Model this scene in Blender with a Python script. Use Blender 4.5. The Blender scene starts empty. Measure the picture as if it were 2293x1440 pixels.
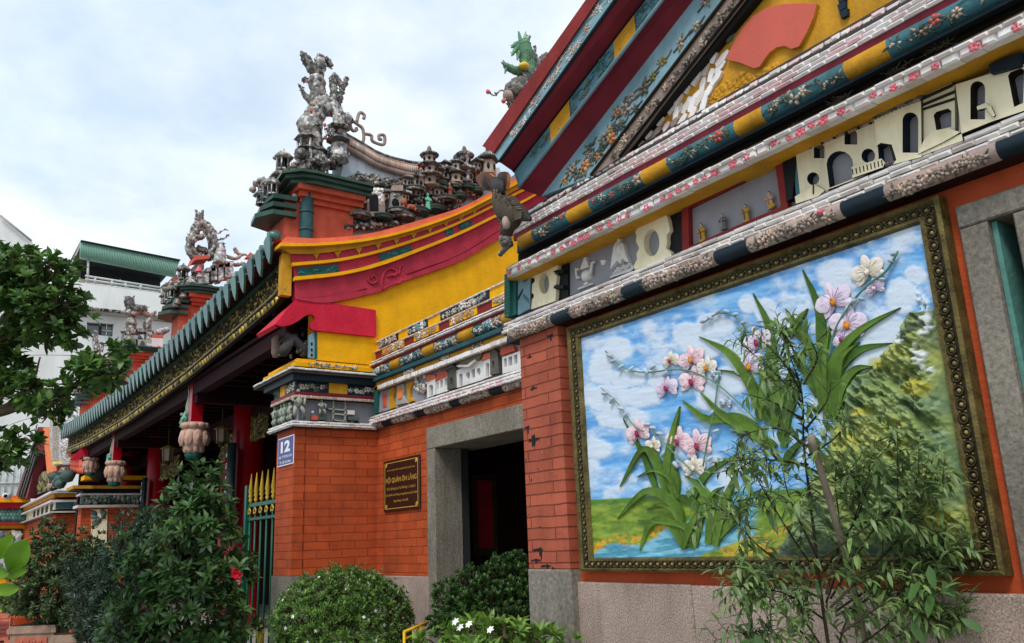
import bpy, math, random
import numpy as np
from mathutils import Vector, Matrix
from mathutils.geometry import tessellate_polygon
random.seed(7); rng = np.random.default_rng(7)
SC = bpy.context.scene; COL = SC.collection
R_ = math.radians
# ---------------------------------------------------------------- camera, sky, sun, exposure
CR = np.array([[0.56469056, -0.22730211, -0.79338409],
               [0.82442137, 0.1109435, 0.55499635],
               [-0.03813103, -0.967484, 0.25004146]])   # camera axes (right, down, forward) in the world
CF, CX, CY, EYE = 1891.818, 1146.5, 720.0, 1.6
cam = bpy.data.objects.new('camera', bpy.data.cameras.new('camera')); COL.objects.link(cam)
cam.data.sensor_width = 36.0; cam.data.lens = CF / 2293 * 36
cam.data.clip_end = 2000; cam.data.clip_start = 0.05
r_, d_, f_ = CR[:, 0], CR[:, 1], CR[:, 2]
cam.matrix_world = Matrix(((r_[0], -d_[0], -f_[0], 0), (r_[1], -d_[1], -f_[1], 0), (r_[2], -d_[2], -f_[2], EYE), (0, 0, 0, 1)))
SC.camera = cam
SC.view_settings.view_transform = 'Standard'; SC.view_settings.look = 'None'
SC.view_settings.gamma = 1; SC.view_settings.exposure = 0.66
SC.render.engine = 'CYCLES'; SC.cycles.max_bounces = 6; SC.cycles.use_denoising = True
SUN_EL, SUN_AZ = R_(52), R_(35)      # azimuth measured from straight behind the viewer's wall-facing direction towards +x
world = bpy.data.worlds.new('World'); SC.world = world; world.use_nodes = True
def build_world():
    nt = world.node_tree; N = nt.nodes; L = nt.links; N.clear()
    out = N.new('ShaderNodeOutputWorld'); bg = N.new('ShaderNodeBackground'); bg.inputs[1].default_value = 0.1
    sky = N.new('ShaderNodeTexSky'); sky.sky_type = 'NISHITA'; sky.sun_disc = False
    sky.sun_elevation = SUN_EL; sky.sun_rotation = math.pi - SUN_AZ; sky.air_density = 1.2; sky.dust_density = 2.0
    tc = N.new('ShaderNodeTexCoord')
    sp = N.new('ShaderNodeSeparateXYZ'); L.new(tc.outputs['Generated'], sp.inputs[0])
    mz = N.new('ShaderNodeMath'); mz.operation = 'MAXIMUM'; L.new(sp.outputs[2], mz.inputs[0]); mz.inputs[1].default_value = 0.0
    az = N.new('ShaderNodeMath'); L.new(mz.outputs[0], az.inputs[0]); az.inputs[1].default_value = 0.22
    dv = N.new('ShaderNodeVectorMath'); dv.operation = 'DIVIDE'
    cb = N.new('ShaderNodeCombineXYZ')
    for i in range(3): L.new(az.outputs[0], cb.inputs[i])
    L.new(tc.outputs['Generated'], dv.inputs[0]); L.new(cb.outputs[0], dv.inputs[1])
    n1 = N.new('ShaderNodeTexNoise'); n1.inputs['Scale'].default_value = 1.5; n1.inputs['Detail'].default_value = 9; n1.inputs['Roughness'].default_value = .56
    n1.inputs['Distortion'].default_value = .25
    n2 = N.new('ShaderNodeTexNoise'); n2.inputs['Scale'].default_value = 4.2; n2.inputs['Detail'].default_value = 8; n2.inputs['Roughness'].default_value = .55
    L.new(dv.outputs[0], n1.inputs['Vector']); L.new(dv.outputs[0], n2.inputs['Vector'])
    r1 = N.new('ShaderNodeValToRGB'); r1.color_ramp.elements[0].position = .37; r1.color_ramp.elements[1].position = .61
    r1.color_ramp.elements[0].color = (4.9, 5.95, 7.0, 1); r1.color_ramp.elements[1].color = (7.3, 7.55, 7.75, 1)
    L.new(n1.outputs[0], r1.inputs[0])
    r2 = N.new('ShaderNodeValToRGB'); r2.color_ramp.elements[0].position = .33; r2.color_ramp.elements[1].position = .68
    r2.color_ramp.elements[0].color = (.76, .82, .89, 1); r2.color_ramp.elements[1].color = (1.05, 1.05, 1.04, 1)
    L.new(n2.outputs[0], r2.inputs[0])
    mm = N.new('ShaderNodeMix'); mm.data_type = 'RGBA'; mm.blend_type = 'MULTIPLY'; mm.inputs[0].default_value = 1
    L.new(r1.outputs[0], mm.inputs[6]); L.new(r2.outputs[0], mm.inputs[7])
    mx = N.new('ShaderNodeMix'); mx.data_type = 'RGBA'; mx.inputs[0].default_value = .88     # thin overcast over the clear sky
    L.new(sky.outputs[0], mx.inputs[6]); L.new(mm.outputs[2], mx.inputs[7])
    L.new(mx.outputs[2], bg.inputs[0]); L.new(bg.outputs[0], out.inputs[0])
build_world()
sun = bpy.data.objects.new('sun', bpy.data.lights.new('sun', 'SUN')); COL.objects.link(sun)
sun.data.energy = 1.5; sun.data.angle = R_(18); sun.data.color = (1, .96, .9)
sv = Vector((math.sin(SUN_AZ) * math.cos(SUN_EL), -math.cos(SUN_AZ) * math.cos(SUN_EL), math.sin(SUN_EL)))
sun.rotation_euler = sv.to_track_quat('Z', 'Y').to_euler()
# ---------------------------------------------------------------- surveying: photo pixel -> point on a real plane
def ray(px, py): return CR @ np.array([px - CX, py - CY, CF])
def P(px, py, Y):
    d = ray(px, py); q = d * (Y / d[1]); return Vector((q[0], q[1], q[2] + EYE))
def PX(px, py, X):
    d = ray(px, py); q = d * (X / d[0]); return Vector((q[0], q[1], q[2] + EYE))
def PD(px, py, dep):
    q = ray(px, py) / CF * dep; return Vector((q[0], q[1], q[2] + EYE))
def YU(px, py, Y): q = P(px, py, Y); return (q.x, q.z)
def XU(px, py, X): q = PX(px, py, X); return (q.y, q.z)
def FY(Y): return lambda u, v, n: (u, Y - n, v)       # wall facing the street
def FX(X): return lambda u, v, n: (X + n, u, v)       # wall facing +x
# ---------------------------------------------------------------- materials
def lin(c):
    return tuple((x / 255 / 12.92 if x <= 10 else ((x / 255 + .055) / 1.055) ** 2.4) for x in c)
MAT = {}
def newmat(name):
    m = bpy.data.materials.new(name); m.use_nodes = True; nt = m.node_tree
    return m, nt.nodes, nt.links, nt.nodes['Principled BSDF']
def noise(N, L, vec, scale, detail=4, rough=.6):
    n = N.new('ShaderNodeTexNoise'); n.inputs['Scale'].default_value = scale; n.inputs['Detail'].default_value = detail
    n.inputs['Roughness'].default_value = rough; L.new(vec, n.inputs['Vector']); return n.outputs[0]
def ramp(N, L, fac, stops, const=False):
    r = N.new('ShaderNodeValToRGB'); e = r.color_ramp.elements
    if const: r.color_ramp.interpolation = 'CONSTANT'
    while len(e) < len(stops): e.new(.5)
    for el, (p, c) in zip(e, stops): el.position = p; el.color = (*c, 1) if len(c) == 3 else c
    L.new(fac, r.inputs[0]); return r.outputs[0]
def mix(N, L, fac, a, b, mode='MIX'):
    m = N.new('ShaderNodeMix'); m.data_type = 'RGBA'; m.blend_type = mode
    for sock, v in ((m.inputs[0], fac), (m.inputs[6], a), (m.inputs[7], b)):
        if isinstance(v, (int, float)): sock.default_value = v
        elif isinstance(v, tuple): sock.default_value = (*v, 1)
        else: L.new(v, sock)
    return m.outputs[2]
def mat(name, *cols, rough=.68, var=.22, vs=6, dirt=0., dcol=(38, 34, 28), ds=3., streak=True, bump=.12, bs=60, spec=.18, metal=0, sub=0, k=1.0, crackle=0):
    """painted / glazed surface; several colours = one per loose piece"""
    m, N, L, B = newmat(name); cols = [tuple(k * x for x in lin(c)) for c in cols]
    tc = N.new('ShaderNodeTexCoord').outputs['Object']
    if len(cols) > 1:
        g = N.new('ShaderNodeNewGeometry').outputs['Random Per Island']
        c = ramp(N, L, g, [(i / len(cols), q) for i, q in enumerate(cols)], True)
    else: c = cols[0]
    n = noise(N, L, tc, vs, 5)
    lo, hi = 1 - var, 1 + var * .7
    c = mix(N, L, 1., c, ramp(N, L, n, [(.3, (lo,) * 3), (.7, (hi,) * 3)]), 'MULTIPLY')
    if dirt:
        mp = N.new('ShaderNodeMapping'); mp.inputs['Scale'].default_value = (1, 1, .22 if streak else 1); L.new(tc, mp.inputs[0])
        dn = noise(N, L, mp.outputs[0], ds * 2.2, 7, .68)
        c = mix(N, L, ramp(N, L, dn, [(.46, (0,) * 3), (.75, (dirt,) * 3)]), c, lin(dcol))
    L.new(c, B.inputs['Base Color']) if not isinstance(c, tuple) else None
    B.inputs['Roughness'].default_value = rough; B.inputs['Specular IOR Level'].default_value = spec; B.inputs['Metallic'].default_value = metal
    if bump:
        bp = N.new('ShaderNodeBump'); bp.inputs['Strength'].default_value = min(1, bump * 3); bp.inputs['Distance'].default_value = .006
        h = noise(N, L, tc, bs, 6, .65)
        L.new(h, bp.inputs['Height']); L.new(bp.outputs[0], B.inputs['Normal'])
    MAT[name] = m; return m
def mosaicmat(name, *cols, scale=24, k=1.0):
    m, N, L, B = newmat(name); tc = N.new('ShaderNodeTexCoord').outputs['Object']
    v = N.new('ShaderNodeTexVoronoi'); v.inputs['Scale'].default_value = scale; L.new(tc, v.inputs['Vector'])
    sp = N.new('ShaderNodeSeparateColor'); L.new(v.outputs['Color'], sp.inputs[0])
    c = ramp(N, L, sp.outputs[0], [(i / len(cols), tuple(k * x for x in lin(q))) for i, q in enumerate(cols)], True)
    c = mix(N, L, ramp(N, L, v.outputs['Distance'], [(.4, (0,) * 3), (.85, (.6,) * 3)]), c, lin((58, 56, 52)))
    c = mix(N, L, 1., c, ramp(N, L, noise(N, L, tc, 4, 5, .65), [(.3, (.55, .55, .53)), (.65, (1.1, 1.1, 1.1))]), 'MULTIPLY')
    L.new(c, B.inputs['Base Color']); B.inputs['Roughness'].default_value = .45
    bp = N.new('ShaderNodeBump'); bp.inputs['Strength'].default_value = .45; bp.inputs['Distance'].default_value = .012; bp.invert = True
    L.new(v.outputs['Distance'], bp.inputs['Height']); L.new(bp.outputs[0], B.inputs['Normal']); MAT[name] = m
def brickmat(name, col, dark, w, h, damage=0.):
    m, N, L, B = newmat(name)
    g = N.new('ShaderNodeNewGeometry').outputs['Position']
    s = N.new('ShaderNodeSeparateXYZ'); L.new(g, s.inputs[0])
    a = N.new('ShaderNodeMath'); L.new(s.outputs[0], a.inputs[0]); L.new(s.outputs[1], a.inputs[1])
    cb = N.new('ShaderNodeCombineXYZ'); L.new(a.outputs[0], cb.inputs[0]); L.new(s.outputs[2], cb.inputs[1])
    wob = N.new('ShaderNodeTexNoise'); wob.inputs['Scale'].default_value = 5; L.new(g, wob.inputs['Vector'])
    wv = N.new('ShaderNodeVectorMath'); wv.operation = 'MULTIPLY_ADD'; L.new(wob.outputs[1], wv.inputs[0]); wv.inputs[1].default_value = (.014, .014, 0); L.new(cb.outputs[0], wv.inputs[2])
    b = N.new('ShaderNodeTexBrick'); L.new(wv.outputs[0], b.inputs['Vector'])
    b.inputs['Scale'].default_value = 1; b.inputs['Brick Width'].default_value = w; b.inputs['Row Height'].default_value = h
    b.inputs['Mortar Size'].default_value = .0045; b.inputs['Mortar Smooth'].default_value = .5
    b.inputs['Color1'].default_value = (*lin(col), 1); b.inputs['Color2'].default_value = (*[x * .78 for x in lin(col)], 1)
    b.inputs['Mortar'].default_value = (*lin(dark), 1); b.inputs['Bias'].default_value = 0
    n = noise(N, L, g, 7, 6, .7); n3 = noise(N, L, g, 1.6, 3, .5)
    c = mix(N, L, 1., b.outputs[0], ramp(N, L, n, [(.28, (.72, .70, .72)), (.5, (1, 1, 1)), (.75, (1.12, 1.12, 1.1))]), 'MULTIPLY')
    c = mix(N, L, 1., c, ramp(N, L, n3, [(.3, (.8, .8, .82)), (.7, (1.12, 1.1, 1.08))]), 'MULTIPLY')
    n4 = noise(N, L, g, 34, 4, .6)
    c = mix(N, L, ramp(N, L, n4, [(.66, (0,) * 3), (.76, (.5,) * 3)]), c, lin((226, 150, 112)))   # worn spots
    ms_ = N.new('ShaderNodeMapping'); ms_.inputs['Scale'].default_value = (5, 5, .6); L.new(g, ms_.inputs[0])
    c = mix(N, L, ramp(N, L, noise(N, L, ms_.outputs[0], 1., 6, .65), [(.5, (0,) * 3), (.78, (.5,) * 3)]), c, lin((96, 52, 36)))   # rain marks
    if damage:
        mp = N.new('ShaderNodeMapping'); mp.inputs['Scale'].default_value = (6, 6, 14); L.new(g, mp.inputs[0])
        n2 = noise(N, L, mp.outputs[0], 1., 6, .7)
        c = mix(N, L, ramp(N, L, n2, [(.66, (0,) * 3), (.70, (damage,) * 3)]), c, lin((40, 30, 24)))
    L.new(c, B.inputs['Base Color']); B.inputs['Roughness'].default_value = .75; B.inputs['Specular IOR Level'].default_value = .15
    bp = N.new('ShaderNodeBump'); bp.inputs['Strength'].default_value = .9; bp.inputs['Distance'].default_value = .012; bp.invert = True
    L.new(b.outputs['Fac'], bp.inputs['Height'])
    bp2 = N.new('ShaderNodeBump'); bp2.inputs['Strength'].default_value = .45; bp2.inputs['Distance'].default_value = .008
    L.new(noise(N, L, g, 55, 6, .7), bp2.inputs['Height']); L.new(bp.outputs[0], bp2.inputs['Normal']); L.new(bp2.outputs[0], B.inputs['Normal'])
    MAT[name] = m
def stonemat(name, c1, c2, c3, scale=90, line=0., bump=.5, stain=.5):
    m, N, L, B = newmat(name); g = N.new('ShaderNodeNewGeometry').outputs['Position']
    n = noise(N, L, g, scale, 3, .7)
    c = ramp(N, L, n, [(.3, lin(c1)), (.5, lin(c2)), (.72, lin(c3))])
    c = mix(N, L, 1., c, ramp(N, L, noise(N, L, g, 2.2, 6, .65), [(.28, (.62, .6, .58)), (.62, (1.08, 1.07, 1.05))]), 'MULTIPLY')
    mp = N.new('ShaderNodeMapping'); mp.inputs['Scale'].default_value = (9, 9, .8); L.new(g, mp.inputs[0])
    c = mix(N, L, ramp(N, L, noise(N, L, mp.outputs[0], 1., 5), [(.52, (0,) * 3), (.75, (stain,) * 3)]), c, lin((62, 58, 50)))
    L.new(c, B.inputs['Base Color']); B.inputs['Roughness'].default_value = .85
    bp = N.new('ShaderNodeBump'); bp.inputs['Strength'].default_value = bump; bp.inputs['Distance'].default_value = .008
    h = n
    if line:
        w = N.new('ShaderNodeTexNoise'); mp2 = N.new('ShaderNodeMapping'); mp2.inputs['Scale'].default_value = (line, line, 3); L.new(g, mp2.inputs[0]); L.new(mp2.outputs[0], w.inputs['Vector'])
        w.inputs['Scale'].default_value = 1; h = w.outputs[0]
    L.new(h, bp.inputs['Height']); L.new(bp.outputs[0], B.inputs['Normal']); MAT[name] = m
def leafmat(name, *cols, k=1.0, rough=.42):
    m, N, L, B = newmat(name); cols = [tuple(k * x for x in lin(c)) for c in cols]
    g = N.new('ShaderNodeNewGeometry').outputs['Random Per Island']
    c = ramp(N, L, g, [(i / max(1, len(cols) - 1), q) for i, q in enumerate(cols)])
    tc = N.new('ShaderNodeTexCoord').outputs['Object']
    c = mix(N, L, 1., c, ramp(N, L, noise(N, L, tc, 3, 2), [(.3, (.7,) * 3), (.7, (1.25,) * 3)]), 'MULTIPLY')
    L.new(c, B.inputs['Base Color']); B.inputs['Roughness'].default_value = rough; B.inputs['Specular IOR Level'].default_value = .45
    tr = N.new('ShaderNodeBsdfTranslucent'); L.new(c, tr.inputs[0])
    ms = N.new('ShaderNodeMixShader'); ms.inputs[0].default_value = .28
    L.new(B.outputs[0], ms.inputs[1]); L.new(tr.outputs[0], ms.inputs[2]); L.new(ms.outputs[0], N['Material Output'].inputs[0]); MAT[name] = m
# ---------------------------------------------------------------- mesh builder
def norm3(v):
    v = np.asarray(v, float); l = np.linalg.norm(v); return v / l if l > 1e-9 else v
class MB:
    def __init__(s): s.v = []; s.f = []; s.m = []; s.sm = []; s.mats = []; s.cur = 0
    def use(s, name):
        if name not in s.mats: s.mats.append(name)
        s.cur = s.mats.index(name); return s
    def add(s, vs, fs, smooth=False):
        o = len(s.v); s.v.extend([tuple(q) for q in vs])
        for f in fs: s.f.append(tuple(i + o for i in f)); s.m.append(s.cur); s.sm.append(smooth)
    def box(s, x0, x1, y0, y1, z0, z1):
        s.add([(x, y, z) for z in (z0, z1) for y in (y0, y1) for x in (x0, x1)],
              [(0, 2, 3, 1), (4, 5, 7, 6), (0, 1, 5, 4), (2, 6, 7, 3), (0, 4, 6, 2), (1, 3, 7, 5)])
    def fbox(s, F, u0, u1, v0, v1, n0, n1, ch=0.):
        if ch:
            c = min(ch, abs(u1 - u0) * .45, abs(v1 - v0) * .45)
            a = [(u0, v0, n0), (u1, v0, n0), (u1, v1, n0), (u0, v1, n0), (u0, v0, n1 - c), (u1, v0, n1 - c), (u1, v1, n1 - c), (u0, v1, n1 - c),
                 (u0 + c, v0 + c, n1), (u1 - c, v0 + c, n1), (u1 - c, v1 - c, n1), (u0 + c, v1 - c, n1)]
            s.add([F(*q) for q in a], [(0, 3, 2, 1), (0, 1, 5, 4), (1, 2, 6, 5), (2, 3, 7, 6), (3, 0, 4, 7), (4, 5, 9, 8), (5, 6, 10, 9), (6, 7, 11, 10), (7, 4, 8, 11), (8, 9, 10, 11)])
        else:
            s.add([F(u, v, n) for n in (n0, n1) for v in (v0, v1) for u in (u0, u1)],
                  [(0, 2, 3, 1), (4, 5, 7, 6), (0, 1, 5, 4), (2, 6, 7, 3), (0, 4, 6, 2), (1, 3, 7, 5)])
    def plate(s, F, poly, n0, n1, holes=(), edge=None):
        loops = [list(poly)] + [list(h) for h in holes]
        flat = [q for l in loops for q in l]
        tris = tessellate_polygon([[Vector((a, b, 0)) for a, b in l] for l in loops])
        n = len(flat)
        s.add([F(a, b, n1) for a, b in flat] + [F(a, b, n0) for a, b in flat],
              [tuple(t) for t in tris] + [tuple(i + n for i in reversed(t)) for t in tris])
        cur = s.cur
        if edge: s.use(edge)
        for l in loops:
            m = len(l); s.add([F(a, b, n1) for a, b in l] + [F(a, b, n0) for a, b in l], [(i, (i + 1) % m, (i + 1) % m + m, i + m) for i in range(m)])
        s.cur = cur
    def band(s, F, up, lo, n0, n1, smooth=False):
        """strip between two curves sampled alike, with thickness"""
        k = len(up); vs = [F(a, b, n1) for a, b in up] + [F(a, b, n1) for a, b in lo] + [F(a, b, n0) for a, b in up] + [F(a, b, n0) for a, b in lo]
        fs = []
        for i in range(k - 1):
            fs += [(i, i + 1, k + i + 1, k + i), (2 * k + i, 3 * k + i, 3 * k + i + 1, 2 * k + i + 1), (i, 2 * k + i, 2 * k + i + 1, i + 1), (k + i, k + i + 1, 3 * k + i + 1, 3 * k + i)]
        fs += [(0, k, 3 * k, 2 * k), (k - 1, 3 * k - 1, 4 * k - 1, 2 * k - 1)]
        s.add(vs, fs, smooth)
    def tiles(s, F, u0, u1, v0, v1, n0, n1, pitch, jit=.006, gap=.003, ch=.004):
        u = u0
        while u < u1 - 1e-4:
            w = pitch * random.uniform(.7, 1.3); e = min(u1, u + w)
            if u1 - e < pitch * .35: e = u1
            j = random.uniform(-jit, jit); jv = random.uniform(-jit, jit) * .5
            s.fbox(F, u, e - gap, v0 + jv, v1 + jv, n0, n1 + j, ch); u = e
    def hcyl(s, F, u0, u1, v, r, n, seg=10, full=False):
        a0, a1 = (0, 2 * math.pi) if full else (-math.pi / 2, math.pi / 2)
        pr = [(v + r * math.sin(a0 + (a1 - a0) * i / seg), n + r * math.cos(a0 + (a1 - a0) * i / seg)) for i in range(seg + 1)]
        s.add([F(u0, a, b) for a, b in pr] + [F(u1, a, b) for a, b in pr], [(i, i + 1, seg + 2 + i, seg + 1 + i) for i in range(seg)], True)
        s.add([F(u0, a, b) for a, b in pr], [tuple(range(seg + 1))]); s.add([F(u1, a, b) for a, b in pr], [tuple(range(seg, -1, -1))])
    def dome(s, F, u, v, n, ru, rv, rn, rot=0, seg=8, rings=3, point=0):
        vs = []; c, sn = math.cos(rot), math.sin(rot)
        for k in range(rings + 1):
            t = k / rings * math.pi / 2; q = math.cos(t)
            for i in range(seg):
                a = 2 * math.pi * i / seg; x, y = math.cos(a), math.sin(a)
                if point: y *= (1 - point * abs(x)) if x > 0 else 1
                x *= ru * q; y *= rv * q
                vs.append(F(u + x * c - y * sn, v + x * sn + y * c, n + rn * math.sin(t)))
        fs = [(k * seg + i, k * seg + (i + 1) % seg, (k + 1) * seg + (i + 1) % seg, (k + 1) * seg + i) for k in range(rings) for i in range(seg)]
        s.add(vs, fs, True)
    def ell(s, c, r, rot=None, seg=10, rings=6, jit=0):
        vs = []; M = np.array(rot.to_3x3()) if rot is not None else np.eye(3)
        for k in range(rings + 1):
            t = math.pi * k / rings
            for i in range(seg):
                a = 2 * math.pi * i / seg
                q = np.array([r[0] * math.sin(t) * math.cos(a), r[1] * math.sin(t) * math.sin(a), r[2] * math.cos(t)]) * (1 + random.uniform(-jit, jit))
                vs.append(tuple(M @ q + np.array(c)))
        s.add(vs, [(k * seg + i, (k + 1) * seg + i, (k + 1) * seg + (i + 1) % seg, k * seg + (i + 1) % seg) for k in range(rings) for i in range(seg)], True)
    def tube(s, pts, rad, seg=8, jit=0., smooth=True, cap=True):
        pts = [np.asarray(p, float) for p in pts]; n = len(pts)
        if isinstance(rad, (int, float)): rad = [rad] * n
        up = np.array([.13, .31, .94]); vs = []; prev = None
        for i, p in enumerate(pts):
            t = norm3(pts[min(i + 1, n - 1)] - pts[max(i - 1, 0)])
            a = np.cross(t, up) if prev is None else prev - t * (prev @ t)
            if np.linalg.norm(a) < 1e-4: a = np.cross(t, [1, 0, .2])
            a = norm3(a); prev = a; b = np.cross(t, a)
            for k in range(seg):
                w = 2 * math.pi * k / seg; q = rad[i] * (1 + random.uniform(-jit, jit))
                vs.append(tuple(p + q * (math.cos(w) * a + math.sin(w) * b)))
        fs = [(i * seg + k, i * seg + (k + 1) % seg, (i + 1) * seg + (k + 1) % seg, (i + 1) * seg + k) for i in range(n - 1) for k in range(seg)]
        if cap: fs += [tuple(range(seg - 1, -1, -1)), tuple((n - 1) * seg + k for k in range(seg))]
        s.add(vs, fs, smooth)
    def lathe(s, c, prof, seg=16, sc=(1, 1), flute=0, fl=8, smooth=True):
        vs = []
        for r, z in prof:
            for k in range(seg):
                a = 2 * math.pi * k / seg; q = r * (1 + flute * math.cos(fl * a))
                vs.append((c[0] + q * math.cos(a) * sc[0], c[1] + q * math.sin(a) * sc[1], c[2] + z))
        n = len(prof)
        s.add(vs, [(i * seg + k, i * seg + (k + 1) % seg, (i + 1) * seg + (k + 1) % seg, (i + 1) * seg + k) for i in range(n - 1) for k in range(seg)], smooth)
        s.add(vs[:seg], [tuple(range(seg))]); s.add(vs[-seg:], [tuple(range(seg))])
    def leaf(s, p, d, up, L, W, fold=.25, droop=.3):
        d = norm3(d); n = norm3(np.asarray(up, float) - d * (np.asarray(up) @ d)); b = np.cross(d, n); p = np.asarray(p, float)
        def pt(t, w): return tuple(p + d * (t * L) + b * (w * W) + n * (abs(w) * W * fold - droop * L * t * t))
        s.add([pt(0, 0), pt(.32, .42), pt(.32, -.42), pt(.68, .38), pt(.68, -.38), pt(1, 0), pt(.35, 0), pt(.68, 0)],
              [(0, 6, 1), (0, 2, 6), (1, 6, 7, 3), (6, 2, 4, 7), (3, 7, 5), (7, 4, 5)], True)
def finish(o, label=None, cat=None, group=None, kind=None):
    if label: o['label'] = label
    if cat: o['category'] = cat
    if group: o['group'] = group
    if kind: o['kind'] = kind
    return o
def thing(name, loc, label, cat, group=None):
    o = bpy.data.objects.new(name, None); COL.objects.link(o); o.location = loc; o.empty_display_size = .2
    return finish(o, label, cat, group)
def base_of(p):
    v = Vector((0, 0, 0))
    while p is not None: v += p.location; p = p.parent
    return v
def obj(name, mb, parent=None, label=None, cat=None, group=None, kind=None, origin=None):
    """link the builder's faces as ONE mesh object; coordinates are kept relative to the thing's base"""
    me = bpy.data.meshes.new(name)
    off = base_of(parent) if parent is not None else Vector(origin or (0, 0, 0))
    V = np.array(mb.v, dtype=np.float64) - np.array(off)
    me.from_pydata(V.tolist(), [], mb.f)
    for n in mb.mats: me.materials.append(MAT[n])
    me.polygons.foreach_set('material_index', mb.m); me.polygons.foreach_set('use_smooth', mb.sm); me.update()
    o = bpy.data.objects.new(name, me); COL.objects.link(o)
    if parent is not None: o.parent = parent
    else: o.location = off
    return finish(o, label, cat, group, kind)
def copy_tree(o, parent=None):
    c = o.copy(); COL.objects.link(c); c.parent = parent
    for ch in list(o.children): copy_tree(ch, c)
    return c
def lerp(a, b, t): return a + (b - a) * t
def spl(pts, n):
    """Catmull-Rom through points of any dimension"""
    p = [np.asarray(q, float) for q in pts]; p = [2 * p[0] - p[1]] + p + [2 * p[-1] - p[-2]]; out = []; k = len(p) - 3
    for i in range(n + 1):
        t = i / n * k; j = min(int(t), k - 1); t -= j; a, b, c, d = p[j:j + 4]
        out.append(.5 * (2 * b + (c - a) * t + (2 * a - 5 * b + 4 * c - d) * t * t + (3 * b - a - 3 * c + d) * t ** 3))
    return out
def oval(cx, cy, rx, ry, n=20): return [(cx + rx * math.cos(2 * math.pi * i / n), cy + ry * math.sin(2 * math.pi * i / n)) for i in range(n)]
def arch(x0, x1, y0, y1, n=8):      # photo y grows downwards: y0 = top
    r = (x1 - x0) / 2; cx = (x0 + x1) / 2; h = min(r, (y1 - y0) * .6)
    return [(x0, y1)] + [(cx - r * math.cos(math.pi * i / n), y0 + h - h * math.sin(math.pi * i / n)) for i in range(n + 1)] + [(x1, y1)]
def floral(mb, F, u0, u1, v0, v1, n, count, size, petals, leaves, stem=None, lift=.5, cyl=None):
    if cyl:                                     # wrap the relief round a half-round moulding (centre height, radius)
        F0 = F; F = lambda u, v, h: F0(u, cyl[0] + (cyl[1] + h) * math.sin((v - cyl[0]) / cyl[1]), (cyl[1] + h) * math.cos((v - cyl[0]) / cyl[1])); n = 0
    for i in range(count):
        u = lerp(u0, u1, (i + random.uniform(.2, .8)) / count); v = lerp(v0, v1, random.uniform(.25, .75)); r = size * random.uniform(.6, 1.15)
        if stem:
            mb.use(stem); mb.tube([F(u + r * 2.2 * t - r, v + random.uniform(-.5, .5) * r, n + .004) for t in (-.6, 0, .5, 1)], size * .09, 5)
        for k in range(random.randint(2, 4)):
            a = random.uniform(0, 6.28); mb.use(random.choice(leaves))
            mb.dome(F, u + 1.5 * r * math.cos(a), min(max(v + 1.2 * r * math.sin(a), v0), v1), n, r * .7, r * .25, r * .3 * lift, a, 7, 2, .6)
        np_ = random.choice((4, 5, 5, 6)); a0 = random.uniform(0, 6); mb.use(random.choice(petals))
        if random.random() < .75:
            for k in range(np_):
                a = a0 + 2 * math.pi * k / np_
                mb.dome(F, u + .62 * r * math.cos(a), v + .62 * r * math.sin(a), n, r * .55, r * .36, r * .45 * lift, a, 7, 2)
            mb.use(random.choice(leaves)); mb.dome(F, u, v, n, r * .28, r * .28, r * .7 * lift, 0, 7, 2)
        else:
            for k in range(5): mb.dome(F, u + random.uniform(-1, 1) * r, v + random.uniform(-.6, .6) * r, n, r * .3, r * .3, r * .35, 0, 7, 2)
# ---------------------------------------------------------------- palette
mat('orange', (182, 78, 42), dirt=.25, bump=.3, bs=45, var=.2)
mat('red', (134, 44, 42), dirt=.3, bump=.2)
mat('maroon', (116, 34, 48), dirt=.15, bump=.12, rough=.5)
mat('rose', (176, 48, 66), dirt=.45, bump=.2, var=.2, dcol=(110, 30, 40))
mat('crimson', (196, 26, 52), dirt=.2, dcol=(220, 90, 104), bump=.45, bs=38, var=.15, rough=.55)
mat('lacquer', (150, 10, 24), rough=.28, bump=.05, var=.15)
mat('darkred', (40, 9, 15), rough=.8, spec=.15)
mat('yellow', (240, 174, 8), dirt=.32, dcol=(170, 110, 12), ds=2, bump=.28, bs=34, var=.12)
mat('oldyellow', (196, 142, 38), dirt=.4, bump=.35, bs=30, dcol=(96, 70, 28))
mat('salmon', (226, 110, 78), dirt=.2, bump=.2)
mat('fanred', (198, 96, 82), dirt=.08, bump=.08, var=.06)
mat('teal', (66, 112, 122), dirt=.4, bump=.18, dcol=(30, 44, 48))
mat('midteal', (88, 130, 142), dirt=.4, bump=.18, dcol=(40, 60, 66)); mat('paleteal', (126, 160, 172), dirt=.4, bump=.15, dcol=(66, 92, 100))
mat('blackteal', (26, 42, 52), dirt=.3, bump=.15, rough=.5)
mat('black', (22, 22, 24), rough=.5, bump=.1)
mat('greentrim', (34, 92, 84), dirt=.2)
mat('tile', (228, 224, 220), (236, 232, 226), (226, 220, 222), (206, 196, 188), (238, 234, 230), (230, 218, 214), rough=.22, dirt=.34, dcol=(88, 80, 74), ds=5, streak=False, var=.12, bump=.08, spec=.55)
mat('tilepink', (232, 226, 226), (228, 204, 204), (236, 232, 230), (228, 192, 194), (230, 222, 222), (214, 206, 200), (234, 228, 224), rough=.22, dirt=.34, dcol=(96, 80, 76), ds=5, streak=False, var=.12, bump=.08, spec=.55)
mat('flowerpink', (212, 104, 116), rough=.3, bump=0)
mat('groove', (62, 56, 54), rough=.9)
mat('cream', (242, 232, 198), dirt=.38, dcol=(120, 104, 72), ds=2.4, bump=.3, bs=34, var=.08)
mat('grey', (150, 150, 158), dirt=.25, dcol=(96, 96, 100), bump=.15, var=.08)
mat('whitepaint', (222, 220, 216), dirt=.3, dcol=(120, 116, 110), bump=.12, var=.08)
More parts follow.
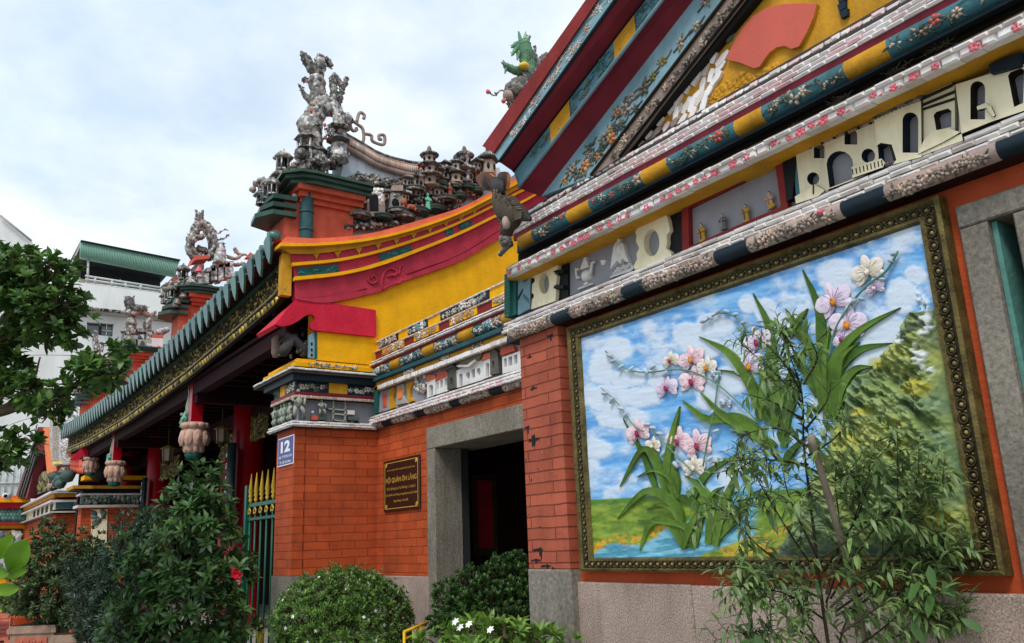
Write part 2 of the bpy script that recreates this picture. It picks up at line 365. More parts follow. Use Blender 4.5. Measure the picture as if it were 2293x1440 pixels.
mat('shell', (168, 148, 140), (150, 132, 122), (182, 160, 150), dirt=.5, bump=.3, bs=50)
mat('shelldark', (96, 92, 84), (120, 110, 96), (78, 80, 74), dirt=.4, bump=.3)
mat('petal', (196, 186, 170), (176, 160, 142), (206, 170, 150), dirt=.4, bump=.2)
mat('petalorange', (206, 132, 84), (196, 150, 110), dirt=.3)
mat('vine', (92, 104, 92), (70, 92, 88), (110, 112, 92), dirt=.3)
mat('olive', (140, 134, 76), (120, 116, 60), dirt=.3)
mat('gilt', (142, 122, 58), (112, 96, 46), (70, 62, 32), (158, 140, 76), (46, 42, 26), dirt=.45, dcol=(20, 17, 9), ds=6, streak=False, bump=.35, bs=70, rough=.45, metal=.25)
mat('bronze', (106, 94, 54), dirt=.9, dcol=(24, 20, 12), ds=9, streak=False, bump=.5, bs=90, rough=.4, metal=.3, var=.4)
mat('bronzedark', (44, 38, 22), dirt=.5, dcol=(16, 13, 9), bump=.3, rough=.5)
mat('eggring', (64, 56, 36), dirt=.5, bump=.3, metal=.3, rough=.4); mat('bronzelight', (142, 128, 84), dirt=.6, dcol=(36, 30, 18), ds=9, streak=False, bump=.4, metal=.3, rough=.38)
mosaicmat('mosaic', (168, 166, 160), (120, 118, 112), (84, 84, 80), (200, 198, 192), (136, 128, 118), (72, 74, 72), (176, 140, 128), (140, 146, 140), (216, 214, 208))
mosaicmat('mosaicpale', (214, 212, 208), (176, 176, 172), (120, 120, 118), (230, 228, 226), (186, 172, 162), (150, 154, 152), (200, 204, 210))
mosaicmat('mosaicdark', (104, 102, 94), (72, 74, 72), (134, 126, 114), (56, 56, 54), (150, 148, 142), (88, 84, 78))
mat('darkfig', (62, 60, 60), dirt=.4, bump=.4, bs=30, var=.4)
mat('paleblue', (196, 208, 214), dirt=.55, dcol=(110, 114, 112), bump=.2)
mat('tilegreen', (52, 98, 90), (44, 84, 80), (64, 110, 100), (38, 72, 70), rough=.32, dirt=.6, dcol=(40, 56, 50), bump=.06, spec=.6)
mat('ledgegreen', (44, 70, 62), (56, 86, 74), dirt=.4, rough=.3)
mat('tileorange', (206, 88, 62), (190, 78, 56), (216, 106, 78), dirt=.3, rough=.4)
mat('orangepaint', (236, 128, 70), dirt=.25)
mat('lotus', (196, 158, 140), dirt=.5, dcol=(96, 70, 62), ds=7, streak=False, bump=.15)
mat('lotusgreen', (30, 92, 80), dirt=.2)
mat('jadefig', (110, 190, 160), rough=.3, dirt=.2)
mat('dragongreen', (120, 164, 130), (98, 140, 112), (146, 180, 140), dirt=.35, bump=.3)
mat('dragonyellow', (214, 190, 70), rough=.4)
mat('figyellow', (196, 156, 66), dirt=.4, bump=.2, rough=.4)
mat('figblue', (104, 116, 120), dirt=.4, bump=.2, rough=.4)
mat('figpink', (206, 166, 146), dirt=.3, rough=.4)
mat('figbrown', (150, 84, 60), dirt=.3, rough=.4)
mat('skin', (206, 172, 146), dirt=.2, rough=.5)
mat('hair', (34, 28, 28), rough=.5)
mat('irongreen', (18, 86, 66), rough=.35, bump=.05)
mat('gold', (206, 172, 66), rough=.35, metal=.35, dirt=.2)
mat('signblue', (44, 52, 128), rough=.25, bump=0, var=.06)
mat('signwhite', (232, 234, 238), rough=.4, bump=0, var=.03)
mat('plaqueblack', (34, 26, 22), rough=.18, bump=0, var=.1, spec=.6)
mat('plaquegold', (206, 168, 80), rough=.35, bump=0, metal=.3)
mat('boardgreen', (30, 42, 42), rough=.4)
mat('terracotta', (196, 108, 84), dirt=.4, bump=.2)
mat('potorange', (228, 92, 44), rough=.4, dirt=.15)
mat('planter', (168, 140, 120), dirt=.5, bump=.3)
mat('bgwhite', (226, 226, 222), dirt=.35, dcol=(140, 136, 126), ds=.3, bump=.05, var=.05, vs=1)
mat('bggrey', (170, 166, 160), dirt=.4, ds=.5, bump=.05)
mat('bgroofgreen', (122, 160, 142), rough=.4, bump=0, var=.1)
mat('bgroofcream', (214, 206, 180), rough=.6, bump=0)
mat('bgdark', (46, 48, 50), rough=.6, bump=0)
mat('glass', (70, 84, 92), rough=.08, bump=0, spec=.8)
mat('paleglass', (206, 214, 212), rough=.3, bump=0)
mat('steel', (190, 192, 190), rough=.4, bump=0)
mat('brownred', (150, 78, 70), rough=.6)
mat('bark', (92, 78, 62), dirt=.4, bump=.5, bs=40)
mat('barkgrey', (132, 120, 102), (112, 102, 88), dirt=.5, bump=.5, bs=50)
mat('twig', (60, 54, 38), bump=.2)
mat('pole', (150, 138, 122), dirt=.55, dcol=(84, 76, 66), bump=.4, bs=30)
mat('railyellow', (226, 176, 30), rough=.4, bump=0)
mat('paving', (150, 146, 138), dirt=.4, ds=1, streak=False, bump=.2, vs=2)
mat('soil', (60, 48, 38), bump=.5)
mat('bloom', (240, 240, 232), rough=.5, bump=0, var=.05)
mat('petalroseflower', (196, 20, 40), rough=.5, bump=0)
mat('wire', (150, 150, 146), rough=.6, bump=0)
brickmat('brick', (190, 86, 46), (158, 68, 42), .27, .079)
brickmat('brickpier', (176, 92, 70), (128, 62, 48), .46, .064, .85)
stonemat('granite', (100, 86, 80), (160, 140, 130), (204, 186, 174), 125, stain=.3)
stonemat('greystone', (98, 92, 82), (128, 122, 110), (150, 144, 132), 60, line=95, bump=.6, stain=.45)
stonemat('basestone', (92, 88, 80), (124, 118, 108), (146, 140, 130), 50, stain=.4)
leafmat('leafdark', (42, 72, 38), (64, 98, 48), (100, 132, 68), k=1.05)
leafmat('leafdeep', (34, 56, 44), (50, 76, 56), (74, 98, 72))
leafmat('leafmid', (62, 96, 40), (88, 126, 50), (122, 156, 66))
leafmat('leaftree', (44, 72, 34), (68, 102, 42), (104, 138, 60))
leafmat('leafbright', (84, 118, 48), (112, 150, 62), (146, 176, 88))
leafmat('leafslim', (78, 106, 56), (104, 136, 76), (134, 160, 98), (108, 124, 70))
leafmat('leafbig', (96, 150, 30), (120, 168, 40))
leafmat('leafolive', (46, 66, 38), (68, 90, 50), (104, 120, 72), (52, 74, 44))
# ================================================================ GROUND
g = MB().use('paving'); g.add([(-400, -400, 0), (400, -400, 0), (400, 400, 0), (-400, 400, 0)], [(0, 1, 2, 3)])
obj('ground', g, kind='structure')
# ================================================================ RIGHT WING
VPX, VPY = -200.0, 1262.0
def yrow(px, row): return VPY + (px - VPX) * (row - VPY) / (1700 - VPX)
def zr(row, Y): return P(1700, row, Y).z
def xr(px, row, Y): return P(px, yrow(px, row), Y).x
XE = 1.4                                         # the wing runs on past the right edge of the photograph
wing = thing('temple_wing', (-3, 3, 0), 'temple side wing with raked gable and ceramic cornices, the orchid mural on its wall', 'building')
YW = 3.03
stl = P(2140, 468, YW); sbr = P(2165, 513, YW)
sx0 = stl.x + .01; sz1 = stl.z
w = MB().use('orange')
w.plate(FY(YW), [(-4.1, 1.3), (XE, 1.3), (XE, 3.05), (-4.1, 3.05)], -.3, 0, [[(sx0, 1.34), (.2, 1.34), (.2, sz1), (sx0, sz1)]])
w.use('orange').box(-4.1, -3.85, 3.33, 9, 0, 3.6); w.box(XE - .25, XE, 3.33, 9, 0, 3.6); w.box(-4.1, XE, 9, 9.25, 0, 3.6)
obj('wall', w, wing)
pl = MB().use('granite')
bl = P(1300, 1303, 3.0).z
pl.fbox(FY(3.0), P(1281, 1400, 3.0).x, -2.93, 0, bl, -.3, 0, .008); pl.fbox(FY(3.0), -2.927, XE, 0, bl - .002, -.3, 0, .008)
obj('plinth', pl, wing)
pier = MB().use('brickpier')
px0, px1, YP = P(1171, 940, 2.96).x, P(1259, 940, 2.96).x, 2.96
pz0, pz1 = P(1230, 1273, YP).z, P(1210, 735, YP).z
pier.box(px0, px1, YP, 3.4, pz0, pz1 + .1)
po = obj('brick_pier', pier, wing)
pb = MB().use('basestone'); pb.fbox(FY(2.95), px0 - .006, px1 + .008, 0, pz0 - .004, -.45, 0, .01); obj('base_stone', pb, po)
# black, crumbling scars on the pier's joints
for (a, b, k) in ((1195, 870, 1.2), (1186, 800, .9), (1196, 985, 1.3), (1180, 958, 1.0), (1205, 1232, 1.3), (1222, 1268, 1.0), (1200, 1255, 1.1), (1240, 1275, .8), (1190, 1075, .5), (1210, 1180, .4), (1178, 1030, .5), (1232, 752, .9), (1205, 1050, .4)):
    u, v = YU(a, b, YP); sc = MB().use('black'); n = 40; ph = random.uniform(0, 6)
    if k > .6:                                  # a ragged run along a bed joint with a drip down a head joint
        ln_ = k * random.uniform(.022, .05); c0 = random.randint(3, 16); cw_ = random.randint(1, 3); dp_ = random.uniform(.0, .045); up_ = random.uniform(0, .03)
        pts = [(u + ln_ * (i / 10 - 1), v + k * (random.uniform(.001, .010) + (up_ * random.uniform(.5, 1) if abs(i - 20 + c0) <= cw_ else 0))) for i in range(21)] + [(u + ln_ * (1 - i / 10), v - k * (random.uniform(.0, .010) + (dp_ * random.uniform(.5, 1) if abs(i - c0) <= cw_ else 0))) for i in range(21)]
    else: pts = [(u + .012 * k * random.uniform(.5, 1.3) * math.cos(6.283 * i / 14), v + .016 * k * random.uniform(.5, 1.3) * math.sin(6.283 * i / 14)) for i in range(14)]
    sc.plate(FY(YP), pts, -.01, .0016); obj('crumbling_joint', sc, po)
# stone window frame at the far right
sf = MB().use('basestone'); F = FY(3.0)
lz = sbr.z; jx = P(2213, 520, 3.0).x; mx0 = P(2273, 520, 3.0).x
sf.fbox(F, sx0, .2, lz, sz1 - .003, -.33, 0, .006)
sf.fbox(F, sx0 + .002, jx, bl + .003, lz - .003, -.33, 0, .006); sf.fbox(F, mx0, mx0 + .2, bl + .003, lz - .003, -.33, -.004, .006); sf.fbox(F, -.2, .2, bl + .003, lz - .003, -.33, 0, .006)
fo = obj('window_frame', sf, wing)
mat('tealplaster', (88, 138, 128), dirt=.2, bump=.3, bs=30)
tj = MB().use('tealplaster'); tj.box(jx + .002, jx + .02, 3.03, 3.34, bl, lz - .004); tj.box(jx, .2, 3.34, 3.37, bl, lz); obj('reveal', tj, fo)

# ---- entablature: strips between photo rows (measured at column 1700) set on their real planes
def strip(mb, r0, Y0, r1, Y1, pxl, m, back=3.05, xe=XE):
    z0, z1 = zr(r0, Y0), zr(r1, Y1); x0, x1 = xr(pxl, r0, Y0), xr(pxl, r1, Y1)
    mb.use(m).add([(x0, Y0, z0), (xe, Y0, z0), (x1, Y1, z1), (xe, Y1, z1), (x0, back, z0), (x1, back, z1), (xe, back, z0), (xe, back, z1)],
                  [(0, 2, 3, 1), (0, 4, 5, 2), (0, 1, 6, 4), (2, 5, 7, 3)])
    return x0, z0, z1
def tilerow(mb, r0, r1, Y, pxl, pitch, m='tile', d=.03, jit=.0032, ch=.009):
    z0, z1 = zr(r1, Y), zr(r0, Y); mb.use(m).tiles(FY(Y), xr(pxl, r0, Y), XE, z0, z1, -d, 0, pitch, jit, .0018, ch)
def cuttube(name, r0, r1, Yc, cuts, parent, back=3.05, rounded=True, dz=0.):
    """half-round moulding in coloured lengths; cuts = [(px0, px1, material)]"""
    mb = MB(); zt, zb = zr(r0, Yc), zr(r1, Yc); r = (zt - zb) / 2; rc = (r0 + r1) / 2; F = FY(Yc); spans = []
    for a, b, m in cuts:
        xa, xb = xr(a, rc, Yc - r * .8), (xr(b, rc, Yc - r * .8) if b < 2290 else XE)
        mb.use(m).hcyl(F, xa, xb, (zt + zb) / 2, r * (1.06 if m == 'shell' else 1), 0, 10); spans.append((xa, xb, m))
    obj(name, mb, parent); return spans, (zt + zb) / 2, r, F
ent = MB()
strip(ent, 172, 2.935, 190, 2.88, 1152, 'groove'); strip(ent, 190, 2.875, 223, 2.868, 1146, 'groove'); strip(ent, 222, 2.862, 245, 2.87, 1150, 'maroon')
strip(ent, 243, 2.90, 288, 2.90, 1158, 'blackteal'); strip(ent, 298, 2.88, 320, 2.92, 1160, 'bronzedark'); strip(ent, 318, 2.815, 347, 2.815, 1134, 'groove')
strip(ent, 347, 2.80, 364, 2.955, 1136, 'oldyellow')
eo = obj('entablature', ent, wing)
bl2 = MB().use('blackteal')
strip(bl2, 285, 2.845, 291, 2.85, 1158, 'blackteal'); strip(bl2, 291.4, 2.855, 300, 2.87, 1161, 'black'); obj('black_moulding', bl2, eo)
t = MB(); tilerow(t, 173, 189, 2.885, 1150, .05, 'tilepink', .05, .005, .012); obj('embossed_tile_row', t, eo)
t = MB(); tilerow(t, 191, 200.5, 2.858, 1144, .07, 'tile'); tilerow(t, 202, 211, 2.853, 1143, .075, 'tilepink'); tilerow(t, 212.5, 221.5, 2.85, 1143, .07, 'tilepink'); obj('upper_tile_cornice', t, eo)
t = MB(); tilerow(t, 318, 327, 2.775, 1133, .06, 'tile', .04); tilerow(t, 328, 347, 2.79, 1133, .075, 'tile', .05, .005, .008)
fl = t.use('flowerpink')
x = -4.0; zc = (zr(331, 2.79) + zr(345, 2.79)) / 2
while x < XE:
    k = random.uniform(.8, 1.35); fz = zc + random.uniform(-.01, .006)
    for q in range(5):
        a = q * 1.257 + x; fl.dome(FY(2.788), x + .011 * k * math.cos(a), fz + .009 * k * math.sin(a), 0, .009 * k, .007 * k, .004, a, 7, 2)
    if random.random() < .5: fl.dome(FY(2.788), x + .03, fz - .012, 0, .012, .004, .003, .3, 6, 2)
    x += random.choice((.055, .08, .11, .14))
obj('lower_tile_cornice', t, eo)
cuts = [(1160, 1192, 'oldyellow'), (1192, 1270, 'teal'), (1270, 1320, 'oldyellow'), (1320, 1437, 'teal'), (1437, 1495, 'oldyellow'), (1495, 1646, 'teal'), (1646, 1708, 'oldyellow'), (1708, 1892, 'teal'), (1892, 1988, 'oldyellow'), (1988, 2245, 'teal'), (2245, 2293, 'oldyellow')]
sp, zc, r, F = cuttube('roundel_moulding', 243, 287, 2.905, cuts, eo)
for a, b, m in sp:
    fl = MB()
    if m == 'teal': floral(fl, F, a + .02, min(b, -.8) - .02, zc - r * 1.2, zc + r * .6, 0, max(2, int((b - a) / .05)) if b < 0 else 6, .024, ['petal', 'vine', 'petal', 'shelldark', 'fanred'], ['vine', 'petal', 'vine'], 'vine', .8, (zc, r)); obj('roundel_flower', fl, eo)
# old nest straw caught in the gap
for (a, b) in ((1760, 300), (1775, 290), (1880, 225), (2010, 155), (2095, 108), (1290, 520)):
    q = P(a, b, 2.87); ns = MB().use('twig')
    for k in range(26):
        d = np.array([random.uniform(-1, 1), random.uniform(-.4, .2), random.uniform(-.5, .5)]) * .035; c = np.array(q) + np.array([random.uniform(-.05, .05), 0, random.uniform(-.008, .008)])
        ns.tube([c - d, c, c + d + np.array([0, 0, .006])], .0012, 4)
    obj('nest_straw', ns, eo)
# ---- lower cornice
lc = MB(); strip(lc, 491, 2.955, 527, 2.945, 1122, 'groove'); strip(lc, 527, 2.96, 562, 2.96, 1135, 'blackteal'); strip(lc, 552, 2.93, 560, 2.945, 1170, 'black'); strip(lc, 560, 2.955, 569, 3.0, 1175, 'blackteal')
lo = obj('frieze_cornice', lc, wing)
t = MB(); tilerow(t, 491, 501, 2.937, 1126, .11, 'tile', .03, .0025, .006); tilerow(t, 502.5, 512.5, 2.925, 1123, .075, 'tile', .02, .005, .012); tilerow(t, 514, 524, 2.922, 1121, .075, 'tile', .018, .005, .012); obj('shell_tile_row', t, lo)
cuts = [(1138, 1234, 'shell'), (1234, 1276, 'blackteal'), (1276, 1392, 'shell'), (1392, 1440, 'blackteal'), (1440, 1600, 'shell'), (1600, 1674, 'blackteal'), (1674, 1884, 'shell'), (1884, 1982, 'blackteal'), (1982, 2233, 'shell'), (2233, 2293, 'blackteal')]
sp, zc, r, F = cuttube('fruit_moulding', 525, 559, 2.94, cuts, lo)
fl = MB()
for a, b, m in sp:
    if m == 'shell': floral(fl, F, a + .03, b - .03, zc - r * 1.25, zc + r * .5, 0, max(3, int((b - a) / .024)), .026, ['shell', 'shell', 'petal'], ['shelldark', 'shell', 'vine'], 'shelldark', 1.0, (zc, r * 1.06))
fl.use('flowerpink'); u, v = YU(1838, 476, 2.9); fl.dome(FY(2.9), u, v, 0, .016, .014, .02, 0, 8, 3)
obj('fruit_relief', fl, lo)
# ---- frieze
YF = 2.945; FF = FY(YF); fz = MB().use('grey')
fz.fbox(FY(2.985), xr(1150, 430, 3.0), XE, zr(494, 3.0), zr(360, 3.0), -.05, 0); fo = obj('frieze', fz, wing)
def zz(ox, oy, s, Y=YF): return lambda pts: [YU(ox + a / s, oy + b / s, Y) for a, b in pts]
z4 = zz(1080, 550, 6); z3 = zz(1080, 360, 3.2727); zb = zz(1640, 200, 3.2726); z2 = zz(1640, 0, 3.2726)
q = MB().use('cream')
q.plate(FF, z4([(672, 340), (1062, 140), (1035, 165), (1010, 250), (1015, 320), (965, 350), (975, 385), (1000, 400), (990, 520), (960, 545), (965, 575), (990, 590), (985, 690), (975, 745), (655, 855), (668, 720), (690, 700), (690, 650), (665, 640), (670, 520), (705, 480), (700, 440), (675, 430)]), -.05, 0, [z4(oval(830, 510, 68, 140))], 'cream'); obj('cutout_panel', q, fo); q = MB().use('cream')
q.plate(FF, z3([(1095, 480), (1400, 320), (1370, 360), (1345, 390), (1360, 430), (1375, 510), (1350, 545), (1355, 600), (1345, 640), (1380, 670), (1385, 700), (1120, 800), (1110, 770), (1135, 720), (1130, 680), (1150, 640), (1125, 590), (1130, 550), (1120, 520), (1140, 490)]), -.05, 0, [z3(oval(1240, 600, 58, 100))], 'cream')
obj('cutout_panel', q, fo)
q = MB().use('black')
q.plate(FY(2.97), z4([(1045, 160), (1105, 130), (1105, 690), (985, 740), (975, 700), (985, 600), (950, 575), (960, 545), (985, 520), (1000, 400), (960, 385), (965, 350), (1010, 320)]), -.02, 0)
obj('dark_edge', q, fo); q = MB().use('black'); q.plate(FY(2.97), z3([(1370, 325), (1450, 300), (1455, 655), (1385, 700), (1375, 660), (1340, 640), (1360, 520), (1345, 395)]), -.02, 0)
obj('dark_edge', q, fo); q = MB().use('black'); q.plate(FY(2.96), z4([(625, 350), (672, 325), (672, 430), (705, 455), (700, 480), (668, 520), (690, 660), (668, 700), (660, 830), (622, 850)]), -.02, 0)
for (a, b) in ((960, 352), (958, 560)): q.plate(FF, z4([(a, b), (a + 45, b - 22), (a + 140, b - 30), (a + 140, b + 20), (a + 40, b + 18)]), -.03, .006)
obj('dark_edge', q, fo); q = MB().use('black'); q.plate(FY(2.95), zz(1640, 200, 3.2726, 2.95)([(360, 455), (470, 425), (440, 800), (395, 820)]), -.05, 0)
obj('dark_edge', q, fo)
q = MB().use('greentrim'); q.plate(FY(2.925), z4([(330, 395), (400, 365), (400, 945), (330, 975)]), -.12, 0); q.plate(FY(2.935), z4([(402, 365), (450, 345), (450, 920), (402, 944)]), -.1, -.012)
q.use('paleteal'); q.plate(FY(2.96), z4([(450, 360), (535, 330), (535, 890), (450, 930)]), -.05, 0); q.plate(FY(2.95), z4([(538, 330), (640, 300), (628, 850), (538, 890)]), -.05, 0)
q.use('blackteal')
for k in range(5):
    q.plate(FY(2.95), z4([(545, 470 + k * 22 + (0 if k < 2 else 130)), (620, 410 + k * 25 + (0 if k < 2 else 260)), (622, 417 + k * 25 + (0 if k < 2 else 260)), (546, 478 + k * 22 + (0 if k < 2 else 130))]), 0, .003)
for k in range(14): q.plate(FY(2.925), z4([(335, 420 + k * 38), (395, 380 + k * 40), (395, 386 + k * 40), (335, 426 + k * 38)]), 0, .002)
q.plate(FY(2.96), z4([(455, 690), (525, 560), (528, 590), (460, 730)]), 0, .003)
obj('hatched_panel', q, fo); q = MB(); q.use('teal').plate(FY(2.955), zz(1640, 200, 3.2726, 2.955)([(440, 445), (472, 436), (515, 800), (470, 820)]), -.04, 0)
obj('corner_post', q, fo)
cs = MB().use('cream')
cs.plate(FF, zb([(462, 448), (1050, 212), (1075, 545), (1090, 575), (900, 660), (500, 810)]), -.05, 0, [zb(arch(597, 675, 395, 505)), zb(arch(822, 915, 290, 405)), zb([(712, 722)] + arch(690, 885, 452, 655)[1:-1] + [(885, 655)]), zb(oval(592, 655, 45, 47)), zb(oval(996, 487, 50, 52))], 'blackteal')
cs.plate(FY(YF - .012), zb([(1048, 205), (1395, 85), (1400, 500), (1190, 555), (1215, 520), (1180, 410), (1100, 398), (1070, 420)]), -.06, 0, [zb(arch(1260, 1375, 175, 470))], 'blackteal')
cs.plate(FF, zb([(1395, 60), (1645, -30), (1690, 320), (1400, 450)]), -.05, 0, [zb([(1475, 190), (1495, 165), (1580, 140), (1605, 160), (1605, 275), (1495, 300)])], 'bronzedark')
zI = zz(1640, 0, 3.2726)
cs.plate(FY(YF - .01), zI([(1645, 625), (1920, 540), (2030, 520), (2137, 480), (2230, 440), (2260, 760), (2137, 820), (1900, 900), (1690, 985)]), -.05, 0, [zI(arch(1755, 1862, 600, 880)), zI([(2030, 560), (2050, 535), (2125, 505), (2150, 520), (2140, 760), (2075, 790)])], 'bronzedark')
for poly, n in (([(885, 575), (1105, 512), (1130, 540), (1118, 575), (892, 655)], .012), ([(1375, 480), (1420, 380), (1480, 312), (1600, 292), (1685, 322), (1640, 350), (1560, 395), (1380, 480)], .016), ([(470, 792), (616, 700), (690, 745), (640, 790), (480, 842)], .012), ([(1375, 470), (1420, 395), (1560, 380), (1690, 330), (1700, 380), (1400, 490)], .01)):
    cs.use('cream').plate(FF, zb(poly), 0, n, (), 'groove')
cs.use('cream').plate(FF, zI([(1810, 790), (1870, 765), (1915, 790), (1945, 855), (1930, 865), (1880, 800), (1815, 815)]), 0, .018, (), 'bronzedark')
cs.use('bronzedark').plate(FF, zb([(1105, 396), (1165, 405), (1208, 520), (1185, 528), (1158, 420), (1098, 404)]), 0, .004)
cs.plate(FF, zb([(612, 705), (606, 705), (604, 770), (612, 775)]), .01, .016)
cs.use('bronzedark')
for k, (a, b, c, d) in enumerate(((1375, 75, 1640, -45), (1385, 115, 1640, 10), (1400, 140, 1640, 60))): cs.plate(FF, zb([(a, b), (c, d), (c, d + 16), (a, b + 16)]), 0, .012 - k * .003)
cs.use('cream').plate(FF, zb([(1420, 45)] + [(1420 + 210 * i / 8, 40 - 75 * i / 8 - 60 * math.sin(math.pi * i / 8)) for i in range(9)] + [(1635, -25)]), 0, .006)
cs.use('shell')
cs.plate(FF, zb([(1052, 210), (1395, 30), (1420, 0), (1395, 90), (1060, 205)]), -.02, .018, (), 'bronzedark')
cs.use('blackteal').plate(FF, zI([(1910, 490), (2080, 425), (2150, 400), (2140, 500), (1930, 560)]), -.02, .03)
for (x0, y0, x1, y1) in ((475, 470, 1050, 235), (480, 830, 700, 745), (1070, 560, 1185, 535)):
    for k in range(26):
        t_ = (k + .5) / 26; u, v = zb([(lerp(x0, x1, t_), lerp(y0, y1, t_))])[0]; cs.use('shell' if k % 4 else 'bronzedark').dome(FF, u, v, 0, .008, .006, .012, 0, 6, 2)
for k in range(12):
    t_ = k / 11; u, v = zb([(lerp(1060, 1385, t_), lerp(205, 60, t_))])[0]; cs.use('shelldark').dome(FF, u, v, .014, .012, .016, .012, .5, 6, 2)
for k in range(9): u, v = zb([(lerp(895, 1110, k / 8), lerp(610, 545, k / 8))])[0]; cs.use('bronzedark').fbox(FF, u - .002, u + .002, v - .012, v + .012, .01, .0135)
for (a, b, c, d) in ((1392, 440, 1392, 140), (1650, 330, 1645, -20)): cs.use('shelldark').tube([FF(*zb([(a, b)])[0], .004), FF(*zb([(c, d)])[0], .004)], .006, 6)
castle = obj('castle_relief', cs, fo)
tp = MB().use('whitepaint'); F0 = FY(2.985)
c = z4([(1400, 300)])[0]; S = abs(z4([(1400, 300)])[0][1] - z4([(1400, 400)])[0][1]) / 100
sx = abs(z4([(1400, 300)])[0][0] - z4([(1500, 268)])[0][0]) / 100
def zp(a, b): return YU(1080 + a / 6, 550 + b / 6, 2.985)
u, v = zp(1418, 405); tp.dome(F0, u, v, 0, 70 * sx, 85 * S, .035, 0, 14, 4)
u, v = zp(1415, 270); tp.plate(F0, [zp(1350, 330), zp(1395, 200), zp(1432, 190), zp(1470, 290)], 0, .022)
u, v = zp(1415, 178); tp.dome(F0, u, v, 0, 22 * sx, 22 * S, .03, 0, 10, 3)
tp.tube([F0(*zp(a, b), .02) for a, b in ((1490, 400), (1500, 330), (1515, 240), (1550, 225))], [.012, .01, .009, .008], 7)
tp.tube([F0(*zp(a, b), .02) for a, b in ((1345, 430), (1310, 440), (1300, 380), (1295, 320), (1335, 330))], .008, 7)
tp.plate(F0, [zp(1300, 575), zp(1500, 505), zp(1510, 520), zp(1305, 600)], 0, .012); tp.plate(F0, [zp(1400, 510), zp(1440, 490), zp(1450, 520), zp(1395, 545)], 0, .02)
obj('teapot_relief', tp, fo); tp = MB().use('whitepaint'); tp.plate(F0, [zp(1610, 205), zp(1685, 195), zp(1665, 260), zp(1635, 270)], 0, .015)
obj('cup_relief', tp, fo)
vs = MB().use('whitepaint')
def z3p(a, b): return YU(1080 + a / 3.2727, 360 + b / 3.2727, 2.985)
vs.plate(F0, [z3p(*p) for p in ((975, 700), (985, 640), (1005, 600), (1030, 590), (1060, 620), (1075, 690), (1098, 745), (1075, 745), (1050, 720), (1035, 760), (1010, 735), (985, 770), (962, 800))], 0, .025)
u, v = z3p(1030, 655); vs.dome(F0, u, v, .0, .035, .05, .045, 0, 10, 3); u, v = z3p(1018, 585); vs.dome(F0, u, v, 0, .016, .02, .03, 0, 8, 3)
vs.plate(F0, [z3p(*p) for p in ((950, 850), (1100, 790), (1110, 765), (1130, 790), (1100, 815), (955, 862))], 0, .015)
for k in range(9): u, v = z3p(975 + k * 14, 830 - k * 6 - (k % 3) * 12); vs.dome(F0, u, v, 0, .014, .012, .02, k, 8, 2)
obj('vase_relief', vs, fo)
ni = MB().use('red')                            # red niche frame and its back
def niche(px): return zz(1600, 320, 6, px)
A = niche(2.955); outer = A([(-440, 380), (885, 120), (960, 870), (-420, 1420)])
zo = zz(1080, 360, 3.2727, 2.955)
outer = zo([(1460, 320), (2160, 15)]) + A([(890, 110), (985, 880)]) + zo([(1465, 660)]); 
inner = zo([(1508, 345), (2140, 95)]) + A([(815, 300), (890, 855)]) + zo([(1515, 628)])
ni.plate(FY(2.955), [outer[0], outer[2], outer[3], outer[4]], -.045, 0, [[inner[0], inner[2], inner[3], inner[4]]])
no = obj('niche_frame', ni, fo)
# ---- pediment
xa = -.9
def zq(x, y): return (1080 + x / 3.2727, y / 3.2727)
LN = {0: ((0, 1070), (700, 80)), 1: ((80, 1120), (830, 0)), 2: ((130, 1190), (985, 0)), 3: ((230, 1260), (1130, 80)), 4: ((270, 1380), (1330, 0)), 5: ((430, 1440), (1500, 60)), 6: ((800, 1290), (1780, 0)), 7: ((1010, 1150), (1910, 0)), 8: ((1080, 1110), (2000, 0))}
def rl(i, Y, x):
    a, b = P(*zq(*LN[i][0]), Y), P(*zq(*LN[i][1]), Y); return lerp(a.z, b.z, (x - a.x) / (b.x - a.x))
def rx(i, Y): return P(*zq(*LN[i][0]), Y).x
def rake(mb, i, Yi, j, Yj, m, back=3.04, ext=0.):
    mb.use(m); xi, xj = rx(i, Yi) - ext, rx(j, Yj) - ext
    for s in (1, -1):
        X = lambda x: x if s > 0 else 2 * xa - x
        A = [(X(xi), Yi, rl(i, Yi, xi)), (xa, Yi, rl(i, Yi, xa)), (xa, Yj, rl(j, Yj, xa)), (X(xj), Yj, rl(j, Yj, xj))]
        B = [(q[0], back, q[2]) for q in A]
        mb.add(A + B, [(0, 3, 2, 1), (0, 1, 5, 4), (3, 7, 6, 2), (0, 4, 7, 3), (4, 5, 6, 7)])
ped = MB().use('oldyellow')
zf = zr(172, 2.95)
ped.plate(FY(2.95), [(-3.6, zf), (1.8, zf), (xa, rl(6, 2.95, xa))], -.1, 0); pdo = obj('pediment', ped, wing)
rk = MB()
rake(rk, 0, 2.636, 1, 2.644, 'red', 3.6); rake(rk, 1, 2.66, 2, 2.66, 'paleteal'); rake(rk, 2, 2.66, 3, 2.77, 'maroon'); rake(rk, 3, 2.77, 4, 2.77, 'midteal'); rake(rk, 4, 2.77, 5, 2.885, 'maroon'); rake(rk, 5, 2.885, 6, 2.885, 'paleteal'); rake(rk, 6, 2.87, 7, 2.88, 'shell'); rake(rk, 7, 2.895, 8, 2.91, 'black')
ro = obj('raking_cornice', rk, wing)
ln = MB()
def rline(i, Y, off, r, m):
    a = rx(i, Y); ln.use(m).tube([(a, Y - .004, rl(i, Y, a) + off), (xa, Y - .004, rl(i, Y, xa) + off)], r, 6)
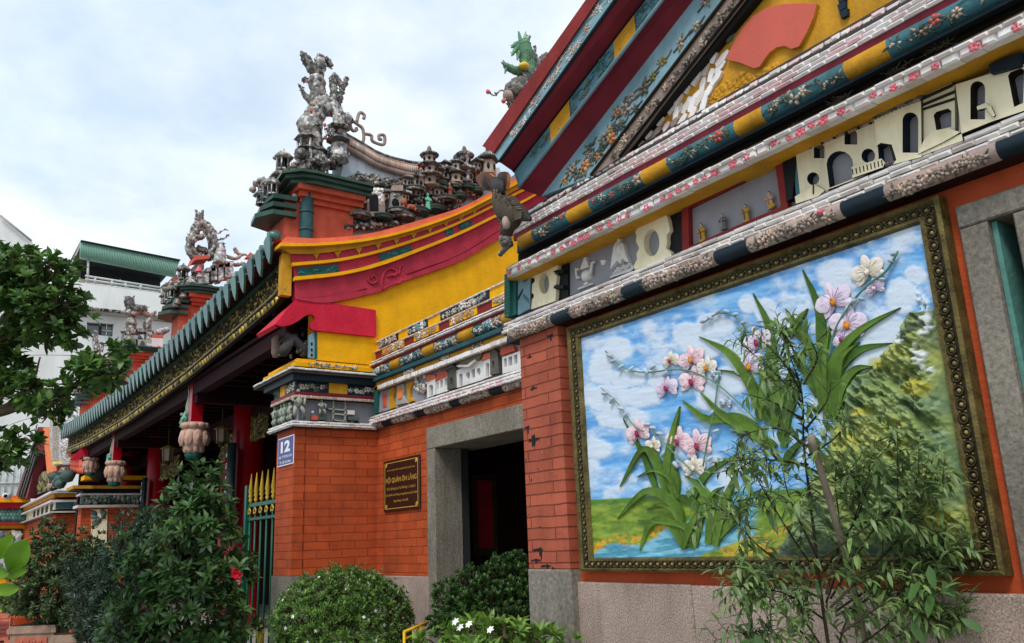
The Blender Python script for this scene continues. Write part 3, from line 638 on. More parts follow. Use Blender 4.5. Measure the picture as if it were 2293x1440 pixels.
rline(2, 2.66, .004, .011, 'blackteal'); rline(4, 2.77, .004, .010, 'paleteal'); rline(1, 2.652, -.002, .005, 'black'); rline(3, 2.77, 0, .006, 'black'); rline(6, 2.87, .004, .010, 'bronzedark'); rline(7, 2.88, 0, .009, 'black')
obj('rake_bead', ln, ro)
for (a, b, c) in ((965, 310, 60), (500, 930, 55)):
    yp = MB().use('oldyellow'); x0 = P(*zq(a, b + 20), 2.765).x; x1 = P(*zq(a + (150 if a > 900 else 140), b - (215 if a > 900 else 180)), 2.765).x
    yp.add([(x0, 2.762, rl(3, 2.762, x0) - .004), (x1, 2.762, rl(3, 2.762, x1) - .004), (x1, 2.762, rl(4, 2.762, x1) + .012), (x0, 2.762, rl(4, 2.762, x0) + .012)], [(0, 3, 2, 1)]); obj('yellow_block', yp, ro)

fl = MB()
def rakeflor(i, j, Y, x0, x1, n, size, pet, lv, st, lift=1., w=(.2, .8)):
    for k in range(n):
        u = lerp(x0, x1, (k + random.uniform(.1, .9)) / n); t = random.uniform(*w); v = lerp(rl(i, Y, u), rl(j, Y, u), t)
        s = (rl(i, Y, u + .1) - rl(i, Y, u)) / .1; r = size * random.uniform(.7, 1.2); F = FY(Y)
        if st: fl.use(st).tube([F(u + q * r * 2, v + q * r * 2 * s + random.uniform(-.4, .4) * r, .004) for q in (-1, 0, .6, 1.2)], size * .1, 5)
        for q in range(3):
            a = random.uniform(0, 6.28); fl.use(random.choice(lv)).dome(F, u + 1.4 * r * math.cos(a), v + 1.2 * r * math.sin(a), 0, r * .7, r * .26, r * .25 * lift, a, 7, 2, .5)
        a0 = random.uniform(0, 6); fl.use(random.choice(pet)); npt = random.choice((4, 5))
        for q in range(npt):
            a = a0 + 6.283 * q / npt; fl.dome(F, u + .6 * r * math.cos(a), v + .6 * r * math.sin(a), 0, r * .55, r * .34, r * .4 * lift, a, 7, 2)
        fl.use(random.choice(lv)).dome(F, u, v, 0, r * .26, r * .26, r * .6 * lift, 0, 7, 2)
rakeflor(1, 2, 2.66, -3.75, -2.7, 34, .016, ['petal', 'petal', 'petalorange', 'whitepaint'], ['petal', 'vine', 'whitepaint'], 'whitepaint', .9, (.3, .7))
rakeflor(3, 4, 2.77, -3.7, -2.4, 26, .024, ['teal', 'vine', 'vine'], ['teal', 'vine', 'shelldark'], 'vine', .8)
rakeflor(5, 6, 2.885, -3.6, -2.9, 26, .03, ['shelldark', 'vine', 'shell', 'petalorange'], ['shelldark', 'vine', 'olive'], 'shelldark', 1.2, (.3, .8))
rakeflor(5, 6, 2.885, -2.9, -2.0, 9, .034, ['petal', 'olive', 'shell', 'shelldark'], ['olive', 'shelldark', 'vine'], 'shelldark', 1.3, (.35, .8))
rakeflor(6, 7, 2.87, -3.1, -1.95, 26, .020, ['shelldark', 'petal', 'shell'], ['shell', 'shelldark', 'petal'], None, 1.1, (.35, .65))
obj('rake_flower', fl, ro)
fn = MB().use('fanred')                         # the fan with its scroll notch
fan = [(1632, 135), (1648, 98), (1668, 65), (1692, 38), (1722, 20), (1760, 12), (1800, 10), (1834, 12), (1828, 38), (1812, 75), (1795, 106), (1778, 112), (1762, 105), (1745, 108), (1728, 120), (1716, 136), (1706, 152), (1694, 155), (1664, 143)]
fn.plate(FY(2.95), [YU(a, b, 2.945) for a, b in fan], 0, .022, (), 'oldyellow'); obj('fan_relief', fn, pdo)
dr = MB()                                       # pottery-shard scales creeping up the field
def sh(a, b, L, W, rot, m='tile'):
    u, v = YU(*zq(a, b), 2.945); c, s = math.cos(rot), math.sin(rot); L *= .00075; W *= .00075
    dr.use(m).plate(FY(2.95), [(u + x * c - y * s, v + x * s + y * c) for x, y in ((-L, -W * .8), (L * .3, -W), (L, -W * .5), (L, W * .6), (L * .2, W), (-L, W * .7))], 0, random.uniform(.010, .020))
for i, (a, b) in enumerate(((1310, 880), (1400, 790), (1450, 715), (1505, 640), (1575, 575), (1640, 490), (1705, 420), (1745, 490), (1765, 430), (1685, 555), (1620, 625), (1560, 720), (1520, 760), (1440, 810), (1430, 850), (1555, 830), (1605, 725), (1655, 690), (1690, 625), (1725, 575), (1620, 790), (1500, 790), (1550, 770), (1590, 850), (1480, 880), (1640, 750))):
    sh(a, b, 44 + (i % 3) * 8, 24, .75 + random.uniform(-.35, .45))
for (a, b) in ((1170, 1040), (1230, 990), (1300, 960), (1360, 930), (1420, 900), (1490, 880), (1340, 990), (1260, 1010), (1440, 940)): sh(a, b, 36, 22, .5 + random.uniform(-.4, .4), random.choice(('tile', 'shell', 'tilepink')))
dr.use('vine')
for k in range(9):
    a = 1700 + k * 38; b = 370 - k * 44; u, v = YU(*zq(a, b), 2.945); dr.tube([FY(2.95)(u - .02, v - .02, .01), FY(2.95)(u + .015, v + .03, .018), FY(2.95)(u + .03, v + .06, .008)], [.012, .016, .006], 6)
for (a, b) in ((1790, 260), (1830, 230), (1740, 310), (1810, 280)): u, v = YU(*zq(a, b), 2.945); dr.dome(FY(2.95), u, v, 0, .03, .022, .02, a, 8, 2)
dr.use('blackteal')
for (a, b) in ((1888, 0), (1888, 18), (1893, 34)): u, v = YU(a, b, 2.945); dr.plate(FY(2.95), [(u - .012, v - .014), (u + .016, v - .014), (u + .02, v + .018), (u - .016, v + .018)], 0, .02)
obj('shard_relief', dr, pdo)
rough = MB().use('oldyellow')                   # lumpy broken stucco at the foot of the field
for k in range(220):
    a = random.uniform(1500, 2160); b = 880 - (a - 1500) * .52 + random.uniform(-130, 30) * (1 if a < 1950 else .6); u, v = YU(*zq(a, b), 2.945)
    rough.dome(FY(2.95), u, v, -.002, random.uniform(.01, .03), random.uniform(.008, .02), random.uniform(.004, .012), random.uniform(0, 3), 7, 2)
obj('stucco_lump', rough, pdo)
rf = MB().use('tileorange')                     # roof slopes
for s in (1, -1):
    X = lambda x: x if s > 0 else 2 * xa - x
    a = rx(0, 2.636); za, zb_ = rl(0, 2.636, a) + .003, rl(0, 2.636, xa) + .003
    rf.add([(X(a), 2.66, za), (xa, 2.66, zb_), (xa, 9.2, zb_), (X(a), 9.2, za), (X(a), 2.66, za - .02), (xa, 2.66, zb_ - .02), (xa, 9.2, zb_ - .05), (X(a), 9.2, za - .05)], [(0, 1, 2, 3), (4, 7, 6, 5), (0, 3, 7, 4), (0, 4, 5, 1), (3, 2, 6, 7)])
obj('roof', rf, wing)
# ================================================================ FRAMED RELIEF MURAL
ms = PS = 1.946
def zu(x, y): return (1240 + x / 1.946, 560 + y / 1.946)
mural = thing('relief_mural', (-2.6, 3.0, 1.4), 'large framed orchid landscape relief under the frieze, blue sky and green mountain', 'mural')
tl, br = P(1268, 735, 2.97), P(2251, 1290, 2.97); fx0, fx1, fz1, fz0 = tl.x, br.x, tl.z, br.z
itl, ibr = P(1301.7, 760, 2.985), P(2180, 1238, 2.985); ix0, ix1, iz1, iz0 = itl.x, ibr.x, itl.z, ibr.z
ix1 = (ibr.x + P(2057, 505, 2.985).x) / 2; iz1 = (itl.z + P(2057, 505, 2.985).z) / 2
# painted, modelled panel: pigment per vertex on a displaced sheet
def fbm(x, y, sc, oc=5, seed=0):
    out = np.zeros_like(x); amp = 1; tot = 0
    for o in range(oc):
        r = np.random.default_rng(seed * 17 + o); T = r.random((64, 64)); fx = x * sc * 2 ** o; fy = y * sc * 2 ** o
        xi = np.floor(fx).astype(int); yi = np.floor(fy).astype(int); tx = fx - xi; ty = fy - yi; tx = tx * tx * (3 - 2 * tx); ty = ty * ty * (3 - 2 * ty)
        g = lambda a, b: T[(xi + a) % 64, (yi + b) % 64]
        out += amp * ((g(0, 0) * (1 - tx) + g(1, 0) * tx) * (1 - ty) + (g(0, 1) * (1 - tx) + g(1, 1) * tx) * ty); tot += amp; amp *= .55
    return out / tot
NX, NZ = 430, 270
gx, gz = np.meshgrid(np.linspace(ix0 - .005, ix1 + .005, NX), np.linspace(iz0 - .005, iz1 + .005, NZ))
V3 = np.stack([gx, np.full_like(gx, 2.985), gz - EYE], -1) @ CR
qx = (V3[..., 0] / V3[..., 2] * CF + CX - 1240) * 1.946; qy = (V3[..., 1] / V3[..., 2] * CF + CY - 560) * 1.946   # where each vertex stands on the survey of the mural
def C3(c): return np.array(lin(c))
def sstep(a, b, x): t = np.clip((x - a) / (b - a), 0, 1); return t * t * (3 - 2 * t)
def paint(col, m, c): return col * (1 - m[..., None]) + C3(c) * m[..., None]
n1, n2, n3 = fbm(qx, qy, .012, 4, 1), fbm(qx * .16, qy + qx * .12, .045, 4, 2), fbm(qx * .5, qy, .045, 4, 3)
col = np.zeros(gx.shape + (3,)) + C3((98, 164, 220))
col = paint(col, sstep(.42, .72, n2) * .6, (156, 198, 230)); col = paint(col, sstep(.56, .32, n2) * .5, (66, 138, 208))
col = paint(col, sstep(700, 1000, qy) * .55 * sstep(.3, .6, n3), (122, 182, 236))
cl = np.zeros_like(gx)
for cx, cy, rx_, ry_ in ((215, 510, 75, 85), (285, 435, 75, 60), (235, 650, 105, 65), (390, 640, 110, 60), (320, 560, 90, 50), (300, 730, 130, 55), (200, 870, 80, 45), (450, 560, 50, 60), (590, 370, 80, 70), (700, 330, 100, 60), (640, 430, 100, 60), (850, 235, 60, 45), (920, 265, 60, 60), (760, 560, 120, 80), (700, 640, 90, 80), (1240, 110, 110, 90), (1000, 330, 100, 60), (1450, 380, 120, 120), (1520, 200, 90, 90), (1380, 480, 90, 80), (800, 480, 90, 60), (1580, 110, 60, 50)):
    cl = np.maximum(cl, 1 - np.sqrt(((qx - cx) / rx_) ** 2 + ((qy - cy) / ry_) ** 2))
cm = sstep(-.1, .26, cl + (n1 - .5) * .8 + (n3 - .5) * .25)
col = paint(col, cm * .8, (216, 224, 232)); col = paint(col, cm * sstep(.5, .7, n3) * .35, (196, 200, 220))
H = cm * .003 + n3 * .002 + n2 * .003
# meadow, river, flower bank
hor = 1088 - (qx - 160) * .055
gr = sstep(-4, 4, qy - hor)
col = paint(col, gr, (96, 128, 30)); col = paint(col, gr * sstep(.4, .65, n3), (130, 152, 44)); col = paint(col, gr * sstep(0, 14, 22 - abs(qy - hor - 8)) * .8, (74, 120, 40))
bank = 1330 - (qx - 180) * .36 + 26 * np.sin(qx * .02); rv = sstep(-6, 6, qy - np.where(qx < 560, bank, 1190 - (qx - 560) * .55))
rv = rv * gr * sstep(900, 840, qx); lo_ = sstep(-6, 8, qy - (1400 - (qx - 440) * .36)) * sstep(420, 460, qx); rv = rv * (1 - lo_)
col = paint(col, rv, (70, 140, 166)); col = paint(col, rv * sstep(.45, .6, n2), (120, 184, 206))
edge = gr * sstep(34, 8, abs(qy - bank + 18)) * (qx < 560) + lo_ * .8
col = paint(col, np.clip(edge, 0, 1) * sstep(.46, .6, fbm(qx, qy, .09, 3, 8)), (206, 150, 20)); H += gr * .004 * n3
# the mountain: folded relief
Mx = np.array([250, 300, 360, 400, 455, 520, 560, 620, 700, 760, 860, 1000, 1330]); Ml = np.array([1545, 1530, 1512, 1500, 1440, 1380, 1290, 1265, 1250, 1215, 1190, 1110, 980])
mt = sstep(-10, 14, qx - np.interp(qy, Mx, Ml) + (n1 - .5) * 60) * sstep(262, 285, qy + (qx - 1560) * .15)
ang = qx * .9 + qy * .5
rid = 1 - abs(2 * fbm(qx + n1 * 90, qy * 1.35 - qx * .45 + n1 * 160, .0075, 4, 11) - 1); rid2 = 1 - abs(2 * fbm(qx - qy * .5, qy + n3 * 40, .018, 4, 12) - 1)
ru, rv_ = qx * .78 + qy * .62, -qx * .62 + qy * .78
rid = 1 - abs(2 * fbm(ru * .55 + n1 * 60, rv_ * 1.5 + n1 * 60, .011, 5, 11) - 1); rid2 = 1 - abs(2 * fbm(ru * .5 + n3 * 20, rv_ * 1.7, .028, 4, 12) - 1)
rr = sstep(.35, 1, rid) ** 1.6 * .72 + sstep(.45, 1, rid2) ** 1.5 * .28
ed = np.clip(np.minimum.reduce([ix1 - gx, gx - ix0, gz - iz0, iz1 - gz]) / .07, 0, 1); mt3 = sstep(0, 1, sstep(-10, 60, qx - np.interp(qy, Mx, Ml) + (n1 - .5) * 60) * mt)
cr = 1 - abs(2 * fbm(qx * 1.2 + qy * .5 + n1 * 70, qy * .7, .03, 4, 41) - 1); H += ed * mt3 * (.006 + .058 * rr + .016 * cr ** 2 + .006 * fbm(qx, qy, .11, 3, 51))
yel = fbm(qx, qy, .006, 3, 21)
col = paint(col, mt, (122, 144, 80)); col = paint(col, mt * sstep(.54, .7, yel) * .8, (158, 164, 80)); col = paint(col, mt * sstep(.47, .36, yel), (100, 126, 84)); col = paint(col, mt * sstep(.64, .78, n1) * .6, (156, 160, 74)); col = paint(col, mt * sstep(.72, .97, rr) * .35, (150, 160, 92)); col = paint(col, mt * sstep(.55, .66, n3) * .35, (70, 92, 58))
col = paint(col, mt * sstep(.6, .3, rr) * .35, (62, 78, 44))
top = mt * sstep(470, 380, qy); col = paint(col, top * sstep(.35, .5, n3), (74, 92, 62))
for cx, cy, a, b in ((1370, 710, 55, 22), (1290, 810, 70, 40), (1610, 600, 60, 50), (1680, 1175, 80, 70), (1420, 490, 50, 30), (820, 1290, 60, 40)):
    col = paint(col, np.clip(sstep(1.1, .5, np.sqrt(((qx - cx) / a) ** 2 + ((qy - cy) / b) ** 2) + (n3 - .5) * 1.2), 0, 1) * .7, (180, 172, 48))
for cx, cy, a, b in ((1600, 190, 26, 60), (1635, 330, 34, 70), (1550, 385, 36, 40), (1625, 450, 34, 60), (1640, 530, 40, 40), (1615, 240, 30, 40)):
    wv = sstep(1, .5, np.sqrt(((qx - cx) / a) ** 2 + ((qy - cy) / b) ** 2)) * sstep(.5, .56, fbm(qx, qy * .8, .055, 2, 31)); col = paint(col, wv * .9, (206, 214, 216)); H += wv * .012
bt = mt * sstep(1230, 1320, qy + (n1 - .5) * 80); col = paint(col, bt * .85, (62, 84, 74))
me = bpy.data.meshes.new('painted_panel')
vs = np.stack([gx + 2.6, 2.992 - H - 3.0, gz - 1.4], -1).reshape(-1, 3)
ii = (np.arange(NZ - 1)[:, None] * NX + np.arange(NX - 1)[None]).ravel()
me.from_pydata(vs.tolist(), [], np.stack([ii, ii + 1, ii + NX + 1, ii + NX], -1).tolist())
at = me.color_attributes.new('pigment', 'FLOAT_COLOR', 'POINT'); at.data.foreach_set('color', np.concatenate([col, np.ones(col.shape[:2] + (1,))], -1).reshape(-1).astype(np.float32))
me.polygons.foreach_set('use_smooth', [True] * len(me.polygons))
m, N, L, B = newmat('mural_paint'); ca = N.new('ShaderNodeVertexColor'); ca.layer_name = 'pigment'; L.new(ca.outputs[0], B.inputs['Base Color']); B.inputs['Roughness'].default_value = .5
bp = N.new('ShaderNodeBump'); bp.inputs['Strength'].default_value = .5; bp.inputs['Distance'].default_value = .004
L.new(noise(N, L, N.new('ShaderNodeTexCoord').outputs['Object'], 70, 5), bp.inputs['Height']); L.new(bp.outputs[0], B.inputs['Normal'])
me.materials.append(m); pn = bpy.data.objects.new('painted_panel', me); COL.objects.link(pn); pn.parent = mural
# frame: mitred moulding with a run of egg rings
fr = MB()
prof = [(0, -.05), (0, .028), (.012, .034), (.02, .022), (.026, .022), (.05, .022), (.056, .030), (.066, .030), (.075, .006), (.078, -.03)]
iw, ih = ix0 - fx0, fz1 - iz1
wl = {'l': ix0 - fx0, 'r': fx1 - ix1, 't': fz1 - iz1, 'b': iz0 - fz0}
rings = []
for a, n in prof:
    t_ = a / .078; rings.append([(fx0 + t_ * wl['l'], fz0 + t_ * wl['b']), (fx1 - t_ * wl['r'], fz0 + t_ * wl['b']), (fx1 - t_ * wl['r'], fz1 - t_ * wl['t']), (fx0 + t_ * wl['l'], fz1 - t_ * wl['t'])])
F = FY(2.998)
for k in range(len(prof) - 1):
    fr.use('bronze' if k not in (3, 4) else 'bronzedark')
    A, Bq = rings[k], rings[k + 1]
    for i in range(4):
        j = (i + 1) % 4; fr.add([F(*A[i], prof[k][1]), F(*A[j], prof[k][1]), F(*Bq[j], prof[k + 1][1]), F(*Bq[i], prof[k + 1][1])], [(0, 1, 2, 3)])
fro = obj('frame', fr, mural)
eg = MB()
def egg(u, v, a, b):
    eg.use('eggring'); pts = [F(u + a * math.cos(t * .5236), v + b * math.sin(t * .5236), .026) for t in range(13)]
    eg.tube(pts, .0042, 5, cap=False); eg.use('bronzelight').dome(F, u, v, .02, a * .62, b * .62, .011, 0, 8, 2)
    eg.use('bronzelight')
def run(p, q, n, a, b):
    for k in range(n):
        t = (k + .5) / n; u, v = lerp(p[0], q[0], t), lerp(p[1], q[1], t); egg(u, v, a, b)
        du, dv = (q[0] - p[0]) / n / 2, (q[1] - p[1]) / n / 2
        for s in (-1, 1): eg.dome(F, u + du + s * (.010 if abs(dv) > abs(du) else 0), v + dv + s * (.010 if abs(du) > abs(dv) else 0), .022, .004, .004, .006, 0, 6, 2)
c = .49
run((fx0 + .03, fz1 - wl['t'] * c), (fx1 - .03, fz1 - wl['t'] * c), 44, .0165, .0155); run((fx0 + .03, fz0 + wl['b'] * c), (fx1 - .03, fz0 + wl['b'] * c), 44, .0165, .0175)
run((fx0 + wl['l'] * c, fz0 + .06), (fx0 + wl['l'] * c, fz1 - .06), 29, .0125, .0145); run((fx1 - wl['r'] * c, fz0 + .06), (fx1 - wl['r'] * c, fz1 - .06), 25, .0155, .017)
obj('egg_ornament', eg, fro)
# orchids in relief
for nm, c_ in (('orleaf', (126, 164, 72)), ('orleafdark', (104, 144, 66))): mat(nm, c_, var=.4, vs=9, dirt=.35, dcol=(58, 84, 34), ds=4, bump=.25, rough=.5)
mat('orpink', (230, 204, 210), var=.2, vs=40, dirt=.35, dcol=(196, 128, 150), ds=14, streak=False); mat('orlilac', (220, 206, 222), var=.15, vs=40, dirt=.35, dcol=(156, 130, 176), ds=14, streak=False)
mat('orcream', (228, 216, 208), var=.12, vs=40, dirt=.3, dcol=(170, 176, 110), ds=14, streak=False); mat('orlip', (150, 48, 84), var=.3); mat('orlipgold', (206, 130, 40), var=.3); mat('orstem', (96, 140, 120), var=.3); mat('orbud', (176, 190, 204), var=.3)
YM = 2.985
for nm, c_ in (('orpink', (206, 150, 166)), ('orlilac', (170, 146, 188)), ('orcream', (188, 190, 140)), ('orbud', (150, 166, 184))): mat('orvein_' + nm, c_)
def mp(x, y, n=0.): u, v = YU(*zu(x, y), YM - n); return np.array((u, YM - n, v))
PXM = .0005                                     # metres per survey pixel at the left; grows to the left, so measured per spot
def pscale(x, y): return abs(mp(x + 10, y)[0] - mp(x - 10, y)[0]) / 20, abs(mp(x, y + 10)[2] - mp(x, y - 10)[2]) / 20
def mleaf(pts, w, m='orleaf', n=.02, curl=0.):
    mb = MB().use(m); q = spl([np.array(p, float) for p in pts], 16); A, Cc, Bq, D = [], [], [], []
    for i, p in enumerate(q):
        t = i / 16; d = q[min(i + 1, 16)] - q[max(i - 1, 0)]; d = d / (np.linalg.norm(d) + 1e-6); nn = np.array([-d[1], d[0]])
        ww = w * .52 * min(1, (.6 + t * 1.1)) * (1 - t ** 2.6) + .4; h = .003 + n * .55 * math.sin(math.pi * min(1, .15 + t * .75)) + curl * t
        A.append(mp(*(p + nn * ww), h)); Cc.append(mp(*p, h - .004)); Bq.append(mp(*(p - nn * ww), h)); D.append(mp(*p, -.005))
    k = 17; vs = A + Cc + Bq
    fs = [(i, i + 1, k + i + 1, k + i) for i in range(16)] + [(k + i, k + i + 1, 2 * k + i + 1, 2 * k + i) for i in range(16)]
    mb.add(vs, fs, True)
    for E_ in (A, Bq): mb.add(E_ + [a + np.array((0, .025, 0)) for a in E_], [(i, i + 1, k + i + 1, k + i) for i in range(16)]); obj('orchid_leaf', mb, mural)
LV = [([(1190, 735), (1160, 520), (1120, 440), (1040, 360)], 24), ([(1215, 735), (1260, 640), (1330, 560), (1420, 530)], 24), ([(1185, 700), (1178, 480), (1200, 330)], 22), ([(925, 745), (880, 600), (800, 540), (700, 520)], 22), ([(975, 760), (1000, 620), (1030, 520)], 20), ([(540, 1080), (500, 990), (430, 960), (360, 990)], 18), ([(690, 1280), (740, 1180), (800, 1130)], 20), ([(620, 1290), (640, 1160), (690, 1060), (740, 1030)], 18), ([(580, 1290), (530, 1150), (470, 1110), (400, 1130)], 20), ([(1195, 720), (1165, 400), (1150, 250), (1082, 85)], 44), ([(1170, 700), (1150, 560), (1095, 390), (1006, 254)], 40), ([(1020, 380), (1050, 320), (1104, 254)], 26), ([(1200, 720), (1215, 560), (1320, 440), (1475, 404)], 48),
      ([(1180, 640), (1220, 480), (1330, 350), (1508, 250)], 40), ([(1225, 720), (1250, 600), (1310, 520), (1392, 506)], 42), ([(1150, 640), (1100, 540), (1045, 455)], 36), ([(1190, 730), (1185, 600), (1140, 500)], 46), ([(1210, 720), (1230, 560), (1255, 460), (1330, 400)], 36),
      ([(930, 750), (945, 520), (935, 340), (866, 188)], 42), ([(905, 740), (850, 580), (760, 450), (630, 376)], 42), ([(960, 770), (968, 640), (960, 490)], 44), ([(985, 750), (1030, 650), (1080, 560)], 38), ([(900, 790), (790, 730), (660, 735), (557, 655)], 44), ([(930, 860), (860, 800), (730, 720), (636, 620)], 34), ([(1000, 860), (1010, 740), (1060, 640)], 40), ([(890, 740), (910, 600), (890, 480)], 36), ([(960, 860), (850, 790), (720, 745)], 40), ([(1000, 940), (1030, 880), (1100, 810)], 34),
      ([(525, 1070), (490, 960), (515, 800), (547, 680)], 34), ([(490, 1070), (440, 920), (380, 870), (285, 1032)], 32), ([(450, 1060), (420, 980), (385, 890), (300, 735)], 26), ([(530, 1060), (515, 980), (490, 890)], 46), ([(560, 1240), (520, 1110), (400, 1050), (274, 1172)], 40), ([(655, 1170), (590, 1090), (480, 1062)], 34), ([(570, 1300), (500, 1190), (420, 1190), (372, 1310)], 40), ([(600, 1270), (560, 1200), (360, 1175)], 30), ([(600, 1300), (610, 1230), (632, 1155)], 36), ([(670, 1280), (680, 1130), (640, 1040), (566, 980)], 42), ([(700, 1290), (730, 1130), (800, 950)], 40), ([(600, 1090), (660, 980), (802, 886)], 32), ([(690, 1280), (790, 1160), (860, 1050)], 34), ([(560, 1300), (600, 1190), (680, 1080)], 30)]
for i, (p, w_) in enumerate(LV): mleaf(p, w_, 'orleaf' if i % 3 else 'orleafdark', .016 + .012 * (i % 3))
def stem(pts, r):
    mb = MB().use('orstem'); q = spl(pts, 20); mb.tube([mp(a[0], a[1], .014) for a in q], r, 6); return mb
def buds(mb, pts, sizes=(9, 5)):
    mb.use('orbud')
    for (x, y) in pts: s = pscale(x, y); mb.dome(FY(YM), *YU(*zu(x, y), YM), .012, 15 * s[0], 9 * s[1], .014, random.uniform(-1, 1), 8, 3)
for pts, r, bd in (([(225, 440), (300, 510), (400, 533), (560, 520), (690, 570), (800, 660), (885, 745)], .0042, [(268, 485), (300, 512), (345, 520), (410, 528), (440, 512), (495, 540), (250, 460)]),
                   ([(205, 600), (280, 670), (345, 760), (390, 790)], .003, [(230, 625), (262, 655), (300, 690), (320, 720)]), ([(650, 318), (720, 275), (790, 290), (850, 360)], .004, [(660, 312), (690, 295), (725, 272), (760, 268), (800, 282), (835, 318)]),
                   ([(1500, 5), (1450, 90), (1370, 150), (1290, 240), (1225, 350), (1195, 480)], .005, [(1490, 20), (1478, 50), (1440, 130), (1350, 215), (1320, 225)]), ([(400, 750), (500, 860), (600, 960), (665, 1050)], .004, [(415, 760), (440, 775), (470, 800), (485, 890), (540, 935)]), ([(720, 530), (700, 690), (670, 830), (650, 940)], .004, [(705, 540), (720, 560), (700, 710), (715, 790), (745, 660), (690, 910)])):
    mb = stem(pts, r); buds(mb, bd); obj('orchid_stem', mb, mural)
FLW = [(605, 475, 56, 'orpink', 'orlipgold'), (515, 482, 36, 'orcream', 'orlip'), (608, 572, 58, 'orpink', 'orlip'), (672, 512, 44, 'orcream', 'orlipgold'), (498, 600, 48, 'orlilac', 'orlip'), (892, 400, 62, 'orlilac', 'orlip'), (858, 505, 64, 'orlilac', 'orlipgold'), (1225, 222, 78, 'orlilac', 'orlipgold'), (1372, 92, 70, 'orcream', 'orcream'), (1285, 322, 80, 'orlilac', 'orlipgold'), (1405, 165, 42, 'orlilac', 'orlilac'), (1262, 390, 44, 'orlilac', 'orlip'), (372, 795, 52, 'orpink', 'orlip'), (437, 852, 34, 'orcream', 'orcream'), (546, 832, 54, 'orpink', 'orlip'), (632, 850, 62, 'orpink', 'orlip'), (616, 945, 50, 'orcream', 'orcream'), (752, 668, 26, 'orbud', 'orbud'), (545, 935, 24, 'orbud', 'orbud'), (712, 545, 22, 'orbud', 'orbud')]
for (x, y, r, m, lip) in FLW:
    s = pscale(x, y); u, v = YU(*zu(x, y), YM); mb = MB().use(m); a0 = random.uniform(-.3, .3); F = lambda u_, v_, n_, u=u, v=v: FY(YM)(u_, v_, n_ + .0022 * math.sin(14 * math.atan2(v_ - v, u_ - u)) * min(1, n_ * 200))
    sr = (s[0] + s[1]) / 2 * r
    for k, (a, l, w_) in enumerate(((1.57, 1, .55), (3.7, 1, .5), (5.7, 1, .5), (.2, 1.02, .82), (2.94, 1.02, .82))):
        a += a0; mb.dome(F, u + .52 * r * s[0] * math.cos(a), v + .52 * r * s[1] * math.sin(a), .003 + .0018 * k, sr * .60 * l, sr * .58 * w_ * l, .0035, a, 14, 3)
    mb.use('orvein_' + m)
    for k in range(15):
        a = a0 + 6.283 * k / 15 + random.uniform(-.1, .1); l_ = random.uniform(.55, .85)
        mb.tube([FY(YM)(u + q_ * r * s[0] * math.cos(a), v + q_ * r * s[1] * math.sin(a), .0135) for q_ in (.15, l_ * .6, l_)], .0011, 4)
    mb.use(lip); mb.dome(F, u, v - sr * .12, .016, sr * .17, sr * .22, .012, 0, 8, 3); mb.dome(F, u, v + sr * .05, .016, sr * .08, sr * .08, .016, 0, 8, 2)
    obj('orchid_flower', mb, mural)
# ================================================================ NICHE FIGURINES (each stands in the red niche)
def figurine(px, py, hpx, robe, robe2, label, bun=True, seated=False):
    b = P(px, py, 2.965); h = (P(px, py - hpx, 2.965) - b).z; mb = MB().use(robe); c = (b.x, 2.965, b.z - .002)
    r = h * .19
    mb.lathe(c, [(r * 1.05, 0), (r * 1.1, h * .05), (r * .95, h * .25), (r * .85, h * .45), (r * .98, h * .6), (r * .9, h * .7), (r * .45, h * .77), (r * .3, h * .8)], 12, (1, .7), .07, 6)
    for s in (-1, 1): mb.tube([(c[0] + s * r * .9, c[1], c[2] + h * .7), (c[0] + s * r * 1.15, c[1] - r * .3, c[2] + h * .56), (c[0] + s * r * .2, c[1] - r * .85, c[2] + h * .52)], [r * .32, r * .38, r * .3], 7)
    mb.use(robe2); mb.tube([(c[0] - r * .5, c[1] - r * .6, c[2] + h * .68), (c[0], c[1] - r * .8, c[2] + h * .5), (c[0] + r * .1, c[1] - r * .85, c[2] + h * .1)], r * .16, 5)
    if seated: mb.ell((c[0] + r * .4, c[1] - r * .2, c[2] + h * .12), (r * 1.5, r * .8, h * .14))
    o = obj('figurine', mb, label=label, cat='figurine', group='figurines in the red niche', origin=c)
    hd = MB().use('skin'); hc = (c[0], c[1] - r * .05, c[2] + h * .87); hd.ell(hc, (h * .072, h * .075, h * .095)); hd.ell((hc[0], hc[1] - h * .075, hc[2] - h * .01), (h * .016, h * .022, h * .02))
    ho = obj('head', hd, o); hh = MB().use('hair'); hh.ell((hc[0], hc[1] + h * .018, hc[2] + h * .025), (h * .078, h * .072, h * .085))
    if bun: hh.ell((hc[0], hc[1], hc[2] + h * .11), (h * .035, h * .035, h * .035))
    obj('hair', hh, ho)
figurine(1574, 541, 44, 'figyellow', 'figbrown', 'yellow robed figurine at the left end of the red niche')
figurine(1621, 514, 38, 'figblue', 'figpink', 'grey blue robed figurine second from left in the red niche')
figurine(1672, 497, 44, 'figyellow', 'figblue', 'ochre robed figurine with grey collar, third in the red niche', False)
figurine(1726, 467, 42, 'figpink', 'figyellow', 'pink robed figurine with black hair at right of the red niche', True, True)
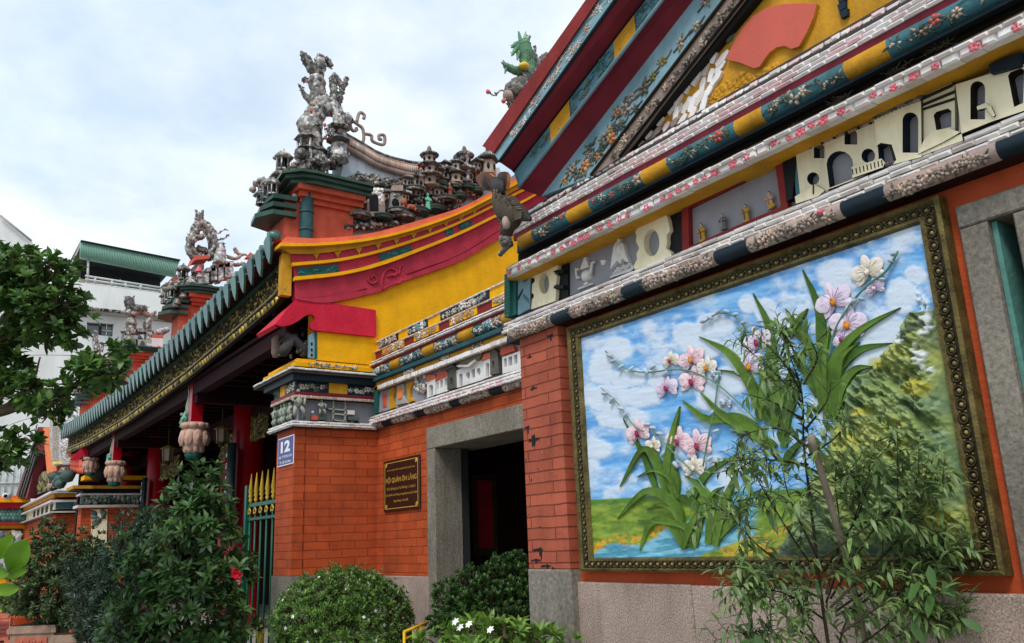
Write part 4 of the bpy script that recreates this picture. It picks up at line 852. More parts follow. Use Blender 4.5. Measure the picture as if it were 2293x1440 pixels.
# ================================================================ CARP WATERSPOUT at the wing's corner
YS = 2.70
def sp(x, y, Y=YS): return np.array(P(1080 + x / 6, 330 + y / 6, Y))
ws = thing('carp_waterspout', tuple(P(1140, 520, YS)), 'dark carp shaped waterspout with fan tail diving at the cornice corner', 'waterspout')
mat('carpbody', (92, 82, 66), (78, 70, 58), (104, 92, 74), dirt=.5, bump=.4); b = MB().use('carpbody'); q = spl([np.append(sp(*a), r) for a, r in (((225, 560), .030), ((235, 700), .055), ((330, 850), .075), ((400, 960), .065), ((345, 1060), .05), ((320, 1180), .04))], 16)
b.tube([x[:3] for x in q], [x[3] * .95 for x in q], 12, .05)
for x in q[3:13]:
    for k in range(9):
        a = k * .7 + random.uniform(0, .3); b.ell(x[:3] + np.array([math.cos(a), -abs(math.sin(a)), math.sin(a)]) * x[3] * .74, (.012, .006, .016), None, 6, 3)
bo = obj('carp_body', b, ws)
tl_ = MB().use('darkfig')
mat('carptail', (112, 74, 58), dirt=.4, bump=.2)
tl_.use('carptail')
for poly in ([(150, 560), (100, 590), (20, 575), (-70, 470), (-90, 400), (-50, 360), (20, 335), (90, 345), (150, 390), (160, 440)], [(190, 460), (205, 370), (250, 330), (310, 325), (340, 370), (340, 460), (320, 560), (240, 590)]):
    tl_.plate(lambda u, v, n: (u, YS + .01 - n, v), [YU(1080 + a / 6, 330 + c_ / 6, YS) for a, c_ in poly], -.012, .012, (), 'petalorange')
tl_.use('darkfig')
for k in range(7): tl_.tube([sp(135 + k * 22, 400), sp(140 + k * 22, 500, YS - .02), sp(165 + k * 18, 620, YS - .02)], [.006, .014, .014], 6)
for k in range(9): tl_.use('darkfig').tube([sp(150, 560, YS - .016), sp(100 - k * 4, 520 - k * 10, YS - .016), sp(20 - (4 - abs(k - 4)) * 12, 570 - k * 26, YS - .016)], .0035, 4)
for k in range(5): tl_.tube([sp(240, 560, YS - .016), sp(225 + k * 22, 440, YS - .016), sp(220 + k * 28, 350, YS - .016)], .0035, 4)
obj('tail', tl_, bo)
hd = MB().use('mosaicpale'); hd.ell(sp(270, 960, YS - .03), (.028, .022, .045), None, 10, 6, .12); hd.use('shell').ell(sp(320, 1010, YS - .05), (.022, .03, .04), None, 8, 5, .1); hd.use('black').ell(sp(285, 975, YS - .055), (.012, .006, .006)); hd.ell(sp(262, 945, YS - .055), (.006, .006, .006))
hd.use('mosaicdark'); hd.ell(sp(310, 1240), (.045, .04, .03), None, 10, 6, .1); hd.ell(sp(330, 1300), (.04, .04, .025), None, 10, 6, .1); obj('head', hd, bo)
fn_ = MB().use('carpbody'); FS = lambda u, v, n: (u, YS - n, v)
fn_.plate(FS, [YU(1080 + a / 6, 330 + c_ / 6, YS) for a, c_ in ((330, 650), (400, 650), (470, 730), (530, 800), (575, 870), (560, 960), (440, 1000), (420, 860), (370, 760))], -.02, .02)
for k in range(7): fn_.use('shelldark').tube([sp(350 + k * 18, 690 + k * 22, YS - .02), sp(385 + k * 24, 670 + k * 26, YS - .024)], [.008, .004], 5)
for k in range(5): fn_.use('darkfig').tube([sp(540 + k * 22, 990), sp(570 + k * 18, 880 + k * 12), sp(610 + k * 10, 860 + k * 20)], [.014, .012, .004], 6)
obj('fin', fn_, bo)
pp = MB().use('mosaicdark'); pp.tube([sp(390, 1300), sp(330, 1345), sp(235, 1440)], .016, 10, cap=False); pp.tube([sp(390, 1300), sp(330, 1345), sp(237, 1438)], .012, 10); obj('spout_pipe', pp, bo)
# ================================================================ GATEWAY WALL (recessed between hall and wing)
YB = 3.893; XS = -8.11
gate = thing('gateway_wall', (-6, YB, 0), 'recessed brick gateway wall with stone door frame between hall pier and mural wing', 'wall')
def ybr(px, row): return VPY + (px - VPX) * (row - VPY) / 1200
def zg(row, Y): return P(1000, row, Y).z
def xg(px, row, Y): return P(px, ybr(px, row), Y).x
GE = -3.95
dl = P(960, 1100, YB).x; dt = P(962, 958, YB).z; ol, ot = P(977, 1020, YB).x, P(977, 1003, YB).z; plz = P(900, 1289, YB).z
w = MB().use('brick'); w.plate(FY(YB), [(XS - .2, plz), (dl, plz), (dl, dt), (-4.7, dt), (-4.7, plz), (GE, plz), (GE, 3.0), (XS - .2, 3.0)], -.3, 0); obj('wall', w, gate)
w = MB().use('granite'); w.fbox(FY(YB - .012), XS - .1, dl - .004, 0, plz - .003, -.3, 0, .006); w.fbox(FY(YB - .012), -4.69, GE, 0, plz - .003, -.3, 0, .006); obj('plinth', w, gate)
w = MB().use('greystone'); F = FY(YB - .02)
yr = PX(1036, 1200, ol).y
w.fbox(F, dl + .003, -6.05, ot, dt - .003, -.5, 0, .006); w.fbox(F, -6.045, -4.703, ot, dt - .003, -.5, 0, .006)
w.box(dl + .003, ol, YB - .017, yr, 0, ot - .003); w.box(-4.95, -4.703, YB - .017, yr, 0, ot - .003); obj('door_frame', w, gate)
pas = MB().use('darkred'); pas.box(-7.6, -7.45, yr + .01, 9.5, 0, 3.2); pas.box(-4.1, -3.96, 4.2, 9.5, 0, 3.2); pas.box(-7.6, -3.96, 9.4, 9.6, 0, 3.2); pas.use('bgdark').box(-8.1, -3.96, 4.19, 9.6, 3.2, 3.3); pas.box(-7.45, ol - .003, yr + .01, yr + .08, 0, 3.2); obj('passage', pas, gate)  # the top slab is an unseen roof added to keep the passage dark
XD = -7.44; a, b, c = PX(1053, 1063, XD), PX(1114, 1248, XD), PX(1058, 1245, XD)
dp = MB().use('gilt'); dp.box(XD - .005, XD + .02, a.y, b.y, c.z, a.z); mat('doorred', (150, 30, 34), rough=.4); dp.use('doorred').box(XD + .02, XD + .03, a.y + .06, b.y - .06, c.z + .07, a.z - .06); obj('red_door', dp, gate)
def gstrip(mb, r0, Y0, r1, Y1, pxl, m, back=3.95):
    z0, z1 = zg(r0, Y0), zg(r1, Y1); x0, x1 = xg(pxl, r0, Y0), xg(pxl, r1, Y1)
    mb.use(m).add([(x0, Y0, z0), (GE, Y0, z0), (x1, Y1, z1), (GE, Y1, z1), (x0, back, z0), (x1, back, z1), (GE, back, z0), (GE, back, z1)], [(0, 2, 3, 1), (0, 4, 5, 2), (0, 1, 6, 4), (2, 5, 7, 3)])
def gtile(mb, r0, r1, Y, pxl, pitch, m='tile', jit=.004, d=.03): mb.use(m).tiles(FY(Y), xg(pxl, r0, Y), GE, zg(r1, Y), zg(r0, Y), -d, 0, pitch, jit, .004, .006)
G = MB()
gstrip(G, 692, 3.88, 715, 3.88, 836, 'yellow'); gstrip(G, 715, 3.87, 737, 3.87, 831, 'red'); gstrip(G, 736, 3.83, 746, 3.80, 820, 'groove'); gstrip(G, 745, 3.815, 756, 3.83, 824, 'red')
gstrip(G, 755, 3.85, 782, 3.85, 830, 'blackteal'); gstrip(G, 781, 3.80, 790, 3.815, 832, 'teal'); gstrip(G, 790, 3.82, 793, 3.82, 834, 'blackteal'); gstrip(G, 792, 3.845, 806, 3.845, 838, 'oldyellow')
gstrip(G, 804, 3.80, 815, 3.80, 845, 'groove'); gstrip(G, 814, 3.79, 821, 3.86, 846, 'oldyellow'); gstrip(G, 821, 3.87, 882, 3.87, 836, 'grey'); gstrip(G, 879, 3.83, 898, 3.815, 826, 'groove'); gstrip(G, 896, 3.86, 916, 3.875, 832, 'blackteal')
go = obj('parapet', G, gate)
t = MB(); gtile(t, 689, 692.5, 3.862, 832, .09, 'tile', .002); gtile(t, 713, 716, 3.85, 829, .09, 'tile', .002); obj('white_ledge', t, go)
t = MB(); gtile(t, 735.5, 740, 3.815, 820, .1, 'tile'); gtile(t, 741, 745.5, 3.79, 819, .1, 'tile'); obj('upper_tile_cornice', t, go)
t = MB(); gtile(t, 804, 815, 3.775, 845, .045, 'tile', .004, .04); obj('lower_tile_cornice', t, go)
t = MB(); gtile(t, 879, 884, 3.82, 827, .12, 'tile', .002); gtile(t, 885, 891, 3.795, 826, .05, 'tilepink'); gtile(t, 892, 898, 3.79, 826, .05, 'tilepink'); obj('frieze_tile_row', t, go)
t = MB()
for (r0, r1, Y, segs) in ((694, 713, 3.878, ((849, 892, 'g'), (916, 958, 'g'), (987, 1096, 'g'))), (717, 735, 3.868, ((857, 905, 'y'), (928, 983, 'y'), (1008, 1069, 'y'), (1103, 1160, 'y')))):
    for (a, b, k) in segs:
        xa, xb = xg(a, (r0 + r1) / 2, Y), xg(b, (r0 + r1) / 2, Y); z0, z1 = zg(r1, Y) + .004, zg(r0, Y) - .004
        t.use('blackteal' if k == 'g' else 'yellow').fbox(FY(Y), xa, xb, z0, z1, -.01, .006)
        floral(t, FY(Y), xa + .03, xb - .03, z0 + .01, z1 - .01, .006, max(3, int((xb - xa) / .06)), .034, ['whitepaint', 'petal', 'petalorange'] if k == 'y' else ['whitepaint', 'petal', 'paleteal'], ['petal', 'vine'] if k == 'g' else ['olive', 'petalorange'], 'petal', .9)
obj('parapet_relief', t, go)
t = MB(); zt, zb2 = zg(755, 3.85), zg(781, 3.85); r = (zt - zb2) / 2; zc = (zt + zb2) / 2; F = FY(3.86)
for (a, b, m) in ((830, 872, 'teal'), (872, 893, 'oldyellow'), (893, 945, 'teal'), (945, 970, 'oldyellow'), (970, 1024, 'teal'), (1024, 1057, 'oldyellow'), (1057, 1122, 'teal'), (1122, 1200, 'oldyellow')):
    xa, xb = xg(a, 768, 3.81), min(GE, xg(b, 768, 3.81)); t.use(m).hcyl(F, xa, xb, zc, r * (.9 if m == 'teal' else 1), 0, 10)
    if m == 'teal': floral(t, F, xa + .03, xb - .03, zc - r * 1.1, zc + r * .7, 0, max(3, int((xb - xa) / .07)), .04, ['whitepaint', 'petal', 'paleteal'], ['vine', 'petal'], 'vine', .9, (zc, r * .9))
obj('roundel_moulding', t, go)
t = MB()
for (a, b) in ((905, 925), (985, 1005), (1055, 1080)): xa, xb = xg(a, 799, 3.84), xg(b, 799, 3.84); floral(t, FY(3.842), xa, xb, zg(806, 3.84), zg(793, 3.84), 0, 5, .03, ['petal', 'whitepaint'], ['vine', 'olive'], 'vine', 1)
obj('stucco_flower', t, go)
t = MB(); zt, zb2 = zg(897, 3.86), zg(915, 3.86); r = (zt - zb2) / 2; zc = (zt + zb2) / 2; F = FY(3.865)
for (a, b, m) in ((832, 856, 'shell'), (856, 878, 'blackteal'), (878, 929, 'shell'), (929, 952, 'blackteal'), (952, 1007, 'shell'), (1007, 1030, 'blackteal'), (1030, 1096, 'shell'), (1096, 1127, 'blackteal'), (1127, 1200, 'shell')):
    xa, xb = xg(a, 906, 3.84), min(GE, xg(b, 906, 3.84)); t.use(m).hcyl(F, xa, xb, zc, r * (1.1 if m == 'shell' else .9), 0, 8)
    if m == 'shell': floral(t, F, xa + .02, xb - .02, zc - r * 1.2, zc + r * .4, 0, max(4, int((xb - xa) / .05)), .035, ['shell', 'petal'], ['shelldark', 'shell'], None, .8, (zc, r * 1.05))
obj('fruit_moulding', t, go)
YG = 3.855
def zh(x, y): return YU(820 + x / 4, 620 + y / 4, YG)
h = MB()                                        # little moulded town along the frieze
def hp(m, pts, n=0., holes=(), edge=None): h.use(m).plate(FY(YG), [zh(*p) for p in pts], -.02, .001 + n, [[zh(*p) for p in q_] for q_ in holes], edge)
hp('whitepaint', [(555, 940), (630, 905), (632, 1055), (556, 1085)], .012, [arch(572, 610, 965, 1070)]); hp('tileorange', [(548, 940), (560, 880), (625, 880), (640, 905), (555, 942)], .02)
hp('whitepaint', [(636, 935), (740, 885), (742, 1020), (636, 1055)], .006, [[(640, 945), (655, 938), (655, 1005), (640, 1012)], [(668, 930), (692, 918), (692, 988), (668, 1000)], [(708, 912), (732, 900), (732, 968), (708, 980)]]); hp('tileorange', [(630, 935), (650, 865), (730, 840), (745, 882)], .016)
hp('shelldark', [(745, 1015), (748, 840), (770, 800), (790, 790), (810, 810), (818, 995)], .022, [[(770, 910), (790, 900), (792, 960), (772, 968)]]); hp('shelldark', [(735, 850), (760, 800), (790, 780), (830, 810), (800, 815), (765, 830)], .035)
hp('whitepaint', [(812, 840), (1050, 740), (1056, 920), (816, 995)], .004, [arch(835, 868, 865, 980), oval(915, 885, 19, 36), oval(1010, 850, 19, 36), [(948, 830), (978, 818), (980, 900), (950, 912)]])
hp('shelldark', [(850, 745), (900, 720), (980, 690), (1020, 660), (1060, 690), (1040, 740), (960, 770), (880, 790)], .03); hp('tile', [(840, 800), (870, 790), (940, 790), (1010, 740), (1015, 755), (950, 810), (860, 812)], .04)
hp('whitepaint', [(1056, 755), (1125, 725), (1130, 890), (1060, 915)], .008, [arch(1078, 1110, 770, 895)]); hp('tileorange', [(1045, 755), (1070, 690), (1130, 680), (1135, 720)], .016)
hp('shelldark', [(1130, 880), (1128, 690), (1145, 655), (1170, 650), (1195, 675), (1210, 865)], .022, [[(1145, 760), (1165, 750), (1168, 810), (1148, 820)]])
hp('tileorange', [(1215, 690), (1230, 640), (1330, 620), (1350, 660), (1225, 705)], .02); hp('whitepaint', [(1222, 720), (1480, 630), (1480, 800), (1226, 870)], .004, [[(1236, 735), (1262, 726), (1264, 800), (1240, 812)], [(1275, 722), (1312, 708), (1314, 790), (1278, 803)], [(1325, 703), (1358, 692), (1360, 775), (1328, 785)]])
hp('oldyellow', [(210, 1190), (210, 1010), (250, 990), (265, 1010), (250, 1080), (262, 1170)], .008); hp('oldyellow', [(365, 960), (430, 930), (400, 1010), (400, 1080), (430, 1110), (385, 1130)], .01); hp('grey', [(120, 1215), (130, 1030), (215, 1005), (215, 1190)], .006); hp('tileorange', [(160, 1170), (160, 1060), (190, 1050), (190, 1160)], .014)
hp('bggrey', [(275, 1150), (285, 990), (310, 965), (345, 960), (350, 1000), (340, 1060), (365, 1130)], .012); hp('orangepaint', [(300, 1100), (300, 1000), (335, 990), (335, 1085)], .02)
for k in range(26): h.use('whitepaint' if k % 3 else 'shell').dome(FY(YG), *zh(random.uniform(440, 550), 990 - random.uniform(0, 60) * (k % 3) + random.uniform(-60, 60)), .002, .022, .02, .02, k, 7, 2)
hp('greentrim', [(80, 1030), (115, 1015), (118, 1220), (84, 1235)], .02)
obj('town_relief', h, go)
# ---- plaque and number plate
FONTS = {}
def text_mesh(txt, width, height, depth=.003, extra=()):
    c = bpy.data.curves.new('t', 'FONT'); c.body = txt; c.size = 1; c.extrude = 0; c.offset = extra[0] if extra else 0
    o = bpy.data.objects.new('t', c); me = o.to_mesh(); v = np.array([q.co[:2] for q in me.vertices]); f = [tuple(p.vertices) for p in me.polygons]
    o.to_mesh_clear(); bpy.data.objects.remove(o); bpy.data.curves.remove(c)
    lo_, hi = v.min(0), v.max(0); v = (v - lo_) / (hi - lo_) * np.array([width, height]); return v, f
def write(mb, F, txt, u0, v0, wd, ht, n, shear=0., off=0.):
    v, f = text_mesh(txt, wd, ht, extra=(off,)); mb.add([F(u0 + a, v0 + b + shear * a, n) for a, b in v], f)
plq = thing('history_plaque', tuple(P(898, 1140, YB)), 'black plaque with gold lettering on the brick wall left of the doorway', 'plaque')
p1, p2, p3, p4 = [YU(a, b, YB - .02) for a, b in ((860, 1037), (940, 1013), (938, 1140), (858, 1147))]
u0, u1, v0, v1 = (p1[0] + p4[0]) / 2, (p2[0] + p3[0]) / 2, (p3[1] + p4[1]) / 2 , (p1[1] + p2[1]) / 2
q = MB().use('plaqueblack'); q.fbox(FY(YB), u0, u1, v0, v1, -.01, .02, .004); po = obj('slab', q, plq)
q = MB().use('plaquegold'); F = FY(YB); e = .025
for (a, b, c, d) in ((u0 + e, u1 - e, v0 + e, v0 + e + .008), (u0 + e, u1 - e, v1 - e - .008, v1 - e), (u0 + e, u0 + e + .01, v0 + e, v1 - e), (u1 - e - .01, u1 - e, v0 + e, v1 - e)): q.fbox(F, a, b, c, d, .018, .0215)
for (a, b) in ((u0 + .06, v0 + .05), (u1 - .06, v0 + .05), (u0 + .06, v1 - .05), (u1 - .06, v1 - .05)): q.dome(F, a, b, .019, .03, .02, .004, .6, 8, 2)
obj('border', q, po)
W, Hh = u1 - u0, v1 - v0; q = MB().use('plaquegold')
for txt, cx, wd, vy, ht, o_ in (('DI TÍCH KIẾN TRÚC NGHỆ THUẬT QUỐC GIA', .5, .78, .775, .05, .012), ('HỘI QUÁN ÔN LĂNG', .5, .86, .53, .15, .02), ('Số 12 đường Lão Tử, Phường 11, Quận 5', .5, .80, .40, .075, .012), ('Được Bộ Văn hóa Thông tin công nhận theo Quyết định', .5, .88, .285, .065, .012), ('Ngày 28 tháng 12 năm 2002', .5, .40, .165, .055, .012)):
    write(q, F, txt, u0 + (cx - wd / 2) * W, v0 + vy * Hh, wd * W, ht * Hh, .0215, 0, o_)
obj('lettering', q, po)
mat('screw', (150, 150, 150), metal=.6)
# ================================================================ MAIN HALL
hall = thing('temple_hall', (-15.6, 3.5, 0), 'long temple hall with yellow gable wall, green eave tiles and deep dark porch', 'temple')
XF = XS - .52
def zcn(row, o, px=661): return P(px, row, 3.0 - o).z
pier = MB().use('brick'); pier.box(XF, XS, 3.0, YB + .05, P(655, 1290, 3.0).z, zcn(950, 0)); po = obj('pier', pier, hall)
q = MB().use('basestone'); q.box(XF - .004, XS + .012, 2.985, YB + .05, 0, P(655, 1290, 3.0).z - .003); obj('pier_base', q, po)
q = MB().use('brick'); q.box(XS - .03, XS + .008, 2.992, 3.0 + .10, P(655, 1290, 3.0).z + .002, zcn(950, 0) - .01); obj('corner_strip', q, po)
def collar(mb, m, r0, r1, o, oL=None, px=661, y1=YB - .02):
    oL = o if oL is None else oL; mb.use(m).box(XF - oL, XS + o, 3.0 - o, y1, zcn(r1, o, px), zcn(r0, o, px))
def collartile(mb, r0, r1, o, oL, px=661, m='tile', pitch=.07):
    z0, z1 = zcn(r1, o, px), zcn(r0, o, px); mb.use(m)
    mb.tiles(FY(3.0 - o), XF - oL, XS + o, z0, z1, -.04, .012, pitch, .003, .003, .005); mb.tiles(FX(XS + o), 3.0 - o, YB - .03, z0, z1, -.04, .012, pitch, .003, .003, .005)
cp = MB()
collar(cp, 'grey', 886, 945, -.05, .10); collar(cp, 'groove', 939, 953, .05, .12, 660); collar(cp, 'maroon', 874, 882, .03, .14, 664); collar(cp, 'groove', 881, 889, .025, .13, 664); collar(cp, 'blackteal', 848, 876, .01, .10, 664); collar(cp, 'blackteal', 836, 850, .06, .3, 655); collar(cp, 'groove', 823, 835, .10, .52, 646); collar(cp, 'yellow', 815, 824, .04, .40, 650); collar(cp, 'yellow', 808, 816, .0, .35, 655)
co = obj('pier_capital', cp, hall)
t = MB(); collartile(t, 824, 828.5, .10, .52, 646); collartile(t, 829, 834, .085, .50, 646); obj('tile_band', t, co); t = MB(); collartile(t, 939.5, 944, .05, .12, 660); collartile(t, 944.6, 949, .06, .13, 660); collartile(t, 949.5, 953, .045, .11, 660); obj('tile_band', t, co); t = MB(); collartile(t, 882, 888, .03, .13, 664, 'petal', .03); obj('tile_band', t, co)
t = MB(); F = FX(XS + .012)
z0, z1 = zcn(875, .01, 664), zcn(851, .01, 664)
ya, yb = PX(735, 868, XS).y, PX(776, 873, XS).y; t.use('oldyellow').fbox(F, ya, yb, z0, z1, -.01, .012)
floral(t, F, 3.02, ya - .02, z0 + .01, z1 - .02, 0, 12, .026, ['petal', 'flowerpink', 'vine', 'whitepaint'], ['vine', 'greentrim'], 'vine', 1); floral(t, F, yb + .02, YB - .05, z0 + .01, z1 - .02, 0, 12, .026, ['petal', 'vine', 'whitepaint'], ['vine', 'greentrim'], 'vine', 1)
F2 = FY(2.988); t.use('oldyellow').fbox(F2, -8.52, -8.38, z0, z1, -.01, .012); floral(t, F2, -8.36, -8.14, z0, z1, 0, 8, .03, ['petal', 'whitepaint'], ['vine'], 'vine', 1); floral(t, F2, -8.75, -8.54, z0, z1, 0, 5, .03, ['vine'], ['greentrim', 'vine'], 'vine', 1)
obj('capital_flower', t, co); t = MB(); zz0, zz1 = zcn(823, .02, 650), zcn(816, .02, 650); floral(t, FX(XS + .042), PX(690, 822, XS).y, PX(795, 836, XS).y, zz0, zz1, 0, 12, .022, ['whitepaint', 'paleteal'], ['greentrim', 'paleteal'], None, 1)
obj('capital_flower', t, co)
# modelled figures and furniture in the grey panel
t = MB(); F = FX(XS - .05); zb0, zb1 = zcn(939, 0, 661), zcn(889, 0, 664)
def zk(x, y): q_ = PX(560 + x / 6, 790 + y / 6, XS - .02); return (q_.y, q_.z)
mat('grisaille', (158, 164, 150), dirt=.6, dcol=(70, 74, 66), bump=.3); mat('grisgreen', (84, 102, 88), dirt=.4)
def kfig(x, y, hh, sp_=1.): 
    u, v = zk(x, y); k = hh * .00093; t.use('grisaille')
    X3 = lambda a, b, n: F(u + a * k * sp_, v + b * k, n)
    t.tube([X3(0, .4, .05), X3(.02, .6, .06), X3(0, .82, .05)], [k * .13, k * .15, k * .1], 8); t.ell(X3(0, .93, .055), (k * .08, k * .08, k * .1), None, 8, 6)
    t.tube([X3(-.06, .45, .05), X3(-.12, .2, .07), X3(-.08, 0, .05)], [k * .09, k * .075, k * .05], 6); t.tube([X3(.06, .45, .05), X3(.18, .25, .08), X3(.26, 0, .05)], [k * .09, k * .075, k * .05], 6)
    t.tube([X3(-.1, .78, .05), X3(-.24, .62, .08), X3(-.1, .5, .1)], [k * .06, k * .055, k * .04], 6); t.tube([X3(.1, .78, .05), X3(.22, .66, .08), X3(.18, .45, .1)], [k * .06, k * .055, k * .04], 6)
kfig(625, 880, 310); kfig(945, 850, 180); 
for (x, y, w_, hh, m) in ((820, 905, 90, 50, 'fanred'), (905, 900, 110, 60, 'grisgreen'), (1300, 830, 95, 50, 'whitepaint'), (1310, 905, 85, 40, 'grisgreen'), (1395, 940, 60, 60, 'grisgreen'), (1330, 940, 110, 25, 'darkfig')):
    a, b = zk(x, y), zk(x + w_, y + w_ * .06); t.use(m).fbox(F, a[0], b[0], a[1], a[1] + hh * .0009, 0, .05)
t.use('grisaille')
for x in (1100, 1260): t.fbox(F, zk(x, 900)[0], zk(x + 18, 900)[0], zb0, zb1 + .01, 0, .05)
for y in (765, 828, 915): a, b = zk(1040 if y < 800 else 1100, y), zk(1290, y + 20); t.add([F(a[0], a[1], .05), F(b[0], b[1], .05), F(b[0], b[1] + .015, .05), F(a[0], a[1] + .015, .05), F(a[0], a[1], 0), F(b[0], b[1], 0), F(b[0], b[1] + .015, 0), F(a[0], a[1] + .015, 0)], [(0, 1, 2, 3), (0, 4, 5, 1), (3, 2, 6, 7)])
t.dome(F, *zk(955, 705), .04, .035, .012, .04); t.use('whitepaint').dome(F, *zk(840, 800), .03, .015, .015, .02); t.dome(F, *zk(718, 855), .04, .018, .02, .02)
F2_ = FY(3.05)
for i, (u, hh) in enumerate(((-8.72, .22), (-8.62, .2), (-8.52, .21), (-8.42, .2), (-8.34, .2), (-8.27, .19))):
    t.use(('grisaille', 'grisgreen')[i % 3 == 1]); b0 = zcn(939, .0, 661)
    t.tube([F2_(u, b0 + hh * .35, .04), F2_(u + .01, b0 + hh * .55, .05), F2_(u, b0 + hh * .8, .04)], [.035, .04, .028], 8); t.ell(F2_(u, b0 + hh * .93, .05), (.022, .022, .026), None, 8, 6)
    for s in (-1, 1): t.tube([F2_(u + s * .015, b0 + hh * .4, .04), F2_(u + s * .03, b0 + hh * .2, .06), F2_(u + s * .035, b0, .04)], [.022, .02, .014], 6); t.tube([F2_(u + s * .03, b0 + hh * .78, .04), F2_(u + s * .06, b0 + hh * .62, .07)], [.016, .012], 6)
obj('figure_relief', t, co)
num = thing('number_plate', tuple(P(640, 1040, 2.99)), 'blue enamel house number plate reading 12 on the brick pier', 'sign')
c4 = [YU(a, b, 2.985) for a, b in ((623, 985), (659, 970), (655, 1036), (620, 1049))]
u0, u1 = (c4[0][0] + c4[3][0]) / 2, (c4[1][0] + c4[2][0]) / 2; v0, v1 = (c4[2][1] + c4[3][1]) / 2, (c4[0][1] + c4[1][1]) / 2
q = MB().use('signwhite'); q.fbox(FY(3.0), u0, u1, v0, v1, .0, .012, .002); q.use('signblue').fbox(FY(3.0), u0 + .012, u1 - .012, v0 + .012, v1 - .012, .012, .0135); no_ = obj('plate', q, num)
W, Hh = u1 - u0, v1 - v0; q = MB().use('signwhite')
write(q, FY(3.0), '12', u0 + W * .2, v0 + Hh * .46, W * .58, Hh * .4, .0145, 0, .045); write(q, FY(3.0), 'Lão Tử P.Chợ Lớn', u0 + W * .1, v0 + Hh * .25, W * .8, Hh * .12, .0145, 0, .02); write(q, FY(3.0), 'TP. Hồ Chí Minh', u0 + W * .15, v0 + Hh * .08, W * .7, Hh * .11, .0145, 0, .02)
obj('lettering', q, no_)
# ---- yellow gable wall and its curved red mouldings
def zs(x, y, X): q_ = PX(620 + x / 4.41, 420 + y / 4.41, X); return np.array((q_.y, q_.z))
def curve(pts, X, n=40, ye=6.9):
    q_ = [zs(*p, X) for p in pts]; q_ = spl(q_, n); d = (q_[-1] - q_[-6]); k = (ye - q_[-1][0]) / d[0]
    return [tuple(a) for a in q_] + [tuple(q_[-1] + d * k * t + np.array((0, .10 * t * t))) for t in (.34, .67, 1)]
gw = MB().use('yellow')
topc = curve([(60, 560), (420, 520), (900, 470), (1330, 365), (1800, 215), (2110, 70)], XS, 20)
low = [(9.3, 2.6), (PX(707, 805, XS).y, 2.6)]
zgw = zcn(810, 0, 655)
gw.plate(FX(XS), [(PX(707, 805, XS).y, zgw), (YB - .02, zgw), (YB - .02, 2.9), (9.3, 2.9), (9.3, topc[-1][1])] + [(a, b - .05) for a, b in reversed(topc) if a > PX(707, 805, XS).y], -.25, 0); obj('gable_wall', gw, hall)
def rband(mb, m, up, lo, n1, X=XS): mb.use(m).band(FX(XS), curve(up, XS + n1), curve(lo, XS + n1), -.05, n1)
rb = MB()
T0 = [(95, 485), (420, 500), (900, 455), (1330, 345), (1800, 200), (2100, 55)]
T1 = [(35, 545), (420, 545), (900, 498), (1330, 400), (1800, 240), (2120, 75)]
T2 = [(35, 578), (420, 572), (900, 524), (1350, 420), (1800, 262), (2130, 98)]
T3 = [(140, 652), (420, 648), (900, 575), (1350, 455), (1800, 300), (2150, 135)]
T4 = [(150, 742), (600, 700), (1010, 612), (1500, 455), (1850, 310), (2160, 155)]
T5 = [(160, 772), (600, 728), (1020, 638), (1500, 482), (1850, 335), (2160, 182)]
T6 = [(175, 880), (640, 830), (1000, 740), (1500, 560), (1850, 415), (2165, 262)]
T7 = [(175, 915), (640, 862), (1050, 762), (1500, 592), (1850, 445), (2165, 290)]
T8 = [(180, 1080), (400, 1085), (700, 1040), (1000, 985), (1270, 880), (1800, 670), (2200, 430)]
T9 = [(190, 1102), (400, 1135), (620, 1120), (1040, 1020), (1230, 935), (1800, 730), (2220, 490)]
rband(rb, 'salmon', T0, T1, .10); rband(rb, 'yellow', T1, T2, .16); rband(rb, 'oldyellow', T2, T3, .10); rband(rb, 'rose', T3, T4, .075); rband(rb, 'yellow', T4, T5, .10); rband(rb, 'rose', T5, T6, .06); rband(rb, 'yellow', T6, T7, .085); rband(rb, 'rose', T7, T8, .04); rband(rb, 'rose', T8, T9, .055)
ro = obj('gable_moulding', rb, hall)
for pts in ([(195, 795), (605, 755), (612, 830), (215, 875)], [(1000, 665), (1320, 570), (1330, 625), (1030, 725)], [(1668, 420), (1740, 395), (1745, 460), (1680, 490)], [(1810, 355), (1915, 325), (1920, 380), (1830, 415)]):
    q = MB(); pp_ = [tuple(zs(*p, XS + .065)) for p in pts]; q.use('greentrim').plate(FX(XS), pp_, .05, .066); u0, u1 = pp_[0][0], pp_[1][0]
    for k in range(14): 
        t_ = random.random(); s_ = random.uniform(.2, .8); u_ = lerp(u0, u1, t_); v_ = lerp(lerp(pp_[3][1], pp_[2][1], t_), lerp(pp_[0][1], pp_[1][1], t_), s_); q.use('teal' if k % 2 else 'greentrim').dome(FX(XS), u_, v_, .065, .03, .014, .012, random.uniform(0, 3), 7, 2)
    obj('green_panel', q, ro)
